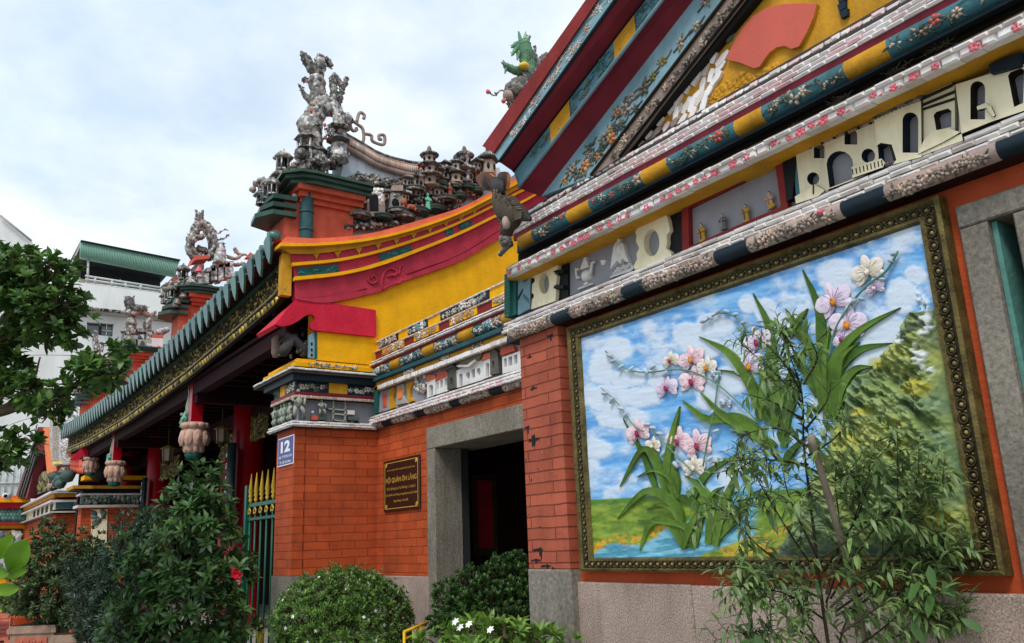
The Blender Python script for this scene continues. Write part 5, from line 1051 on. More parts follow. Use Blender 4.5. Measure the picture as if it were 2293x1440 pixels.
# scalloped fringe under the coping
for (x, y) in ((390, 655), (600, 640), (810, 605), (1000, 560), (1180, 512), (1350, 455), (1510, 400), (1670, 335), (1815, 285), (1950, 220)):
    a = [zs(x - 40, y - 8, XS + .08), zs(x + 40, y - 20, XS + .08), zs(x + 8, y + 30, XS + .08), zs(x, y + 62, XS + .08), zs(x - 8, y + 36, XS + .08)]
    q = MB(); q.use('oldyellow').plate(FX(XS), [tuple(b) for b in a], .05, .088); obj('fringe', q, ro)
q = MB().use('rose')
def curl(pts, r): q.tube([np.array((XS + .045, *zs(a, b, XS + .045))) for a, b in spl(pts, 26)], r, 7)
curl([(1040, 1010), (1035, 930), (1060, 840), (1120, 800), (1180, 830), (1160, 870), (1120, 860)], .016); curl([(905, 890), (900, 920), (940, 950), (985, 930), (980, 890), (945, 870), (930, 900)], .012); curl([(1090, 880), (1200, 850), (1215, 790), (1250, 765)], .012); curl([(1250, 780), (1255, 880), (1280, 865)], .010); curl([(1035, 1015), (1130, 960), (1215, 940), (1225, 915), (1250, 920)], .014)
mat('rosedark', (110, 24, 40)); q.use('rosedark'); curl([(200, 1085), (400, 1085), (700, 1045), (880, 1000), (885, 1020), (1030, 975)], .006); curl([(1262, 862), (1500, 780), (1800, 665), (2200, 425)], .006)
obj('scroll_relief', q, ro)
# ---- little red canopy over the pier's carved corner
can = MB().use('crimson')
def zc6(x, y, X): q_ = PX(560 + x / 6, 560 + y / 6, X); return (q_.y, q_.z)
XC = XS + .045
poly = [(620, 660), (1090, 710), (1690, 805), (1700, 1165), (900, 1080), (850, 1075), (815, 1050), (802, 1005), (825, 960), (868, 935), (868, 900), (840, 868), (790, 865), (735, 885), (660, 945), (560, 1000), (440, 1025), (330, 1000)]
can.plate(FX(XS), [zc6(*p, XC) for p in poly], .0, .045)
A, Bp = np.array(PX(560 + 620 / 6, 560 + 660 / 6, XC)), np.array(PX(560 + 330 / 6, 560 + 1000 / 6, XC))
Cp = np.array(P(573.5, 750, Bp[1] - .06)); Dp = np.array(P(560 + 575 / 6, 560 + 692 / 6, A[1] + .02))
can.use('crimson').add([A, Bp, Cp, Dp, A + [0, .03, -.03], Bp + [0, .03, -.03], Cp + [0, .03, -.03], Dp + [0, .03, -.03]], [(0, 3, 2, 1), (4, 5, 6, 7), (1, 2, 6, 5), (3, 7, 6, 2)])
obj('corner_canopy', can, hall)
cf = MB()                                       # dark carving in the open corner under the canopy
def ck(x, y, X=XS - .06): return np.array(PX(560 + x / 6, 560 + y / 6, X))
cf.use('darkfig'); cf.tube([ck(430, 1400), ck(470, 1330), ck(560, 1200), ck(480, 1120)], [.05, .06, .05, .03], 8, .1); cf.tube([ck(560, 1150), ck(640, 1250), ck(720, 1330), ck(740, 1420)], [.04, .045, .04, .03], 8, .1); cf.tube([ck(700, 1430), ck(740, 1330), ck(760, 1250)], [.03, .035, .02], 7, .1)
for k in range(40): cf.use(('darkfig', 'mosaicdark')[k % 2]).ell(ck(random.uniform(400, 780), random.uniform(1120, 1440), XS - random.uniform(.04, .3)), (.02, .02, .025), None, 6, 4, .2)
cf.use('shell'); cf.tube([ck(345, 1440, XS - .3), ck(340, 1380, XS - .3), ck(350, 1300, XS - .28), ck(340, 1200, XS - .28), ck(370, 1150, XS - .25)], [.03, .04, .045, .04, .02], 8, .08)
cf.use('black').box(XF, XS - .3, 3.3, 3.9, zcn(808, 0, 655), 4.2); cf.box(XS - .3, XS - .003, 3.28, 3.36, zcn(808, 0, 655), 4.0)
cf.use('paleteal').plate(FX(XS), [zc6(*p, XS) for p in ((790, 1150), (868, 1090), (868, 1460), (790, 1440))], -.03, -.004); cf.use('greentrim').plate(FX(XS), [zc6(*p, XS) for p in ((868, 1085), (898, 1085), (898, 1460), (868, 1455))], -.03, .006)
for y in (1260, 1340, 1410): cf.use('black').dome(FX(XS - .004), *zc6(830, y, XS), 0, .012, .02, .006)
obj('corner_carving', cf, hall)
# ---- roof, eave tiles, carved fascia
EX = [-8.02, -8.37, -9.72, -11.99, -15.96, -20, -23.54]; EZ = [4.72, 4.63, 4.56, 4.46, 4.40, 4.47, 4.63]
def ez(x): return float(np.interp(-x, [-a for a in EX], EZ))
rk_ = curve(T0, XS + .1, 24); ry = np.array([a for a, b in rk_]); rz = np.array([b for a, b in rk_])
def rz_at(x, y): f = max(0, 1 - (y - 2.75) / 2.0); return float(np.interp(y, ry, rz)) + (ez(x) - 4.72) * f * f
rf = MB().use('tileorange'); xs_ = np.linspace(XS + .06, -23.6, 90); ys_ = np.linspace(2.72, 6.85, 24)
vs = [(x, y, rz_at(x, y) - .03 + .02 * (i % 2)) for i, x in enumerate(xs_) for y in ys_] + [(x, y, rz_at(x, y) - .16) for x in xs_ for y in ys_]
n_, m_ = len(xs_), len(ys_); o_ = n_ * m_
rf.add(vs[:o_], [(i * m_ + j, i * m_ + j + 1, (i + 1) * m_ + j + 1, (i + 1) * m_ + j) for i in range(n_ - 1) for j in range(m_ - 1)])
rf.use('darkred').add(vs[o_:], [(i * m_ + j, i * m_ + j + 1, (i + 1) * m_ + j + 1, (i + 1) * m_ + j) for i in range(n_ - 1) for j in range(m_ - 1)])
rf.use('tileorange').add([(XS + .06, 6.85, rz_at(XS, 6.85)), (-23.6, 6.85, rz_at(-23, 6.85)), (-23.6, 11, 4.6), (XS + .06, 11, 4.6)], [(0, 1, 2, 3)])
obj('roof', rf, hall)
et = MB().use('tilegreen'); x = XS - .06
while x > -23.5:
    z = ez(x); w_ = .092; y0 = 2.72
    et.tube([(x, y0 - .03, z + .05), (x, y0 + (.3 if x < XS - .1 else .06), z + .09)], .058, 10); 
    F = lambda u, v, n, x=x, z=z: (x + u, y0 - .045 - n + (v) * -.15, z + v)
    et.plate(F, [(-w_, .02), (-w_ * .95, -.07), (-w_ * .6, -.16), (0, -.24), (w_ * .6, -.16), (w_ * .95, -.07), (w_, .02), (0, .05)], -.012, .012)
    x -= .285
eo = obj('eave_tile_row', et, hall)
fa = MB(); xs_ = np.linspace(XS + .03, -23.3, 60)
for m, d0, d1, y in (('ledgegreen', .02, .20, 2.83), ('bronzedark', .20, .46, 2.86), ('bronzedark', .46, .56, 2.84)):
    fa.use(m).band(FY(y), [(x, ez(x) - d0) for x in xs_], [(x, ez(x) - d1) for x in xs_], -.06, 0)
fo_ = obj('fascia_board', fa, hall)
fa = MB()
for k in range(2600):
    x = lerp(-23.2, XS - .05, random.random() ** .8); d = random.uniform(.17, .45); F = FY(2.858); s_ = random.uniform(.6, 1.2)
    fa.use('gilt' if random.random() < .55 * (d / .4) + .1 else 'bronzedark').dome(F, x, ez(x) - d, 0, .034 * s_, .014 * s_, .022, random.uniform(.6, 2.4), 6, 2, .5)
x = XS - .02
while x > -23.2:
    z = ez(x); fa.use('gilt'); fa.dome(FY(2.838), x, z - .51, 0, .05, .035, .02, 0, 8, 2); fa.use('gold' if random.random() < .3 else 'gilt').dome(FY(2.838), x + .055, z - .525, 0, .022, .04, .025, 0, 7, 2); x -= .11
fa.use('bronzelight').tube([(x, 2.825, ez(x) - .455) for x in xs_], .013, 6); fa.use('gilt').tube([(x, 2.835, ez(x) - .565) for x in xs_], .010, 6)
obj('gilt_carving', fa, fo_)
ve = MB().use('oldyellow'); ve.box(XS - .03, XS + .05, 2.79, 2.9, ez(XS) - .6, ez(XS) - .06); obj('fascia_end', ve, fo_)
# ---- porch: back wall, beams, columns
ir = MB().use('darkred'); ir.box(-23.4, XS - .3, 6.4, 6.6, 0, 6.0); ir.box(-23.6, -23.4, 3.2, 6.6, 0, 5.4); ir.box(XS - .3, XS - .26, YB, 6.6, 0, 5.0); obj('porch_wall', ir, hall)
bm_ = MB().use('darkred'); bm_.box(-23.2, XS - .3, 2.98, 3.12, 3.72, 3.88); bm_.box(-23.2, XS - .3, 4.15, 4.3, 3.55, 3.8); bm_.box(-23.2, XS - .3, 2.95, 3.05, 3.90, 3.94); bm_.box(-23.3, XS - .27, 2.95, 6.4, 4.12, 4.15)  # last slab: ceiling boards added to darken the porch
for x in np.arange(-22.9, -8.6, .42): bm_.box(x, x + .09, 2.9, 6.4, 4.02, 4.12)
for x in (-12.0, -17.6, -21.2): bm_.box(x - .07, x + .07, 3.0, 6.4, 3.6, 3.8)
obj('beam', bm_, hall)
for x, y in ((-13.4, 4.2), (-19.5, 4.2), (-16.45, 4.9), (-22.6, 4.2)):
    c = MB().use('lacquer'); c.lathe((x, y, 0), [(.36, 0), (.36, .2), (.25, .25), (.25, 4.2)], 22); obj('column', c, hall)
fl_ = MB().use('paving'); fl_.box(-23.4, XS - .3, 3.2, 6.4, 0.004, .45); obj('porch_floor', fl_, hall)
def lotus(px, py, Y, wpx):
    c = P(px, py, Y); dist = (np.array(c) - np.array((0, 0, EYE))) @ CR[:, 2]; r = wpx / 2 / CF * dist
    b = MB().use('lacquer'); b.box(c.x - r * .42, c.x + r * .42, Y - r * .42, Y + r * .42, c.z + r * 1.1, 3.95); post = obj('hanging_post', b, hall)
    q = MB().use('lotus'); q.lathe((c.x, Y, c.z), [(r * .5, -r * 1.1), (r * .7, -r * .75), (r * .9, -.35 * r), (r * .97, .1 * r), (r * .85, .55 * r), (r * .8, .7 * r), (r * .95, .75 * r), (r, .95 * r), (r * .85, 1.15 * r)], 24)
    for ring, (z_, rr, hh, n, ww) in enumerate(((.0, .93, .62, 9, .34), (.93, .9, .22, 10, .3), (-.75, .62, .34, 9, .24))):
        for k in range(n):
            a = 2 * math.pi * (k + .5 * (ring % 2)) / n; dx, dy = math.cos(a), math.sin(a)
            F = lambda u, v, nn, a=a, dx=dx, dy=dy: (c.x + dx * (r * rr + nn) - dy * u, Y + dy * (r * rr + nn) + dx * u, c.z + z_ * r + v)
            q.dome(F, 0, 0, 0, r * ww, r * hh, r * .16, 0, 10, 3)
            if ring == 0: q.dome(F, 0, -.05 * r, r * .1, r * ww * .55, r * hh * .55, r * .12, 0, 8, 2)
    q.use('lotusgreen'); q.lathe((c.x, Y, c.z), [(r * .2, -r * 1.55), (r * .5, -r * 1.45), (r * .58, -r * 1.2), (r * .5, -r * 1.0)], 14, (1, 1), .1, 7)
    obj('lotus_pendant', q, post)
    j = MB().use('lotusgreen'); jx = c.x - r * 1.1
    j.use('grisaille').tube([(jx - .02, Y - .05, c.z + r * 4.4), (jx + r * .3, Y - .05, c.z + r * 3.4), (jx - r * .1, Y - .05, c.z + r * 2.6), (jx + r * .3, Y - .05, c.z + r * 1.9)], [r * .12, r * .14, r * .2, r * .3], 7)
    j.use('jadefig').tube([(jx - r * .7, Y - .08, c.z + r * 1.25), (jx - r * .5, Y - .05, c.z + r * 1.8), (jx - r * .1, Y - .05, c.z + r * 2.5)], [r * .32, r * .3, r * .1], 8, .1); j.use('lotusgreen').box(jx - r * .95, jx + r * .6, Y - .12, Y + .05, c.z + r * 1.05, c.z + r * 1.2)
    for k in range(10): j.use(('jadefig', 'grisaille')[k % 2]).ell((jx - r * random.uniform(.2, .9), Y - .1, c.z + r * random.uniform(1.2, 2.1)), (r * .13,) * 3, None, 6, 4, .2)
    obj('bracket_carving', j, post)
lotus(435, 982, 3.05, 60); lotus(258, 1057, 3.05, 42); lotus(203, 1042, 3.05, 31)
def gpanel(x0, x1, y, z0, z1):
    b = MB().use('bronzedark'); b.box(x0, x1, y, y + .05, z0, z1)
    for k in range(140): b.use('gilt' if random.random() < .6 else 'bronze').dome(FY(y), random.uniform(x0, x1), random.uniform(z0, z1), 0, .05, .03, .03, random.uniform(0, 3), 6, 2)
    obj('gilt_panel', b, hall)
gpanel(-14.8, -13.6, 4.16, 3.1, 3.5); gpanel(-13.2, -12.4, 4.16, 3.25, 3.6); gpanel(-20.2, -19.8, 4.16, 3.0, 3.4); gpanel(-19.2, -17.6, 4.16, 3.1, 3.5)
# ---- couplet boards on the columns (black, with pale brushed characters)
def board(px, py0, py1, wpx, Y, label):
    a, b = P(px, py0, Y), P(px, py1, Y); dist = (np.array(a) - np.array((0, 0, EYE))) @ CR[:, 2]; r = wpx / 2 / CF * dist
    q = MB().use('boardgreen'); z1 = a.z; z0 = b.z; seg = 8
    pts = [(a.x + r * 1.25 * math.sin(t), Y - r * .9 * math.cos(t)) for t in np.linspace(-1.25, 1.25, seg)]; k = seg
    q.add([(x, y, z) for z in (z0, z1) for x, y in pts] + [(x * 1. , y + .04, z) for z in (z0, z1) for x, y in pts], [(i, i + 1, k + i + 1, k + i) for i in range(seg - 1)] + [(k + i, k + i + 1, 3 * k + i + 1, 3 * k + i) for i in range(seg - 1)] + [(2 * k + i, 3 * k + i, 3 * k + i + 1, 2 * k + i + 1) for i in range(seg - 1)], True)
    o = obj('couplet_board', q, label=label, cat='sign board', origin=(a.x, Y, z0))
    g = MB().use('signwhite'); F = FY(Y - r * .93); zz_ = z1 - r * 1.6; 
    while zz_ > z0 + r:
        for s_ in range(random.randint(4, 7)):
            u, v = random.uniform(-.4, .1) * r, random.uniform(-.45, .45) * r; L = random.uniform(.25, .5) * r; w_ = .07 * r
            if random.random() < .5: g.fbox(F, a.x + u - L / 2, a.x + u + L / 2, zz_ + v, zz_ + v + w_, -.01, .006 + s_ * .0005)
            else: g.fbox(F, a.x + u, a.x + u + w_, zz_ + v - L / 2, zz_ + v + L / 2, -.01, .006 + s_ * .0005)
        zz_ -= r * 1.9
    obj('lettering', g, o)
board(524, 993, 1200, 29, 3.9, 'curved black couplet board with pale characters beside the near red column')
board(327, 1070, 1260, 17, 3.9, 'curved black couplet board with pale characters, farther along the porch')
# ---- palace lanterns in the porch
def lantern(px, py, Y, wpx, label):
    c = P(px, py, Y); dist = (np.array(c) - np.array((0, 0, EYE))) @ CR[:, 2]; r = wpx / 2 / CF * dist; q = MB()
    q.use('gilt').lathe((c.x, Y, c.z), [(r * .25, -r * 1.5), (r * .45, -r * 1.3), (r * .3, -r * 1.2), (r * .75, -r), (r * .8, -r * .9)], 6, smooth=False); q.lathe((c.x, Y, c.z), [(r * .9, .75 * r), (r * 1.15, .85 * r), (r * .6, 1.15 * r), (r * .2, 1.3 * r)], 6, smooth=False)
    for k in range(6): a = k * math.pi / 3; q.tube([(c.x + r * .8 * math.cos(a), Y + r * .8 * math.sin(a), c.z - r), (c.x + r * .9 * math.cos(a), Y + r * .9 * math.sin(a), c.z + r * .8)], r * .07, 5)
    o = obj('palace_lantern', q, label=label, cat='lantern', group='lanterns hanging in the porch', origin=tuple(c))
    g = MB().use('shell'); g.lathe((c.x, Y, c.z), [(r * .7, -r * .95), (r * .8, .75 * r)], 6, smooth=False); obj('lamp_panel', g, o)
    g = MB().use('twig'); g.tube([(c.x, Y, c.z + 1.3 * r), (c.x, Y, 4.05)], .012, 5); obj('hanger', g, o)
lantern(376, 1018, 3.5, 32, 'carved palace lantern hanging between the two big lotus pendants')
lantern(497, 975, 3.75, 34, 'carved palace lantern hanging right of the nearest lotus pendant')
# ---- green railing gates with gilt spearheads
def fence(x0, x1, Y, zt, label, n):
    q = MB().use('irongreen'); F = FY(Y)
    q.box(x1 - .05, x1, Y - .03, Y + .03, 0, zt + .02); q.box(x0, x0 + .07, Y - .035, Y + .035, 0, zt + .2)
    q.box(x0, x1, Y - .015, Y + .015, zt - .05, zt - .01); q.box(x0, x1, Y - .015, Y + .015, .12, .16); q.box(x0, x1, Y - .015, Y + .015, zt - .2, zt - .17)
    o = thing('railing_gate', (x0, Y, 0), label, 'gate'); fr_ = obj('gate_frame', q, o)
    for k in range(n):
        x = lerp(x0 + .12, x1 - .1, k / (n - 1)); b = MB().use('irongreen'); b.tube([(x, Y, .1), (x, Y, zt)], .012, 7)
        b.use('gold').lathe((x, Y, zt), [(.012, 0), (.026, .03), (.014, .05), (.03, .075), (.02, .1), (.03, .12), (.004, .33)], 8)
        for s in (-1, 1): b.tube([(x + s * .005, Y - .01, zt - .06), (x + s * .04, Y - .01, zt - .09), (x + s * .035, Y - .01, zt - .13), (x + s * .012, Y - .01, zt - .12)], .008, 5)
        obj('bar', b, o)
ft = P(590, 1121, 3.15).z
fence(P(551, 1200, 3.15).x, XF - .01, 3.15, ft, 'green iron railing gate with gilt spearheads beside the brick pier', 7)
fence(-21.2, -18.6, 3.3, 1.55, 'low green railing far down the porch beside the left pier', 14)
# ================================================================ ROOF RIDGES over the hall
def ridge_end(X0, s, name_label=None):
    """orange plaster block with stepped corbels and green ledges that ends a descending roof ridge"""
    def z(v): return v
    b = MB().use('tileorange'); mat_ = 'salmonblock'
    b.use(mat_).box(X0 - .55 * s, X0, 2.84, 2.80 + .95 * s, 4.45, 4.70 + .55 * s)
    zt = 4.70 + .55 * s
    for k, (o, h) in enumerate(((.05, .06), (.10, .07), (.16, .07))):
        b.use(mat_).box(X0 - (.55 + o) * s, X0 + o * s, 2.84 + .18 - o * .5, 2.80 + (.95 + .1) * s, zt, zt + h * s); zt += h * s
    o_ = obj('ridge_end', b, hall)
    g = MB().use('ledgegreen')
    for k, (o, h, yo) in enumerate(((.19, .05, 2.90), (.24, .05, 2.84), (.28, .04, 2.80))):
        g.plate(lambda u, v, n: (u, v, n), [(X0 - (.55 + o) * s, yo + .02 * k), (X0 + .1 * s, yo - .03), (X0 + o * s, yo + .12), (X0 + (o + .03) * s, 3.1), (X0 + o * s, 2.80 + 1.12 * s), (X0 - (.5 + o) * s, 2.80 + 1.12 * s)], zt, zt + h * s - .004); zt += h * s
    for k in range(3):
        zz_ = 4.98 + .09 * k; g.plate(lambda u, v, n: (u, v, n), [(X0 - .6 * s, 2.84), (X0 - .5 * s, 2.62 + .05 * k), (X0 - .2 * s, 2.58 + .05 * k), (X0 + .04, 2.70), (X0 + .06, 2.95), (X0 - .1, 2.98)], zz_, zz_ + .05)
    obj('green_ledge', g, o_); return zt
mat('salmonblock', (186, 84, 60), dirt=.4, bump=.25, dcol=(96, 48, 40))
ZT = {}
for x0, s_ in ((-8.16, .86), (-12.55, .8), (-16.9, .8), (-21.3, .75)): ZT[x0] = ridge_end(x0, s_)
mat('dullteal', (50, 84, 88), dirt=.6, dcol=(26, 34, 38), bump=.4, bs=25); q = MB().use('dullteal')                           # bamboo-shaped teal column let into the block's side
c0, c1 = PX(689, 440, -8.12), PX(689, 540, -8.12); q.tube([(-8.14, c0.y, c) for c in np.linspace(c1.z - .2, c0.z + .03, 8)], .07, 12); 
for t in (.25, .65): q.tube([(-8.14, c0.y, lerp(c1.z, c0.z, t) - .012), (-8.14, c0.y, lerp(c1.z, c0.z, t) + .012)], .077, 12)
obj('teal_column', q, hall)
XR = -8.28
def zx(x, y, X=XR): q_ = PX(760 + x / 6, 320 + y / 6, X); return (q_.y, q_.z)
def zv(x, y, n=0.): q_ = PX(760 + x / 6, 320 + y / 6, XR + n); return np.array(q_)
rp = MB().use('paleblue'); rp.plate(FX(XR), [zx(*p) for p in ((60, 60), (220, 90), (420, 210), (660, 310), (1040, 370), (1500, 380), (2150, 330), (2300, 900), (700, 1300), (-200, 1300), (20, 500))], -.3, 0)
rpo = obj('ridge_panel', rp, hall)
q = MB()
rope = [zv(*p, .05) for p in ((60, -20), (170, 40), (330, 130), (520, 240), (760, 320), (1040, 375), (1400, 380))]
for k, (dz, r, m) in enumerate(((.05, .035, 'shell'), (.0, .04, 'petal'), (-.055, .035, 'shell'), (.10, .022, 'mosaicdark'))): q.use(m).tube([a + np.array((0, 0, dz)) for a in spl(rope, 30)], r, 8, .08)
for a in spl(rope, 70): q.use('petal').tube([a + np.array((.03, 0, -.03)), a + np.array((.035, 0, .04))], .014, 5)
obj('ridge_coping', q, rpo)
q = MB()
def cluster(mb, pts, n, size, mats, spread):
    for k in range(n):
        p = random.choice(pts); mb.use(random.choice(mats)); c = zv(p[0] + random.gauss(0, spread), p[1] + random.gauss(0, spread * .45), random.uniform(.02, .12))
        mb.ell(c, (size * random.uniform(.5, 1), size * random.uniform(.6, 1.3), size * random.uniform(.4, 1)), Matrix.Rotation(random.uniform(-1, 1), 4, 'X'), 6, 4, .15)
cluster(q, [(240 + 75 * k, 460 + 14 * k) for k in range(11)], 620, .028, ['mosaicdark', 'mosaic', 'mosaic', 'shelldark'], 48)
cluster(q, [(100 + 40 * k, 640 + 10 * k) for k in range(4)], 90, .03, ['mosaicdark', 'vine', 'darkfig'], 35); cluster(q, [(60 + 40 * k, 780 + 6 * k) for k in range(5)], 110, .03, ['darkfig', 'mosaicdark'], 40)
cluster(q, [(120 + 80 * k, 1130 - 6 * k) for k in range(9)], 260, .03, ['mosaicdark', 'mosaic', 'darkfig'], 40); cluster(q, [(1250 + 60 * k, 330) for k in range(5)], 70, .03, ['mosaic', 'mosaicpale'], 30); cluster(q, [(600 + 20 * k, 650) for k in range(3)], 50, .026, ['vine', 'mosaic'], 30)
cluster(q, [(960 + 60 * k, 560 + (k % 3) * 60) for k in range(15)], 330, .03, ['mosaic', 'mosaicdark', 'shelldark', 'shell'], 45); cluster(q, [(1040 + 70 * k, 760) for k in range(9)], 160, .028, ['mosaic', 'mosaicdark', 'darkfig'], 40)
cluster(q, [(900, 830), (1020, 800), (1400, 880), (1500, 860)], 70, .03, ['darkfig', 'mosaicdark'], 50)
obj('rock_foliage', q, rpo)
q = MB()
for (x, y, w_) in ((210, 1010, 180), (520, 1040, 150), (810, 1030, 170), (735, 960, 150), (1000, 950, 160), (1210, 925, 130), (1380, 790, 150), (1540, 760, 110), (1270, 600, 140), (1760, 690, 110), (1640, 640, 120), (1820, 575, 120), (960, 670, 160), (1460, 640, 90)):
    a, b = zx(x - w_, y), zx(x + w_, y); u0, u1 = a[0], b[0]; zc_ = zx(x, y)[1]; m_ = (u0 + u1) / 2; hw = (u1 - u0) / 2
    q.use('ledgegreen' if x % 3 else 'mosaicdark').plate(lambda u, v, n: (XR + v, u, n), [(m_ + hw * math.cos(t), .02 + .20 * math.sin(t)) for t in np.linspace(0, math.pi, 9)], zc_ - .03, zc_ + .012)
    q.use('shelldark').tube([(XR + .02 + .20 * math.sin(t), m_ + hw * math.cos(t), zc_ + .01) for t in np.linspace(0, math.pi, 9)], .010, 5)
obj('rock_ledge', q, rpo)
def pagoda(x, ytop, ybot, w_, tiers, body='shell', roof='mosaicdark', top='tileorange'):
    b = zv(x, ybot, .14); t = zv(x, ytop, .14); h = t[2] - b[2]; W = abs(zx(x + w_, ybot)[0] - zx(x - w_, ybot)[0]) * .34; q = MB(); zc_ = b[2]
    for k in range(tiers):
        th = h / tiers * (1.1 if k == 0 else .95); f = 1 - .17 * k
        q.use(body).lathe((b[0], b[1], zc_), [(W * f, 0), (W * f * .95, th * .62)], 6, smooth=False); q.use('black')
        for a in range(6): aa = a * math.pi / 3 + .52; q.ell((b[0] + W * f * .84 * math.cos(aa), b[1] + W * f * .84 * math.sin(aa), zc_ + th * .3), (.02, .02, th * .16), None, 6, 4)
        q.use(roof).lathe((b[0], b[1], zc_), [(W * f * .95, th * .6), (W * f * 1.5, th * .66), (W * f * 1.55, th * .72)], 12, smooth=False)
        q.use('mosaic'); 
        for a in range(16): aa = a * math.pi / 8; q.tube([(b[0] + W * f * 1.5 * math.cos(aa), b[1] + W * f * 1.5 * math.sin(aa), zc_ + th * .70), (b[0] + W * f * .6 * math.cos(aa), b[1] + W * f * .6 * math.sin(aa), zc_ + th * .98)], .012, 4)
        q.use(top if k == tiers - 1 else roof).lathe((b[0], b[1], zc_), [(W * f * 1.45, th * .72), (W * f * .8, th * .88), (W * f * .5, th * 1.0)], 12, smooth=False); zc_ += th * .95
    q.use(roof).ell((b[0], b[1], zc_ + .03), (.03, .03, .06)); obj('model_pagoda', q, rpo)
pagoda(1215, 110, 590, 165, 3, 'shell', 'mosaicdark'); pagoda(1565, 240, 545, 120, 2, 'petal', 'shelldark', 'shell'); pagoda(1690, 120, 540, 130, 2, 'mosaic', 'mosaic'); pagoda(2000, 170, 430, 130, 1, 'petal', 'shelldark', 'shell'); pagoda(1100, 430, 620, 80, 1, 'shell', 'mosaic', 'mosaic')
def house(x, y, w_, h_, m, roof):
    a, b = zx(x - w_ / 2, y, XR + .12), zx(x + w_ / 2, y, XR + .12); u0, u1, v = a[0], b[0], min(a[1], b[1]); hh = h_ * .0009; q = MB(); F = FX(XR + .02); W = u1 - u0
    q.use(m).fbox(F, u0, u1, v, v + hh, -.1, .12); q.use('black')
    n = max(1, int(w_ / 45))
    for k in range(n): c = lerp(u0, u1, (k + .5) / n); q.plate(F, [(c - W * .25 / n, v + hh * .1), (c + W * .25 / n, v + hh * .1), (c + W * .25 / n, v + hh * .6), (c, v + hh * .8), (c - W * .25 / n, v + hh * .6)], .11, .123)
    q.use(roof); e = W * .22
    q.plate(F, [(u0 - e, v + hh * 1.08), (u0 - e * .2, v + hh * .98), (u1 + e * .2, v + hh * .98), (u1 + e, v + hh * 1.08), (u1 - W * .08, v + hh * 1.42), (u1 - W * .02, v + hh * 1.62), (u1 - W * .2, v + hh * 1.48), (u0 + W * .2, v + hh * 1.48), (u0 + W * .02, v + hh * 1.62), (u0 + W * .08, v + hh * 1.42)], -.14, .17)
    q.use('mosaic')
    for k in range(int(5 + w_ / 20)): c = lerp(u0 - e * .5, u1 + e * .5, (k + .5) / int(5 + w_ / 20)); q.tube([F(c, v + hh * 1.02, .18), F(lerp(c, (u0 + u1) / 2, .2), v + hh * 1.42, .175)], .009, 4)
    obj('model_house', q, rpo)
for i, (x, y, w_, h_) in enumerate(((1330, 700, 120, 90), (1530, 655, 110, 80), (1450, 470, 120, 110), (1330, 480, 90, 120), (1780, 480, 110, 120), (1900, 560, 90, 100), (1640, 330, 90, 90), (1060, 560, 110, 90), (900, 560, 100, 80), (1130, 400, 90, 70), (880, 760, 90, 70), (1020, 690, 120, 60), (1850, 330, 90, 80), (1420, 350, 80, 70), (1750, 650, 90, 70), (620, 740, 70, 60))):
    house(x, y, w_, h_, ('petal', 'shell', 'bggrey', 'mosaicpale', 'terracotta')[i % 5], ('mosaicdark', 'shelldark', 'mosaic', 'tileorange', 'mosaicdark')[(i * 2) % 5])
q = MB(); F = FX(XR + .06)
q.use('petal').plate(F, [zx(*p, XR + .06) for p in ((270, 820), (280, 650), (340, 620), (500, 620), (570, 680), (580, 860))], -.08, .06, [[zx(*p, XR + .06) for p in ((370, 930), (370, 760), (400, 715), (440, 700), (480, 730), (492, 780), (495, 930))][1:-1]] if False else ())
q.use('black').plate(F, [zx(*p, XR + .06) for p in ((370, 940), (370, 760), (400, 715), (440, 700), (480, 730), (492, 780), (495, 940))], 0, .064)
for r in range(5):
    for k in range(6):
        x, y = 295 + k * 50 + (r % 2) * 22, 660 + r * 36
        if not (360 < x < 505 and y > 700): q.use('tile').dome(F, *zx(x, y, XR + .06), .058, .028, .03, .014, 0, 8, 2)
q.use('shell').plate(F, [zx(*p, XR + .06) for p in ((340, 960), (340, 820), (368, 820), (368, 960))], -.05, .07); q.plate(F, [zx(*p, XR + .06) for p in ((495, 1020), (495, 860), (580, 870), (580, 1030))], -.05, .07); q.plate(F, [zx(*p, XR + .06) for p in ((375, 1010), (375, 950), (500, 955), (500, 1020))], -.05, .075)
obj('pebble_gate', q, rpo)
q = MB().use('bggrey'); q.plate(F, [zx(*p, XR + .06) for p in ((645, 920), (655, 690), (815, 690), (815, 930))], -.06, .05); q.use('shell').plate(F, [zx(*p, XR + .06) for p in ((660, 670), (670, 600), (815, 600), (815, 675))], -.06, .08); q.use('black').dome(F, *zx(728, 830, XR + .06), .05, .05, .065, .004); q.use('mosaicpale').dome(F, *zx(730, 730, XR + .06), .05, .04, .02, .03)
obj('stone_window', q, rpo)
def statuette(x, ybot, hpx, m, m2, label, cat='statuette'):
    b = zv(x, ybot, .16); h = zv(x, ybot - hpx, .16)[2] - b[2]; r = h * .17; q = MB().use(m); c = tuple(b)
    q.lathe(c, [(r, 0), (r * 1.05, h * .08), (r * .8, h * .4), (r * .95, h * .6), (r * .8, h * .72), (r * .35, h * .78)], 10, (1, 1), .06, 5)
    for s in (-1, 1): q.tube([(c[0], c[1] + s * r * .8, c[2] + h * .7), (c[0] + r * .5, c[1] + s * r * 1.1, c[2] + h * .55), (c[0] + r * .9, c[1] + s * r * .2, c[2] + h * .55)], r * .3, 6)
    o = obj('statuette', q, label=label, cat=cat, group='statuettes on the roof ridge ledges', origin=c)
    g = MB().use(m2); g.ell((c[0], c[1], c[2] + h * .88), (h * .08, h * .08, h * .11)); g.ell((c[0], c[1], c[2] + h * .98), (h * .06, h * .06, h * .05)); obj('head', g, o)
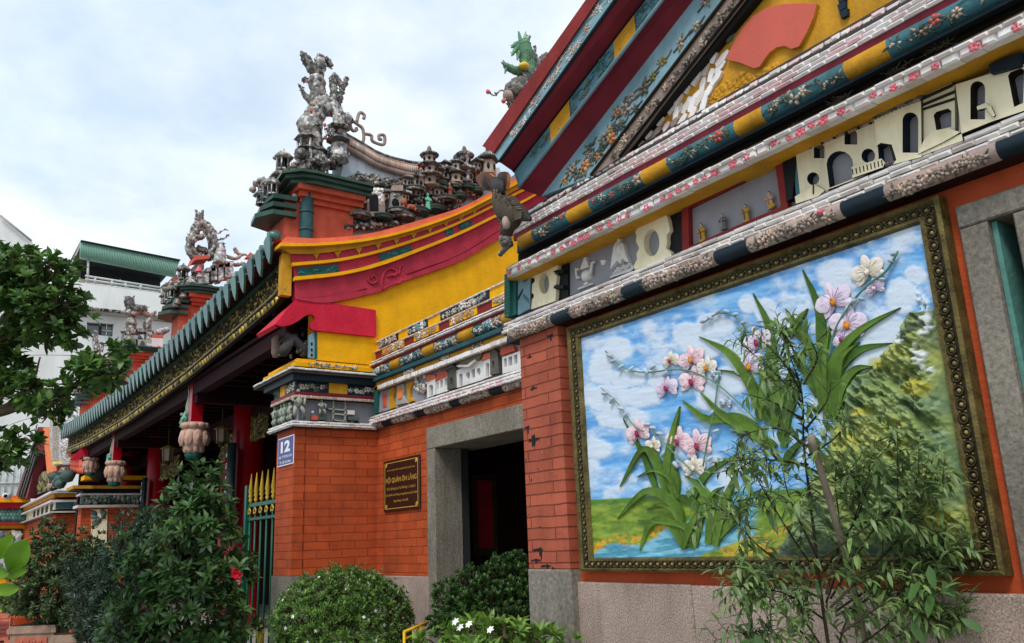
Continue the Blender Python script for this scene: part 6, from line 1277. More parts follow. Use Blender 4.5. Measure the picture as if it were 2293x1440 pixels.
statuette(1190, 900, 220, 'jadefig', 'jadefig', 'jade green robed statuette on a roof ledge above the yellow gable'); statuette(1485, 740, 200, 'figbrown', 'skin', 'brown robed statuette on a roof ledge, right of the jade one'); statuette(270, 975, 185, 'figblue', 'mosaicpale', 'slate blue statuette by the white pebble arch on the roof')
mat('lionclay', (176, 102, 74), dirt=.4, bump=.3); li = MB().use('lionclay'); b = zv(960, 900, .16)
li.ell(b + np.array((0, .02, .035)), (.035, .115, .032)); li.ell(b + np.array((.02, -.10, .07)), (.035, .038, .048), None, 10, 6, .08); li.tube([b + np.array((0, .11, .04)), b + np.array((0, .16, .06)), b + np.array((0, .15, .10))], .012, 6)
for s in (-.10, -.04, .06, .11): li.tube([b + np.array((.02, s, .03)), b + np.array((.03, s - .02, -.01))], .015, 6)
obj('lion_statuette', li, label='small orange lying lion figure on a roof ledge beside the jade figure', cat='statuette', origin=tuple(b))
# miniature pavilions climbing the front of each ridge end
def mini(x, y, z, w, h, tiers, mats=('mosaic', 'mosaicdark')):
    q = MB(); zc_ = z
    for k in range(tiers):
        th = h / tiers; f = w * (1 - .2 * k)
        q.use('black').lathe((x, y, zc_), [(f * .42, 0), (f * .42, th * .55)], 6, smooth=False); q.use('mosaicpale')
        for a in range(6): aa = a * 1.047 + .5; q.tube([(x + f * .52 * math.cos(aa), y + f * .52 * math.sin(aa), zc_), (x + f * .52 * math.cos(aa), y + f * .52 * math.sin(aa), zc_ + th * .58)], f * .07, 5)
        q.use(mats[0]).lathe((x, y, zc_), [(f * .62, 0), (f * .6, th * .08)], 6, smooth=False)
        q.use(mats[1]).lathe((x, y, zc_), [(f * .6, th * .55), (f * .85, th * .6), (f * .88, th * .66), (f * .45, th * .85), (f * .12, th)], 6, smooth=False)
        for a in range(6): aa = a * 1.047; q.use(mats[0]).tube([(x + f * .86 * math.cos(aa), y + f * .86 * math.sin(aa), zc_ + th * .64), (x + f * .45 * math.cos(aa), y + f * .45 * math.sin(aa), zc_ + th * .86), (x, y, zc_ + th)], f * .05, 4)
        zc_ += th * .92
    q.use(mats[0]).ell((x, y, zc_ + h * .03), (w * .1, w * .1, h * .07), None, 6, 4); return obj('model_pavilion', q, hall)
for x0, s_ in ((-8.16, .86), (-12.55, .8), (-16.9, .8), (-21.3, .75)):
    zt = ZT[x0]
    for dx, y_, z_, w_, h_, n_ in ((-.42, 2.95, zt, .17, .50, 2), (-.30, 3.12, zt, .15, .36, 1), (-.2, 2.74, 5.22, .14, .26, 1), (-.05, 2.72, 5.22, .10, .2, 1), (-.36, 2.72, 5.22, .13, .34, 2), (-.12, 3.0, zt, .12, .22, 1), (-.5, 3.3, zt, .16, .3, 1)): mini(x0 + dx, y_, z_, w_, h_, n_, random.choice((('mosaic', 'mosaicdark'), ('mosaicpale', 'mosaic'), ('mosaic', 'shelldark'))))
    q = MB()
    for k in range(80): q.use(random.choice(('mosaic', 'mosaicdark', 'mosaicpale', 'vine', 'shell'))).ell((x0 - random.uniform(.0, .6), random.uniform(2.66, 3.5), random.choice((zt, zt, 5.22)) + random.uniform(0, .09)), (random.uniform(.02, .05),) * 3, None, 6, 4, .25)
    obj('rubble_ornament', q, hall)
# ================================================================ RIDGE SCULPTURES (mosaic of broken bowls)
def shards(mb, pts, r, n, size, mats):
    q = spl(pts, 40) if len(pts) < 40 else pts
    for k in range(n):
        i = random.randrange(len(q) - 1); c = np.array(q[i][:3]); d = np.array([random.gauss(0, 1) for _ in range(3)]); d /= np.linalg.norm(d); rr = (q[i][3] if len(q[i]) > 3 else r)
        mb.use(random.choice(mats)); p = c + d * rr * .85; a = np.cross(d, [random.random(), random.random(), random.random()]); a /= np.linalg.norm(a) + 1e-6; b = np.cross(d, a); s_ = size * random.uniform(.5, 1.2)
        mb.add([p - a * s_, p + b * s_ * .6, p + a * s_ + d * s_ * .7, p - b * s_ * .6, p + d * s_ * .35], [(0, 1, 4), (1, 2, 4), (2, 3, 4), (3, 0, 4)])
MM = ['mosaic', 'mosaic', 'mosaicdark', 'mosaicpale']
class Sculpt:
    def __init__(s, ox, oy, sc, X, k, name, label):
        s.ox, s.oy, s.sc, s.X, s.k = ox, oy, sc, X, k; s.t = thing(name, tuple(s.p(*k[1])) if isinstance(k, tuple) else (0, 0, 0), label, 'roof statue'); s.k = k[0]
    def p(s, x, y, n=0.): return np.array(PX(s.ox + x / s.sc, s.oy + y / s.sc, s.X + n))
    def limb(s, mb, pts, rad, m='mosaic', n=0., shard=2.2, size=.03, jit=.12):
        q = spl([np.append(s.p(a[0], a[1], n + (a[2] if len(a) > 2 else 0)), r * s.k) for a, r in zip(pts, rad)], max(8, 4 * len(pts)))
        mb.use(m).tube([a[:3] for a in q], [a[3] for a in q], 9, jit); L = sum(np.linalg.norm(q[i + 1][:3] - q[i][:3]) for i in range(len(q) - 1))
        shards(mb, q, 0, int(L / .04 * shard * 6), size, MM if m.startswith('mosaic') else [m])
    def blob(s, mb, x, y, r, m='mosaic', n=0., sq=(1, 1, 1)): mb.use(m).ell(s.p(x, y, n), tuple(r * s.k * a for a in sq), None, 9, 6, .12)
    def slab(s, mb, pts, m, n0, n1): mb.use(m).plate(FX(s.X), [tuple(s.p(*q)[1:]) for q in pts], n0, n1)
    def add(s, mb, nm): return obj(nm, mb, s.t)
S = Sculpt(660, 110, 6.545, -8.30, (.00098, (560, 1500)), 'phoenix_dragon_statue', 'tall grey mosaic dragon statue on the nearest roof ridge end, against the sky')
b = MB(); S.limb(b, [(330, 1640), (300, 1440), (270, 1250), (210, 1150), (290, 1000), (330, 850), (340, 650), (325, 480), (330, 390)], [120, 95, 110, 140, 125, 105, 95, 100, 70]); S.limb(b, [(420, 700, .05), (470, 820, .05), (520, 950, .05)], [60, 75, 60]); bo = S.add(b, 'dragon_body')
b = MB(); S.limb(b, [(310, 390), (220, 240), (150, 130), (105, 85)], [60, 62, 55, 25], 'mosaicdark'); S.limb(b, [(170, 480), (130, 420)], [16, 30], 'mosaicdark'); S.add(b, 'left_head' if False else 'dragon_head')
b = MB(); S.limb(b, [(350, 390), (365, 260), (370, 170), (350, 85)], [62, 72, 62, 20]); S.limb(b, [(400, 130), (470, 165), (545, 260)], [22, 34, 32], 'mosaicdark'); S.add(b, 'dragon_head')
b = MB(); S.limb(b, [(520, 960), (565, 720), (568, 560), (558, 450), (600, 415), (690, 535)], [50, 48, 42, 44, 40, 30], 'mosaic'); S.add(b, 'curled_tail')
b = MB(); S.limb(b, [(640, 760), (690, 620), (740, 500), (768, 415)], [18, 24, 22, 14], 'mosaicdark'); S.limb(b, [(640, 860), (690, 700)], [14, 20], 'mosaicdark'); S.add(b, 'spear')
b = MB(); S.limb(b, [(280, 780), (170, 700), (90, 555)], [55, 34, 8])
for k in range(7): S.limb(b, [(170 - k * 13, 700 - k * 22), (130 - k * 13, 665 - k * 24)], [10, 3], 'mosaicdark', 0, .2)
S.add(b, 'fin')
b = MB(); S.limb(b, [(640, 1640, .12), (655, 1300, .12), (650, 1100, .12), (630, 950, .1), (560, 800, .08)], [110, 85, 70, 70, 60], 'mosaicpale', 0, 2); S.limb(b, [(760, 980), (780, 1040), (740, 1110)], [50, 60, 20], 'mosaicpale')
pc = S.p(640, 1040, .15)
for a, m in ((0, 'mosaic'), (1, 'mosaicdark')): b.use(m).lathe((pc[0], pc[1], pc[2] - .12 - a * .16), [(.10, 0), (.14, .02), (.05, .10), (.01, .15)], 8, smooth=False)
for k in range(8): S.limb(b, [(430 + k * 22, 1320 - (k % 3) * 100, .16), (470 + k * 18, 1250 - (k % 2) * 60, .2), (440 + k * 30, 1160, .16)], [8, 10, 4], ('mosaicpale', 'mosaic')[k % 2], 0, .4)
S.blob(b, 440, 1110, 16, 'fanred', .16, (1, 1, 1.6)); S.blob(b, 450, 1310, 18, 'fanred', .18, (1, 1.6, .6)); S.blob(b, 240, 900, 18, 'fanred', .1, (1, .8, 1.6)); S.add(b, 'figures')
b = MB()                                        # roofed pavilions at the statue's foot
for (x, y, w_, h) in ((180, 1350, 95, 210), (190, 1520, 110, 240), (350, 1560, 90, 220)):
    c = S.p(x, y, .0); b.use('mosaicdark').lathe((c[0], c[1], c[2]), [(.07, -.22), (.07, 0), (.15, .02), (.06, .10), (.01, .15)], 6, smooth=False); b.use('mosaicpale')
    for a in range(6): b.tube([(c[0] + .1 * math.cos(a * 1.047), c[1] + .1 * math.sin(a * 1.047), c[2] - .22), (c[0] + .1 * math.cos(a * 1.047), c[1] + .1 * math.sin(a * 1.047), c[2])], .014, 5)
for k in range(34): S.limb(b, [(random.uniform(-420, 700), 0, random.uniform(-.2, .2)), (0, 0)][:0] or [(lambda x: (x, 1640 + (560 - x) * .28 if x < 560 else 1640 + (x - 560) * .1, random.uniform(-.1, .15)))(random.uniform(-60, 760)), (lambda x: (x, 1500 + (560 - x) * .3, random.uniform(-.1, .15)))(random.uniform(-60, 700))], [26, 14], random.choice(MM), 0, 1)
S.add(b, 'pavilion')
b = MB()
for k in range(60): S.blob(b, random.uniform(60, 800), random.uniform(1480, 1720), random.uniform(30, 70), random.choice(MM), random.uniform(-.35, .15))
S.add(b, 'rock_base')
b = MB()
for pts in ([(740, 1280), (930, 1375), (1005, 1345), (1000, 1180), (930, 1110), (850, 1060), (812, 1110), (850, 1195), (905, 1185), (900, 1150)], [(910, 1070), (935, 960), (970, 930), (1020, 970), (1010, 1025)], [(1000, 1240), (1120, 1265), (1140, 1350), (1300, 1400), (1315, 1270), (1240, 1265), (1240, 1320), (1275, 1325)]): S.limb(b, pts, [20] * len(pts), 'shell', 0, .5, .012, .06)
S.add(b, 'scroll_ornament')
S = Sculpt(380, 460, 5.54, -12.62, (.00142, (420, 1000)), 'coiled_dragon_statue', 'grey mosaic dragon coiled in a ring on the second roof ridge end')
b = MB(); S.limb(b, [(380, 640), (290, 610), (255, 520), (265, 430), (310, 340), (350, 260), (420, 240), (500, 330), (535, 470), (520, 600), (470, 660)], [50, 55, 50, 46, 50, 62, 60, 58, 55, 50, 45]); S.limb(b, [(330, 520), (400, 560), (460, 560)], [40, 42, 36], 'mosaicdark'); S.limb(b, [(300, 450, .1), (330, 400, .12), (400, 390, .1), (440, 330, .08)], [26, 30, 28, 20], 'mosaic')
for k in range(12): a = k * .524; S.limb(b, [(395 + 120 * math.cos(a), 450 + 190 * math.sin(a)), (395 + 185 * math.cos(a + .2), 450 + 255 * math.sin(a + .2))], [20, 4], 'mosaicpale' if k % 2 else 'mosaic', 0, .3)
bo = S.add(b, 'dragon_ring')
b = MB(); S.limb(b, [(370, 240), (368, 170), (370, 110)], [48, 44, 40], 'mosaicdark'); S.limb(b, [(345, 110), (325, 55)], [18, 8], 'mosaicdark', 0, .3); S.limb(b, [(395, 110), (418, 58)], [18, 8], 'mosaicdark', 0, .3); S.add(b, 'dragon_head')
b = MB(); 
for (x, y) in ((210, 400), (235, 360), (265, 330)): S.limb(b, [(270, 470), (x + 15, y + 40), (x, y)], [26, 14, 5], 'mosaic', 0, .8)
for pts in ([(600, 350), (680, 300), (730, 315)], [(600, 430), (690, 400), (740, 350)], [(450, 210), (540, 290), (600, 350)]): S.limb(b, pts, [10, 8, 4], 'mosaicpale', 0, .2)
S.add(b, 'claw_whisker')
b = MB(); S.limb(b, [(620, 720, .1), (630, 580, .1), (640, 470, .1)], [75, 55, 34], 'mosaicpale'); S.slab(b, [(250, 740), (290, 640), (460, 640), (470, 680), (300, 700)], 'fanred', -.2, .1)
for (x, y, w_, h, m) in ((520, 740, 200, 50, 'mosaicpale'), (430, 800, 110, 40, 'mosaicpale'), (490, 770, 70, 180, 'mosaic'), (580, 760, 60, 190, 'mosaicpale'), (660, 720, 105, 190, 'mosaicpale'), (330, 870, 130, 120, 'mosaicpale'), (290, 760, 110, 60, 'mosaicdark')): S.slab(b, [(x, y), (x + w_, y - 4), (x + w_, y + h), (x, y + h + 6)], m, -.12, .12)
for (x, y, m) in ((270, 900, 'mosaicpale'), (230, 960, 'mosaic'), (320, 960, 'signblue' if False else 'figblue'), (360, 760, 'flowerpink'), (380, 830, 'mosaicpale'), (170, 1080, 'mosaic'), (90, 1160, 'mosaic'), (60, 1200, 'mosaicdark')): S.limb(b, [(x, y + 70), (x + 4, y)], [46, 26], m if m.startswith('mosaic') else m, .1, .8)
for pts in ([(720, 640), (820, 660), (900, 610), (960, 620)], [(740, 720), (830, 740), (930, 715)], [(800, 530), (840, 590), (900, 620)]): S.limb(b, pts, [22, 20, 14, 8][:len(pts)], 'shell', 0, .6)
S.slab(b, [(930, 660), (990, 590), (1055, 650), (1040, 670)], 'tileorange', -.05, .05); S.add(b, 'temple_figures')
S = Sculpt(230, 640, 6.545, -16.95, (.0016, (520, 1060)), 'lion_figure_statue', 'grey mosaic lion and figures on the third roof ridge end, before the white building')
b = MB(); S.limb(b, [(380, 250), (430, 320), (520, 350), (640, 330)], [60, 60, 65, 40], 'mosaicdark'); S.limb(b, [(345, 370), (420, 400), (530, 400)], [40, 50, 46], 'mosaic'); bo = S.add(b, 'lion_body')
b = MB(); S.blob(b, 385, 225, 62, 'mosaicdark'); S.blob(b, 345, 250, 28, 'darkfig'); S.limb(b, [(345, 190), (332, 158)], [16, 8], 'mosaicdark', 0, .3); S.limb(b, [(430, 210), (460, 145)], [16, 6], 'mosaicdark', 0, .3); S.add(b, 'lion_head')
b = MB(); S.limb(b, [(560, 370), (640, 420), (700, 440), (775, 385)], [36, 34, 26, 14], 'shell'); S.limb(b, [(420, 730), (410, 620), (420, 520), (430, 470)], [60, 62, 60, 30], 'mosaic'); S.limb(b, [(660, 640), (650, 560), (690, 480)], [50, 48, 30], 'mosaic'); S.limb(b, [(740, 700), (860, 680), (960, 630)], [40, 46, 30], 'mosaicpale')
for (x, y, w_, h, m) in ((310, 740, 190, 60, 'mosaicpale'), (350, 800, 120, 200, 'mosaicdark'), (500, 800, 130, 230, 'bggrey'), (630, 680, 70, 350, 'mosaicpale'), (700, 780, 160, 250, 'whitepaint'), (500, 640, 200, 50, 'mosaic'), (690, 730, 180, 50, 'fanred')): S.slab(b, [(x, y), (x + w_, y + 6), (x + w_, y + h), (x, y + h)], m, -.15, .1)
S.slab(b, oval(565, 880, 36, 60, 12), 'mosaicdark', .09, .12); S.blob(b, 820, 920, 30, 'crimson', .12); S.add(b, 'pavilion_figures')
S = Sculpt(190, 720, 6, -21.3, (.0019, (180, 640)), 'crane_figure_statue', 'small grey mosaic crane figure on the farthest roof ridge end')
b = MB(); S.limb(b, [(150, 900), (165, 760), (170, 620), (160, 480), (150, 330), (140, 230), (150, 170)], [90, 76, 60, 50, 40, 30, 22], 'mosaic'); S.limb(b, [(160, 420), (80, 380), (50, 330)], [30, 18, 8], 'mosaicpale'); S.limb(b, [(180, 400), (230, 380), (235, 300), (200, 290)], [24, 20, 14, 8], 'mosaicpale'); bo = S.add(b, 'crane_body')
b = MB(); S.blob(b, 150, 150, 30, 'mosaicdark'); S.limb(b, [(140, 140), (120, 90)], [12, 4], 'mosaicdark', 0, .3); S.add(b, 'crane_head')
# ---- green dragon climbing the main ridge behind the wing's roof
mr = MB().use('mosaicdark'); mr.box(-23, -7.4, 6.5, 6.9, 5.9, 6.55); mr.use('shell').box(-23, -7.38, 6.46, 6.94, 6.55, 6.62); obj('main_ridge', mr, hall)
S = Sculpt(1080, 0, 3.2727, -7.6, (.0017 * 1.35, (250, 760)), 'green_dragon_statue', 'green ceramic dragon with raised claws beyond the raked gable edge')
b = MB(); S.limb(b, [(330, 620), (350, 540), (330, 450), (310, 370), (300, 320)], [45, 46, 42, 44, 40], 'dragongreen', 0, 2.4, .04); S.limb(b, [(250, 780), (265, 690), (300, 620), (400, 500), (480, 420)], [50, 55, 50, 40, 30], 'mosaicdark', 0, 2.4, .05); bo = S.add(b, 'dragon_body')
b = MB()
for e in ((265, 230), (318, 232), (352, 270)): S.limb(b, [(300, 330), ((300 + e[0]) / 2, 300), e], [20, 15, 4], 'dragongreen', 0, .2)
for e in ((212, 350), (215, 410), (255, 440)): S.limb(b, [(285, 330), ((285 + e[0]) / 2, (330 + e[1]) / 2 - 15), e], [20, 16, 4], 'dragongreen', 0, .2)
S.add(b, 'upper_claw')
b = MB(); S.limb(b, [(320, 520), (260, 520), (200, 500), (160, 470)], [30, 26, 20, 12], 'dragongreen', 0, .8)
for e in ((138, 455), (150, 440), (165, 540)): S.limb(b, [(180, 490), e], [12, 3], 'dragongreen', 0, .1)
S.blob(b, 305, 485, 32, 'dragonyellow', .1, (1, 1, .6)); S.add(b, 'lower_claw')
b = MB(); S.limb(b, [(385, 490), (380, 410), (345, 350)], [20, 18, 8], 'mosaicdark', 0, .6); S.limb(b, [(380, 420), (388, 335)], [12, 4], 'mosaicdark', 0, .3); S.add(b, 'horn')
b = MB(); S.blob(b, 250, 660, 62, 'mosaicdark', .1); S.blob(b, 190, 705, 30, 'shell', .15); S.limb(b, [(200, 700), (140, 660), (90, 700), (45, 675)], [5, 5, 4, 4], 'mosaicpale', .15, .1); S.blob(b, 42, 672, 12, 'flowerpink', .15); S.blob(b, 155, 742, 12, 'flowerpink', .15); S.limb(b, [(185, 710), (155, 742)], [4, 4], 'mosaicpale', .15, .1); S.add(b, 'dragon_head')
# ================================================================ LEFT WING (mirror of the right one), closing wall, town behind
def PH(px, py, Y): return P(px, py, Y)
lw = thing('far_temple_wing', (-29, 3, 0), 'far temple wing with orange tiled gable and brick walls beyond the hall', 'building')
XL = P(126, 1140, 3.0).x; X1 = -33.5
def zl(row, o=0.): return P(126, row, 3.0 - o).z
w = MB().use('brick'); w.box(X1, XL, 3.0, 9, 0, zl(1148)); obj('wall', w, lw)
q = MB()
def lb(m, r0, r1, o, d=None): q.use(m).box(X1, XL + o, 3.0 - o, 8.8, zl(r1, o), zl(r0, o))
lb('blackteal', 1143, 1149, .06); lb('tile', 1139.5, 1143, .16); lb('cream', 1120, 1139.5, .0); lb('tile', 1114, 1119, .16); lb('maroon', 1110, 1114, .06); lb('oldyellow', 1103, 1110, .1); lb('blackteal', 1098, 1103, .06); lb('tile', 1093, 1097.5, .2)
q.use('teal').box(XL - .1, XL + .02, 2.985, 6.5, zl(1139), zl(1120)); q.use('paleteal').box(XL + .002, XL + .03, 3.4, 4.4, zl(1138), zl(1121))
for k in range(5): u = XL - 1.0 - k * 1.0; q.use('black').dome(FY(3.0), u, (zl(1120) + zl(1139)) / 2, 0, .28, .2, .03)
obj('cornice', q, lw)
q = MB(); F = FY(2.9)
def zw(x, y, Y=2.9): return YU(x / 5.143, 900 + y / 5.143, Y)
q.use('shelldark').plate(FY(2.98), [zw(*p, 2.98) for p in ((395, 1080), (480, 800), (560, 790), (640, 830), (640, 980))], -.2, 0); 
for k in range(80): q.use(('gilt', 'shell', 'olive')[k % 3]).dome(FY(2.98), *zw(random.uniform(440, 600), random.uniform(830, 1020), 2.98), 0, .09, .06, .06, k, 6, 2)
q.use('maroon').plate(F, [zw(*p) for p in ((235, 1090), (500, 290), (505, 560), (375, 1115))], -.3, .15)
for k in range(3): q.use('bronzedark').plate(F, [zw(*p) for p in ((270 + 32 * k, 1095), (500, 400 + 90 * k), (503, 440 + 90 * k), (285 + 32 * k, 1098))], .1, .2)
obj('gable', q, lw)
q = MB(); q.use('orangepaint').plate(F, [zw(*p) for p in ((500, 300), (610, 285), (640, 560), (665, 790), (550, 825))], -.2, .02); q.use('tileorange')
q.plate(FY(3.0), [zw(*p, 3.0) for p in ((735, 380), (800, 365), (830, 490), (910, 480), (985, 660), (860, 690), (820, 830), (700, 800))], -.3, 0)
for r in range(14):
    y = 395 + r * 30
    for k in range(7):
        x = 745 + k * 34 + (r % 2) * 5
        if x < 800 + max(0, (y - 470)) * .75 and y < 830 and x < 970: q.use('tileorange').dome(FY(3.0), *zw(x, y, 3.0), .0, .11, .075, .08, -.5, 7, 2)
q.use('mosaicpale').plate(F, [zw(*p) for p in ((625, 230), (690, 110), (755, 60), (745, 380), (760, 600), (790, 720), (670, 740), (635, 520))], -.3, .12); q.use('gilt').plate(F, [zw(*p) for p in ((680, 100), (755, 60), (745, 190), (680, 200))], .1, .16)
for k in range(26): q.use('petal').plate(F, [zw(*p) for p in ((665, 220 + 18 * k), (740, 210 + 18 * k), (740, 217 + 18 * k), (665, 228 + 18 * k))], .1, .14)
q.use('dragonyellow').plate(F, [zw(*p) for p in ((690, 690), (775, 690), (780, 715), (692, 720))], .1, .18); obj('roof', q, lw)
for (x, y, r) in ((640, 860, .16), (690, 900, .2), (740, 800, .16), (780, 850, .2), (700, 950, .16), (650, 930, .14), (610, 850, .14)): q = MB(); q.use(random.choice(['mosaicdark', 'ledgegreen', 'vine'])).ell(tuple(P(x / 5.143, 900 + y / 5.143, 2.8)), (r, r * .8, r * .7), None, 8, 5, .2); obj('ridge_foot_carving', q, lw)
# left pier of the hall, seen from its inner side
XLP = P(182, 1150, 3.0).x; zt = P(182, 1133, 3.0).z
q = MB().use('brick'); q.box(XLP - .5, XLP, 3.0, 4.6, 0, zt); lpo = obj('pier', q, hall)
q = MB()
def lp(m, r0, r1, o): q.use(m).box(XLP - .5 - o, XLP + o, 3.0 - o, 4.55, P(182, r1, 3.0 - o).z, P(182, r0, 3.0 - o).z)
lp('tile', 1128, 1134, .1); lp('grisgreen', 1108, 1128, -.02); lp('tile', 1104, 1108, .06); lp('blackteal', 1090, 1104, .02); lp('black', 1086, 1090, .2); lp('oldyellow', 1078, 1085, .25); lp('yellow', 1068, 1077, .0)
for k in range(90): q.use(('grisaille', 'grisgreen')[k % 2]).dome(FX(XLP - .02), random.uniform(3.02, 4.5), P(182, random.uniform(1110, 1127), 3.0).z, 0, .06, .05, .05, k, 6, 2)
q.use('darkfig').ell((XLP, 3.3, P(182, 1050, 3).z), (.2, .25, .35), None, 8, 6, .1); obj('pier_capital', q, lpo)
q = MB(); F = FX(XLP + .01)
def zlp(x, y): q_ = PX(x / 5.143, 900 + y / 5.143, XLP + .01); return (q_.y, q_.z)
q.use('cream').plate(F, [zlp(*p) for p in ((1055, 1240), (1235, 1240), (1220, 1900), (1040, 1880))], -.02, .02); q.use('bark').tube([F(*zlp(*p), .03) for p in ((1215, 1330), (1140, 1350), (1090, 1400))], .02, 5)
for (x, y) in ((1080, 1280), (1090, 1330), (1180, 1270), (1195, 1290), (1130, 1360), (1100, 1400), (1085, 1370)): q.use('vine').dome(F, *zlp(x, y), .02, .09, .06, .03, x, 7, 2)
obj('painted_panel', q, lpo)
q = MB().use('crimson'); q.plate(FX(XLP + .3), [zlp(*p) for p in ((780, 680), (960, 510), (1010, 560), (1010, 650), (930, 640), (860, 690))], -.05, .05); obj('corner_canopy', q, lpo)
# closing wall across the far end of the forecourt
XCW = -33.2
cw = thing('courtyard_wall', (XCW, 0, 0), 'yellow framed mural wall with small green tiled roof at the far left', 'wall')
def zcw(x, y): q_ = PX(x, y, XCW); return (q_.y, q_.z)
F = FX(XCW)
def cwp(nm, parts):
    q = MB()
    for m, pts, n0, n1 in parts: q.use(m).plate(F, [zcw(*p) for p in pts], n0, n1)
    return obj(nm, q, cw)
L_ = -60
cwp('wall', [('orangepaint', [(L_, 1111), (68, 1111), (66, 1119), (L_, 1119)], -.6, .25), ('yellow', [(L_, 1119.5), (66, 1119.5), (66, 1126), (L_, 1126)], -.5, .35), ('crimson', [(L_, 1126.5), (66, 1126.5), (66, 1166), (L_, 1166)], -.5, .1), ('crimson', [(L_, 1166.5), (67, 1166.5), (67, 1175), (L_, 1175)], -.5, .3), ('yellow', [(L_, 1175.5), (66, 1175.5), (66, 1420), (L_, 1420)], -.6, .08)])
q = MB()
for r in range(3):
    for k in range(14):
        x = -40 + k * 7.6 + (r % 2) * 3.5; q.use('tilegreen').dome(FX(XCW + .12), *zcw(x, 1148 + r * 8), r * .06, .19, .14, .1, 0, 7, 2)
obj('green_tiles', q, cw)
q = MB(); q.use('bronzedark').plate(F, [zcw(*p) for p in ((L_, 1184), (50, 1184), (50, 1290), (L_, 1290))], .08, .14); q.use('skyblue' if 'skyblue' in MAT else 'paleblue').plate(F, [zcw(*p) for p in ((L_, 1189), (46, 1189), (46, 1284), (L_, 1284))], .1, .15)
for k in range(60): q.use(('paleteal', 'whitepaint', 'olive', 'figblue')[k % 4]).dome(FX(XCW + .15), *zcw(random.uniform(-40, 44), random.uniform(1192, 1280)), 0, .16, .1, .03, k, 7, 2)
obj('painted_mural', q, cw)
q = MB().use('steel'); q.box(XCW - 6, XCW - 2, -6, 4, 0, .1); 
XG = -37.0
gl = thing('glazed_canopy', (XG, 0, 0), 'pale glazed canopy with thin grid bars at the far left', 'canopy')
q = MB().use('paleglass'); q.plate(FX(XG), [tuple(PX(a, b, XG))[1:] for a, b in ((-60, 1050), (72, 1042), (52, 1112), (-60, 1112))], -2, 0); obj('panel', q, gl)
q = MB().use('steel')
for k in range(9): x = -48 + k * 15; q.tube([PX(x + 3, 1046, XG + .04), PX(x - 2, 1112, XG + .04)], .025, 5)
q.tube([PX(-60, 1082, XG + .04), PX(62, 1082, XG + .04)], .03, 5); obj('grid_bar', q, gl)
cm_ = MB().use('whitepaint'); c = np.array(PX(18, 1112, XCW + .6)); cm_.tube([c, c + np.array((.3, -.1, 0))], .1, 10); cm_.tube([c + np.array((-.3, 0, .1)), c], .03, 6); cm_.use('black').ell(c + np.array((.32, -.1, 0)), (.05, .06, .06))
obj('security_camera', cm_, label='small white security camera above the courtyard wall', cat='camera', origin=tuple(c))
# apartment block behind
XA = -46.0
ap = thing('apartment_block', (XA, 25, 0), 'white apartment block with green roofed terrace behind the temple', 'building')
def za(x, y, X=XA): q_ = PX(x / 2.667, 460 + y / 2.667, X); return (q_.y, q_.z)
def apl(nm, m, pts, n0, n1, X=XA, holes=(), edge=None): q = MB().use(m); q.plate(FX(X), [za(*p, X) for p in pts], n0, n1, [[za(*p, X) for p in h] for h in holes], edge); return obj(nm, q, ap)
win = [(520, 695), (680, 705), (672, 785), (516, 765)]
wl_ = apl('wall', 'bgwhite', [(-400, 640), (520, 640), (1015, 700), (1180, 730), (1180, 2100), (-400, 2100)], -9, 0, XA, [win])
apl('parapet', 'bgwhite', [(420, 470), (1040, 545), (1200, 570), (1200, 655), (1012, 690), (420, 640)], -.3, .5)
apl('ledge', 'bggrey', [(420, 630), (1012, 682), (1200, 700), (1200, 712), (1012, 694), (420, 642)], -.3, .62)
q = MB()
for k in range(90): x = random.uniform(520, 1010); q.use(('bggrey', 'shell', 'bgdark')[k % 3]).ell(np.array((XA + .7, *za(x, 634 + (x - 520) * .11))), (.1, .16, .07), None, 6, 4, .2)
obj('broken_tile', q, ap)
w2 = apl('window', 'glass', win, -.5, -.3); q = MB().use('bgdark'); q.plate(FX(XA), [za(*p) for p in ((602, 700), (612, 701), (606, 776), (597, 775))], -.3, -.05); q.use('whitepaint').plate(FX(XA), [za(*p) for p in ((516, 690), (684, 702), (684, 709), (516, 697))], -.2, .08); q.plate(FX(XA), [za(*p) for p in ((640, 702), (645, 702), (640, 780), (635, 780))], -.3, -.2); q.plate(FX(XA), [za(*p) for p in ((608, 738), (680, 744), (680, 749), (608, 743))], -.3, -.2); obj('frame', q, w2)
apl('terrace_back', 'bgdark', [(540, 250), (1040, 350), (1040, 600), (540, 540)], -3.4, -3.2)
apl('terrace_ceiling', 'bgroofcream', [(520, 340), (800, 395), (770, 450), (545, 425)], -3.1, -3.0)
rf = apl('roof', 'bgroofgreen', [(470, 237), (1055, 350), (1030, 440), (470, 330)], .3, .6)
q = MB().use('bgroofgreen')
for k in range(60): t = k / 59; a, b = za(lerp(472, 1050, t), lerp(243, 352, t)), za(lerp(472, 1026, t), lerp(328, 436, t)); q.tube([(XA + .62, *a), (XA + .62, *b)], .045, 5)
q.use('bgdark').plate(lambda u, v, n: (XA + .6 - n, u, v), [za(470, 232), za(1057, 346), za(1057, 352), za(470, 238)], -.15, 6.)
q.use('bggrey'); a = za(470, 237); b = za(470, 330); q.add([(XA + .6, a[0], a[1]), (XA - 9, a[0] - .5, a[1] - 2.4), (XA - 9, a[0] - .5, a[1] - 2.7), (XA + .6, a[0], a[1] - .3)], [(0, 1, 2, 3)]); obj('corrugation', q, rf)
q = MB().use('steel')
for (y0, y1) in ((435, 520), (455, 536), (480, 548)): a, b = za(500, y0), za(1050, y1); q.tube([(XA + .45, *a), (XA + .45, *b)], .06, 6)
for x in (518, 560, 660, 740, 830, 960): a, b = za(x, (340 if x < 530 else 437 + (x - 500) * .155)), za(x - 3, 475 + (x - 500) * .14); q.tube([(XA + .45, *a), (XA + .45, *b)], .06, 6)
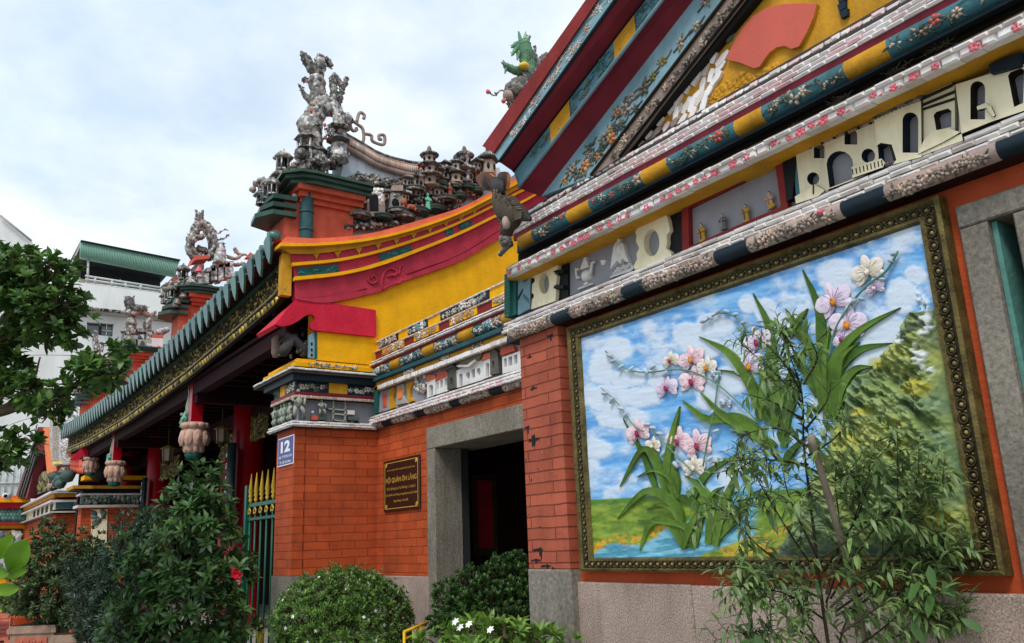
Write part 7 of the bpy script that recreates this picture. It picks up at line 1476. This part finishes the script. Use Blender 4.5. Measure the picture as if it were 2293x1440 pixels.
for x in (600, 700, 760): a, b = za(x, 380), za(x + 60, 440); q.tube([(XA - 2, *a), (XA - 2, *b)], .05, 5)
obj('terrace_rail', q, ap)
q = MB()
for k in range(70): q.use(('steel', 'leafolive')[k % 3 == 0]).tube([(lambda p: (XA + .7, *p))(za(960 + random.uniform(0, 90), 500 + random.uniform(0, 60))), (lambda p: (XA + .7, *p))(za(970 + random.uniform(0, 80), 490 + random.uniform(0, 50)))], .03, 4)
obj('wire_screen', q, ap)
apl('side_roof', 'brownred', [(1045, 412), (1130, 420), (1130, 600), (1060, 530)], -3, 0, XA - 3)
nb = thing('neighbour_building', (-60, 30, 0), 'plain white building with sloping roof at the far left edge', 'building')
XN = -62.; q = MB().use('bgwhite'); q.plate(FX(XN), [za(*p, XN) for p in ((-700, -250), (0, 62), (190, 208), (230, 300), (230, 2100), (-700, 2100))], -12, 0); obj('wall', q, nb)
q = MB().use('bggrey'); q.tube([PX(0, 482, XN + .2), PX(71, 540, XN + .2)], .08, 6); obj('roof_edge', q, nb)
# overhead wires on the left
for i, pts in enumerate((((-40, 975), (60, 938), (130, 925), (250, 905)), ((-40, 800), (120, 795), (240, 805), (330, 838)))):
    q = MB().use('wire'); q.tube([np.array(PD(a, b, 24)) for a, b in spl(pts, 14)], .012, 5); obj('overhead_wire', q, label=('thin pale wire sagging above the far left roofs', 'thin pale wire crossing the white apartment wall')[i], cat='wire', group='overhead wires', origin=tuple(PD(*pts[0], 24)))
# ================================================================ PLANTS
def rosette(mb, c, d, n, L, W, spread=.9, droop=.3):
    d = norm3(d); a = norm3(np.cross(d, [.3, .5, .8])); b = np.cross(d, a); t0 = random.uniform(0, 6)
    for k in range(n):
        t = t0 + k * 2.4; el = spread * (.35 + .65 * (k + 1) / n) + random.uniform(-.15, .15)
        v = d * math.cos(el) + (a * math.cos(t) + b * math.sin(t)) * math.sin(el)
        s_ = random.uniform(.7, 1.15); mb.leaf(np.array(c) + v * .006, v, d + np.array((0, 0, .4)), L * s_, W * s_, .3, droop * random.uniform(.4, 1.3))
def crown_points(blobs, n, shell=.55):
    w = np.array([b[2] * b[3] for b in blobs]); w = w / w.sum(); out = []
    for k in range(n):
        b = blobs[rng.choice(len(blobs), p=w)]; v = rng.normal(size=3); v /= np.linalg.norm(v); r = rng.uniform(shell, 1.05) if rng.random() > .06 else rng.uniform(1.03, 1.14)
        c = np.array(PD(b[0], b[1], b[4])); m = b[4] / CF; R = CR
        off = R @ np.array([v[0] * b[2] * m, v[1] * b[3] * m, v[2] * min(b[2], b[3]) * m]) * r
        out.append((c + off, norm3(R @ v), c))
    return out
def bush(name, label, blobs, n, per, L, W, m, base, stems=10, cat='shrub', group=None, spread=.95, droop=.3, shell=.55, bark='bark', parent=None, up=.35, srad=.012):
    t = thing(name, base, label, cat, group) if parent is None else parent
    pts = crown_points(blobs, n, shell); f = MB().use(m)
    for p, d, c in pts:
        if p[2] < .03: continue
        rosette(f, p, d + np.array((0, 0, up)), per + random.randint(-2, 1), L * random.uniform(.8, 1.2), W, spread, droop)
    obj('foliage', f, t); s = MB().use(bark); B = np.array(base)
    for k in range(stems):
        p, d, c = pts[k * len(pts) // stems]; q = spl([np.append(B + np.array((random.uniform(-.03, .03), random.uniform(-.03, .03), 0)), srad * 1.6), np.append(lerp(B, c, .55) + rng.normal(size=3) * .04, srad * 1.1), np.append(c, srad * .7), np.append(p, srad * .25)], 9)
        s.tube([a[:3] for a in q], [max(.002, a[3]) for a in q], 6, .08)
    for p, d, c in pts[::3]: s.tube([p - d * L * 1.6 - np.array((0, 0, L * .4)), p - d * L * .5, p], [.005, .004, .002], 4)
    obj('stem', s, t); return t, pts
def gpt(px, py, dep): q = PD(px, py, dep); return (q.x, q.y, 0)
def blooms(t, pts, n, r, m='bloom', front=True, name='flower'):
    k = 0
    for p, d, c in pts:
        if k >= n: break
        if front and (CR.T @ d)[2] > .1: continue
        b = MB().use(m); a = norm3(np.cross(d, [.2, .4, .9])); e = np.cross(d, a); c0 = p + d * r * 1.2
        for q in range(5):
            w_ = q * 1.257; v = a * math.cos(w_) + e * math.sin(w_); b.leaf(c0, v + d * .25, d, r * 1.3, r * .9, .15, .1)
        obj(name, b, t); k += 1
# ---- tall leafy shrub in the middle left
t, pts = bush('leafy_shrub', 'tall dark green leafy shrub before the porch, between railing gate and red columns', [(445, 1085, 55, 50, 8.2), (430, 1140, 75, 50, 8.1), (405, 1200, 120, 60, 8.0), (470, 1190, 70, 90, 8.0), (330, 1260, 60, 40, 8.0), (420, 1290, 150, 60, 7.9), (520, 1290, 60, 50, 7.9), (400, 1370, 160, 80, 7.8), (300, 1420, 70, 60, 7.7), (500, 1390, 80, 70, 7.8), (390, 1440, 140, 40, 7.7)], 620, 9, .105, .042, 'leafdark', gpt(420, 1500, 7.9), 14, droop=.45, srad=.016)
b = MB().use('petalroseflower')
c = np.array(PD(529, 1286, 7.6)); fw = -CR[:, 2]; e1, e2 = CR[:, 0], -CR[:, 1]
for k in range(11): w_ = k * 2.4; b.leaf(c, e1 * math.cos(w_) + e2 * math.sin(w_) + fw * (.3 + .08 * k), fw, .06 - .003 * k, .05, .2, .3)
obj('red_flower', b, t)
# ---- darker pot shrubs at the left
bush('dark_shrub', 'dense blue green shrub behind the tall leafy one, under the far lotus pendants', [(310, 1180, 55, 45, 11.5), (350, 1200, 50, 60, 11.4), (300, 1240, 60, 60, 11.2), (260, 1290, 60, 70, 11.2), (290, 1380, 80, 70, 11.0)], 1000, 10, .085, .022, 'leafdeep', gpt(300, 1560, 11.2), 9, droop=.25, srad=.018)
t1, pts1 = bush('planter_shrub', 'big olive and dark green shrub growing from the carved clay planter', [(112, 1195, 34, 30, 12.6), (110, 1250, 60, 50, 12.5), (80, 1300, 60, 50, 12.5), (160, 1260, 55, 60, 12.4), (190, 1240, 50, 50, 12.4), (210, 1300, 45, 60, 12.3), (130, 1330, 90, 50, 12.3), (180, 1370, 70, 40, 12.2), (60, 1350, 40, 30, 12.4), (110, 1372, 60, 24, 12.2)], 1300, 9, .085, .03, 'leafolive', (PD(115, 1400, 12.3).x, PD(115, 1400, 12.3).y, 0.55), 12, srad=.02)
bush('dark_shrub', 'fine leaved dark green shrub low beside the clay planters', [(200, 1370, 50, 40, 11.4), (230, 1400, 50, 50, 11.2), (180, 1300, 40, 50, 11.8)], 420, 11, .085, .016, 'leafdeep', gpt(210, 1560, 11.3), 6, droop=.2, srad=.014)
bush('potted_plant', 'small green plant in the bright orange pot at the far left', [(30, 1350, 42, 18, 15.5), (60, 1358, 32, 18, 15.4)], 120, 8, .11, .04, 'leafmid', (PD(48, 1390, 15.4).x, PD(48, 1390, 15.4).y, .5), 4, cat='potted plant')
def planter(px0, px1, py0, dep, label, h=.62, m='planter', panel='terracotta'):
    a, b_ = np.array(PD(px0, py0, dep)), np.array(PD(px1, py0, dep)); c = (a + b_) / 2; w_ = np.linalg.norm(b_ - a) / 2; zt = c[2]; z0 = max(0, zt - h)
    o = thing('planter', (c[0], c[1], z0), label, 'planter', 'clay planters at the left'); q = MB().use(m); d = w_ * .7
    ax = math.atan2(CR[1, 0], CR[0, 0]); ca, sa = math.cos(ax), math.sin(ax)
    def bx(u0, u1, v0, v1, za, zb_, f0=1, f1=1):
        vs = [(c[0] + (u * ca - v * sa) * f, c[1] + (u * sa + v * ca) * f, z) for z, f in ((za, f0), (zb_, f1)) for v in (v0, v1) for u in (u0, u1)]
        q.add(vs, [(0, 2, 3, 1), (4, 5, 7, 6), (0, 1, 5, 4), (2, 6, 7, 3), (0, 4, 6, 2), (1, 3, 7, 5)])
    bx(-w_ * .9, w_ * .9, -d * .9, d * .9, z0 + .05, zt - .1, .86, 1); bx(-w_, w_, -d, d, zt - .10, zt - .03); bx(-w_ * .95, w_ * .95, -d * .95, d * .95, zt - .03, zt)
    for s in (-1, 1): bx(s * w_ * .75 - .06, s * w_ * .75 + .06, -d * .8, d * .8, z0 - .0, z0 + .06)
    obj('body', q, o); q = MB().use(panel); bx(-w_ * .66, w_ * .66, -d * .9 - .012, -d * .85, z0 + .14, zt - .16, .97, 1.0); F = lambda u, v, n: (c[0] + u * ca - (-d * .9 - .012 - n) * sa, c[1] + u * sa + (-d * .9 - .012 - n) * ca, v)
    for k in range(14): q.tube([F(lerp(-w_ * .6, w_ * .6, (k + t_) / 14.), z0 + .14 + (zt - z0 - .3) * (.2 + .6 * ((k % 3) / 2.)) + .03 * math.sin(t_ * 6), .005) for t_ in (0, .4, .8, 1.2)], .012, 5)
    obj('relief_panel', q, o); q = MB().use('soil'); bx(-w_ * .85, w_ * .85, -d * .85, d * .85, zt - .02, zt + .012); obj('soil', q, o)
planter(38, 145, 1398, 12.3, 'large carved clay planter holding the olive shrub', .62); planter(126, 182, 1420, 11.6, 'smaller clay planter with reddish panel, right of the large one', .55); planter(0, 33, 1372, 17.0, 'far reddish clay planter at the left edge of the courtyard', .6, 'terracotta', 'brownred')
c = np.array(PD(55, 1378, 15.4)); o = thing('plastic_pot', (c[0], c[1], 0), 'bright orange plastic pot behind the large clay planter', 'pot'); q = MB().use('potorange'); w_ = 24 / CF * 15.4
q.lathe((c[0], c[1], 0), [(w_ * .75, 0), (w_ * .95, c[2] - .04), (w_ * 1.06, c[2] - .04), (w_ * 1.06, c[2] + .02), (w_ * .9, c[2] + .02)], 20); obj('body', q, o); q = MB().use('soil'); q.lathe((c[0], c[1], c[2] - .02), [(w_ * .9, 0), (.01, .01)], 16); obj('soil', q, o)
# ---- round clipped bush with white flowers
t, pts = bush('round_bush', 'round clipped bright green bush dotted with small white flowers, below the plaque', [(765, 1400, 148, 122, 6.6), (700, 1400, 85, 95, 6.5), (840, 1390, 80, 90, 6.6), (770, 1330, 90, 50, 6.55), (770, 1470, 150, 90, 6.5)], 4300, 8, .034, .0125, 'leafmid', gpt(765, 1560, 6.6), 8, shell=.88, spread=1.1, droop=.15, up=.6)
blooms(t, [p for p in pts if p[0][2] > .8], 75, .012)
# ---- dark boxwood filling the doorway
bush('boxwood', 'dense glossy dark green shrub standing in front of the stone doorway', [(1130, 1300, 60, 55, 6.9), (1165, 1290, 45, 50, 7.0), (1060, 1330, 55, 55, 6.8), (1010, 1350, 40, 50, 6.8), (1100, 1370, 100, 60, 6.7), (1010, 1400, 50, 40, 6.7), (1160, 1370, 50, 70, 6.8)], 1300, 10, .045, .019, 'leafdark', gpt(1090, 1600, 6.8), 8, shell=.75, spread=.8, droop=.1, up=.9)
# ---- gardenia in front
t, pts = bush('gardenia', 'light green gardenia with white flowers along the bottom of the picture', [(1000, 1440, 60, 30, 4.6), (1060, 1420, 70, 36, 4.5), (1130, 1425, 70, 36, 4.4), (1200, 1440, 60, 30, 4.4), (1255, 1442, 40, 20, 4.4), (1090, 1480, 140, 50, 4.4)], 150, 8, .075, .03, 'leafbright', gpt(1100, 1900, 4.5), 8, droop=.35, up=.8, spread=1.0)
for (a, b_) in ((1020, 1392), (1050, 1398), (1098, 1410), (1030, 1405)):
    q = MB().use('bloom'); c = np.array(PD(a, b_, 4.32)); d = norm3(np.array((.2, -.7, .6))); e = norm3(np.cross(d, (0, 0, 1))); f = np.cross(d, e)
    for k in range(6): w_ = k * 1.047; q.leaf(c, e * math.cos(w_) + f * math.sin(w_) + d * .2, d, .024, .015, .2, .2)
    obj('flower', q, t)
# ---- slender shrub tied to a pole in front of the mural
sl = thing('slender_shrub', gpt(1830, 2100, 3.1), 'tall slender loose shrub with narrow leaves in front of the orchid mural', 'shrub')
f = MB().use('leafslim'); s = MB().use('twig')
def spray(pts, dep, r0, dens=1., L=.062, side=True, dd=.1, fork=True, first=.15):
    q = spl([np.append(np.array(PD(a, b_, dep + (c_[0] if c_ else 0))), 0) for a, b_, *c_ in pts], 6 * len(pts)); q = [a[:3] for a in q]; n = len(q)
    s.tube(q, [max(.0012, r0 * (1 - .85 * i / n)) for i in range(n)], 5); Lt = sum(np.linalg.norm(q[i + 1] - q[i]) for i in range(n - 1)); cnt = int(Lt / .018 * dens)
    for k in range(cnt):
        t_ = lerp(first, 1, (k + random.random()) / cnt); i = min(n - 2, int(t_ * (n - 1))); p = lerp(q[i], q[i + 1], t_ * (n - 1) - i); d = norm3(q[i + 1] - q[i])
        v = norm3(rng.normal(size=3)); v = norm3(v - d * (v @ d)); dr = norm3(v * .9 + d * random.uniform(.0, .7) + np.array((0, 0, random.uniform(-.6, .25))))
        l_ = L * random.uniform(.55, 1.2)
        if fork and random.random() < .28:
            e = p + norm3(v + d * .6) * random.uniform(.04, .11); s.tube([p, e], [.0015, .0008], 4)
            for m_ in range(5):
                vv = norm3(rng.normal(size=3) + (e - p) * 12); f.leaf(lerp(p, e, .3 + .7 * m_ / 4), vv, (0, -.3, 1), l_, l_ * .33, .25, random.uniform(.2, .7))
        else: f.leaf(p, dr, (0, -.3, 1), l_, l_ * .34, .25, random.uniform(.2, .8))
MAIN = [(1860, 1480), (1838, 1330), (1815, 1130), (1800, 1000), (1795, 880), (1770, 800), (1748, 725)]
spray(MAIN, 2.85, .007, 1.8, .05, first=.3)
for pts_ in ([(1790, 830), (1770, 770), (1735, 730)], [(1795, 880), (1760, 820), (1715, 770)], [(1800, 920), (1760, 870), (1700, 830)], [(1805, 960), (1850, 900), (1860, 850)], [(1810, 1020), (1870, 980), (1900, 930)], [(1795, 900), (1740, 840), (1660, 770)], [(1790, 850), (1745, 800), (1680, 740)], [(1800, 860), (1830, 800), (1800, 740)], [(1800, 940), (1730, 900), (1660, 880)], [(1810, 1000), (1740, 960), (1650, 975)], [(1810, 1040), (1700, 1030), (1640, 1060)],
             [(1840, 1300), (1760, 1180), (1700, 1080), (1660, 1010)], [(1850, 1350), (1900, 1200), (1940, 1080), (1960, 980)], [(1860, 1360), (2000, 1220), (2060, 1120), (2080, 1020)], [(1850, 1330), (1880, 1200), (1870, 1080), (1880, 1010)], [(1870, 1370), (2010, 1260), (2010, 1100), (2010, 960)], [(1860, 1340), (1960, 1180), (2040, 1100), (2120, 1080)],
             [(1870, 1380), (2020, 1300), (2080, 1250), (2140, 1230)], [(1840, 1320), (1720, 1240), (1660, 1180), (1640, 1120)], [(1840, 1340), (1730, 1290), (1650, 1270)], [(1850, 1390), (1760, 1330), (1690, 1320), (1640, 1310)], [(1880, 1420), (2000, 1340), (2090, 1320)], [(1830, 1250), (1770, 1120), (1750, 1040)], [(1845, 1280), (1930, 1130), (1900, 1060)], [(1840, 1250), (1980, 1160), (2060, 1180)],
             [(1850, 1480), (1780, 1400), (1720, 1350), (1680, 1330)], [(1870, 1480), (1960, 1420), (2030, 1370), (2100, 1390)], [(1880, 1480), (2020, 1420), (2090, 1400), (2150, 1390)], [(1860, 1480), (1800, 1380), (1780, 1290)], [(1870, 1480), (1900, 1380), (1960, 1310)], [(2060, 1480), (2050, 1380), (2030, 1290), (2060, 1230)], [(1700, 1480), (1690, 1440), (1680, 1420)], [(2110, 1470), (2080, 1330), (2090, 1260), (2130, 1230)]):
    spray([(a, b_, random.uniform(-.15, .15)) for a, b_ in pts_], 2.85, .0045, 1.7 if pts_[-1][1] > 1040 else 1.4, .05)
    a_, e_ = pts_[len(pts_) // 2], pts_[-1]
    for q_ in range(2 if e_[1] > 1040 else 0): spray([(a_[0], a_[1], 0), ((a_[0] + e_[0]) / 2 + random.uniform(-50, 50), (a_[1] + e_[1]) / 2 - 20, random.uniform(-.1, .1)), (e_[0] + random.uniform(-90, 90), e_[1] + random.uniform(-70, 40), random.uniform(-.15, .15))], 2.85, .0022, 1.6, .046)
fo2 = obj('foliage', f, sl); obj('stem', s, sl)
for (x, y, dx, dy) in ((2080, 1265, 10, 50), (2110, 1300, 26, 40), (2090, 1325, -16, 50), (2060, 1300, -26, 40), (2040, 1390, 26, 50), (2150, 1385, 50, 26), (1690, 1430, -46, 18), (1710, 1440, 36, 26), (1690, 1420, 18, 36)):
    big = MB().use('leafdark'); a, b_ = np.array(PD(x, y, 2.7)), np.array(PD(x + dx, y + dy, 2.66)); big.leaf(a, b_ - a, (0, -.8, .6), np.linalg.norm(b_ - a) * 1.1, .036, .2, .15); obj('broad_leaf', big, sl)
po_ = MB().use('pole'); q = spl([np.append(np.array(PD(a, b_, d_)), 0) for a, b_, d_ in ((1955, 1520, 2.95), (1905, 1290, 2.88), (1860, 1130, 2.80), (1815, 975, 2.74))], 24); q = [a[:3] for a in q]
q = [np.array((2 * q[0] - q[6])[:3])] + q
z0 = q[0][2]; dirn = (q[1] - q[0]); q[0] = q[1] - dirn * max(1, (q[1][2]) / max(.001, dirn[2])) if dirn[2] > 0 else q[0]
po_.tube(q, [.0112 + .002 * (i % 6 == 0) for i in range(len(q))], 10, .05); obj('support_pole', po_, label='weathered grey bamboo pole leaning in the slender shrub before the mural', cat='pole', origin=tuple(q[0]))
# ---- tree at the left: dark trunk off to the side, glossy oval leaves
tr = thing('broadleaf_tree', gpt(-500, 1500, 6.8), 'broad leaved tree reaching in from the left over the roofs', 'tree')
blobs = [(80, 660, 100, 95, 6.4), (30, 640, 80, 85, 6.5), (130, 700, 70, 90, 6.3), (60, 730, 100, 50, 6.5), (20, 600, 60, 50, 6.6), (105, 600, 55, 40, 6.4), (-60, 650, 100, 130, 6.8), (150, 750, 55, 36, 6.3), (55, 880, 70, 46, 6.4), (120, 895, 60, 36, 6.2), (180, 850, 70, 40, 6.1), (235, 830, 50, 30, 6.0), (280, 788, 40, 20, 5.9), (20, 820, 50, 50, 6.5), (200, 815, 40, 22, 6.0), (110, 930, 40, 20, 6.2), (-60, 850, 80, 80, 6.6), (30, 1010, 55, 30, 6.2), (50, 980, 34, 20, 6.2), (-30, 1020, 60, 60, 6.4), (-20, 760, 60, 60, 6.7)]
pts = crown_points(blobs, 950, .3); f = MB().use('leaftree'); s = MB().use('bark')
for p, d, c in pts: rosette(f, p, d * .7 + np.array((0, 0, .6)), random.randint(6, 9), .082 * random.uniform(.75, 1.2), .050, 1.05, .3)
for k, (a, m_) in enumerate((([(-500, 1500), (-420, 1150), (-250, 940), (-60, 935), (60, 905), (140, 880), (260, 800)], .05), ([(-250, 940), (-120, 800), (0, 760), (80, 700), (120, 640)], .035), ([(-60, 935), (20, 905), (70, 860), (90, 800)], .018), ([(-250, 940), (-100, 980), (20, 1005), (70, 1000)], .02), ([(0, 760), (20, 690), (30, 620)], .016), ([(60, 905), (120, 925), (160, 890)], .012))):
    q = spl([np.array(PD(x, y, 6.5 - .0012 * x)) for x, y in a], 6 * len(a)); s.tube(q, [m_ * (1.3 - i / len(q)) for i in range(len(q))], 8, .05)
tb = MB().use('bark'); tb.tube([gpt(-500, 1500, 6.8), np.array(PD(-470, 1320, 6.8)), np.array(PD(-420, 1150, 6.8))], [.13, .1, .08], 10, .05); obj('trunk', tb, tr)
for p, d, c in pts[::2]: s.tube([lerp(p, c, .75), lerp(p, c, .3) - np.array((0, 0, .02)), p], [.007, .005, .003], 5)
obj('crown', f, tr); obj('branch', s, tr)
# ---- big bright leaves at the left edge
bl_ = thing('broad_leaf_plant', gpt(-150, 1560, 5.5), 'plant with big rounded yellow green leaves at the left edge', 'plant'); f = MB().use('leafbig'); s = MB().use('twig')
for (x, y, dx, dy, L, W) in ((24, 1275, 32, -62, 1.05, 52), (-10, 1250, 32, -46, 1.1, 36), (-20, 1275, 34, 12, 1.2, 30), (10, 1290, 44, -10, 1.2, 22), (-10, 1320, 46, 0, 1.2, 30), (-30, 1240, 20, -40, 1, 30), (-60, 1300, 40, -60, 1, 50)):
    a, b_ = np.array(PD(x, y, 5.2)), np.array(PD(x + dx, y + dy, 5.1)); l_ = np.linalg.norm(b_ - a); wd = W / CF * 5.2; mid = norm3(b_ - a); nrm = np.array(norm3(-CR[:, 2] + .2 * CR[:, 0])); nrm = norm3(nrm - mid * (nrm @ mid)); sd = np.cross(mid, nrm); k = 12
    vs = [a + mid * l_ * t_ + sd * s_ * wd * .5 * math.sin(math.pi * min(1, t_ * .98 + .02)) ** .7 + nrm * (abs(s_) * wd * .12 - .15 * l_ * t_ * t_) for t_ in np.linspace(0, 1, k) for s_ in (-1, -.5, 0, .5, 1)]
    f.add(vs, [(i * 5 + j, i * 5 + j + 1, (i + 1) * 5 + j + 1, (i + 1) * 5 + j) for i in range(k - 1) for j in range(4)], True); s.tube([np.array(PD(-80, 1330, 5.3)), lerp(np.array(PD(-80, 1330, 5.3)), a, .6), a], .006, 5)
s.tube([np.array(gpt(-150, 1560, 5.5)), np.array(PD(-80, 1330, 5.3))], .012, 6); obj('foliage', f, bl_); obj('stem', s, bl_)
# ---- small yellow rail and yellow barrier foot
q = MB().use('railyellow'); a = np.array(PD(905, 1415, 6.3)); b_ = np.array(PD(958, 1393, 6.6)); q.tube([a, b_], .011, 8); q.tube([lerp(a, b_, .62), lerp(a, b_, .62) * np.array((1, 1, 0))], .012, 8); q.tube([a * np.array((1, 1, 0)), a], .011, 8); q.tube([a - np.array((0, 0, .05)), b_ - np.array((0, 0, .05))], .008, 8)
obj('yellow_rail', q, label='low yellow painted rail between the round bush and the boxwood', cat='rail', origin=(a[0], a[1], 0))
q = MB().use('dragonyellow'); c = np.array(PD(583, 1415, 8.4))
for s_ in (-1, 1): q.tube([c + np.array((s_ * .03, 0, -.1)), c + np.array((s_ * .06, 0, .0)), c + np.array((s_ * .02, 0, .09))], [.02, .024, .01], 7)
q.tube([c * np.array((1, 1, 0)), c - np.array((0, 0, .1))], .02, 7); obj('gilt_post', q, label='small gilt finial post at the foot of the brick pier', cat='post', origin=(c[0], c[1], 0))
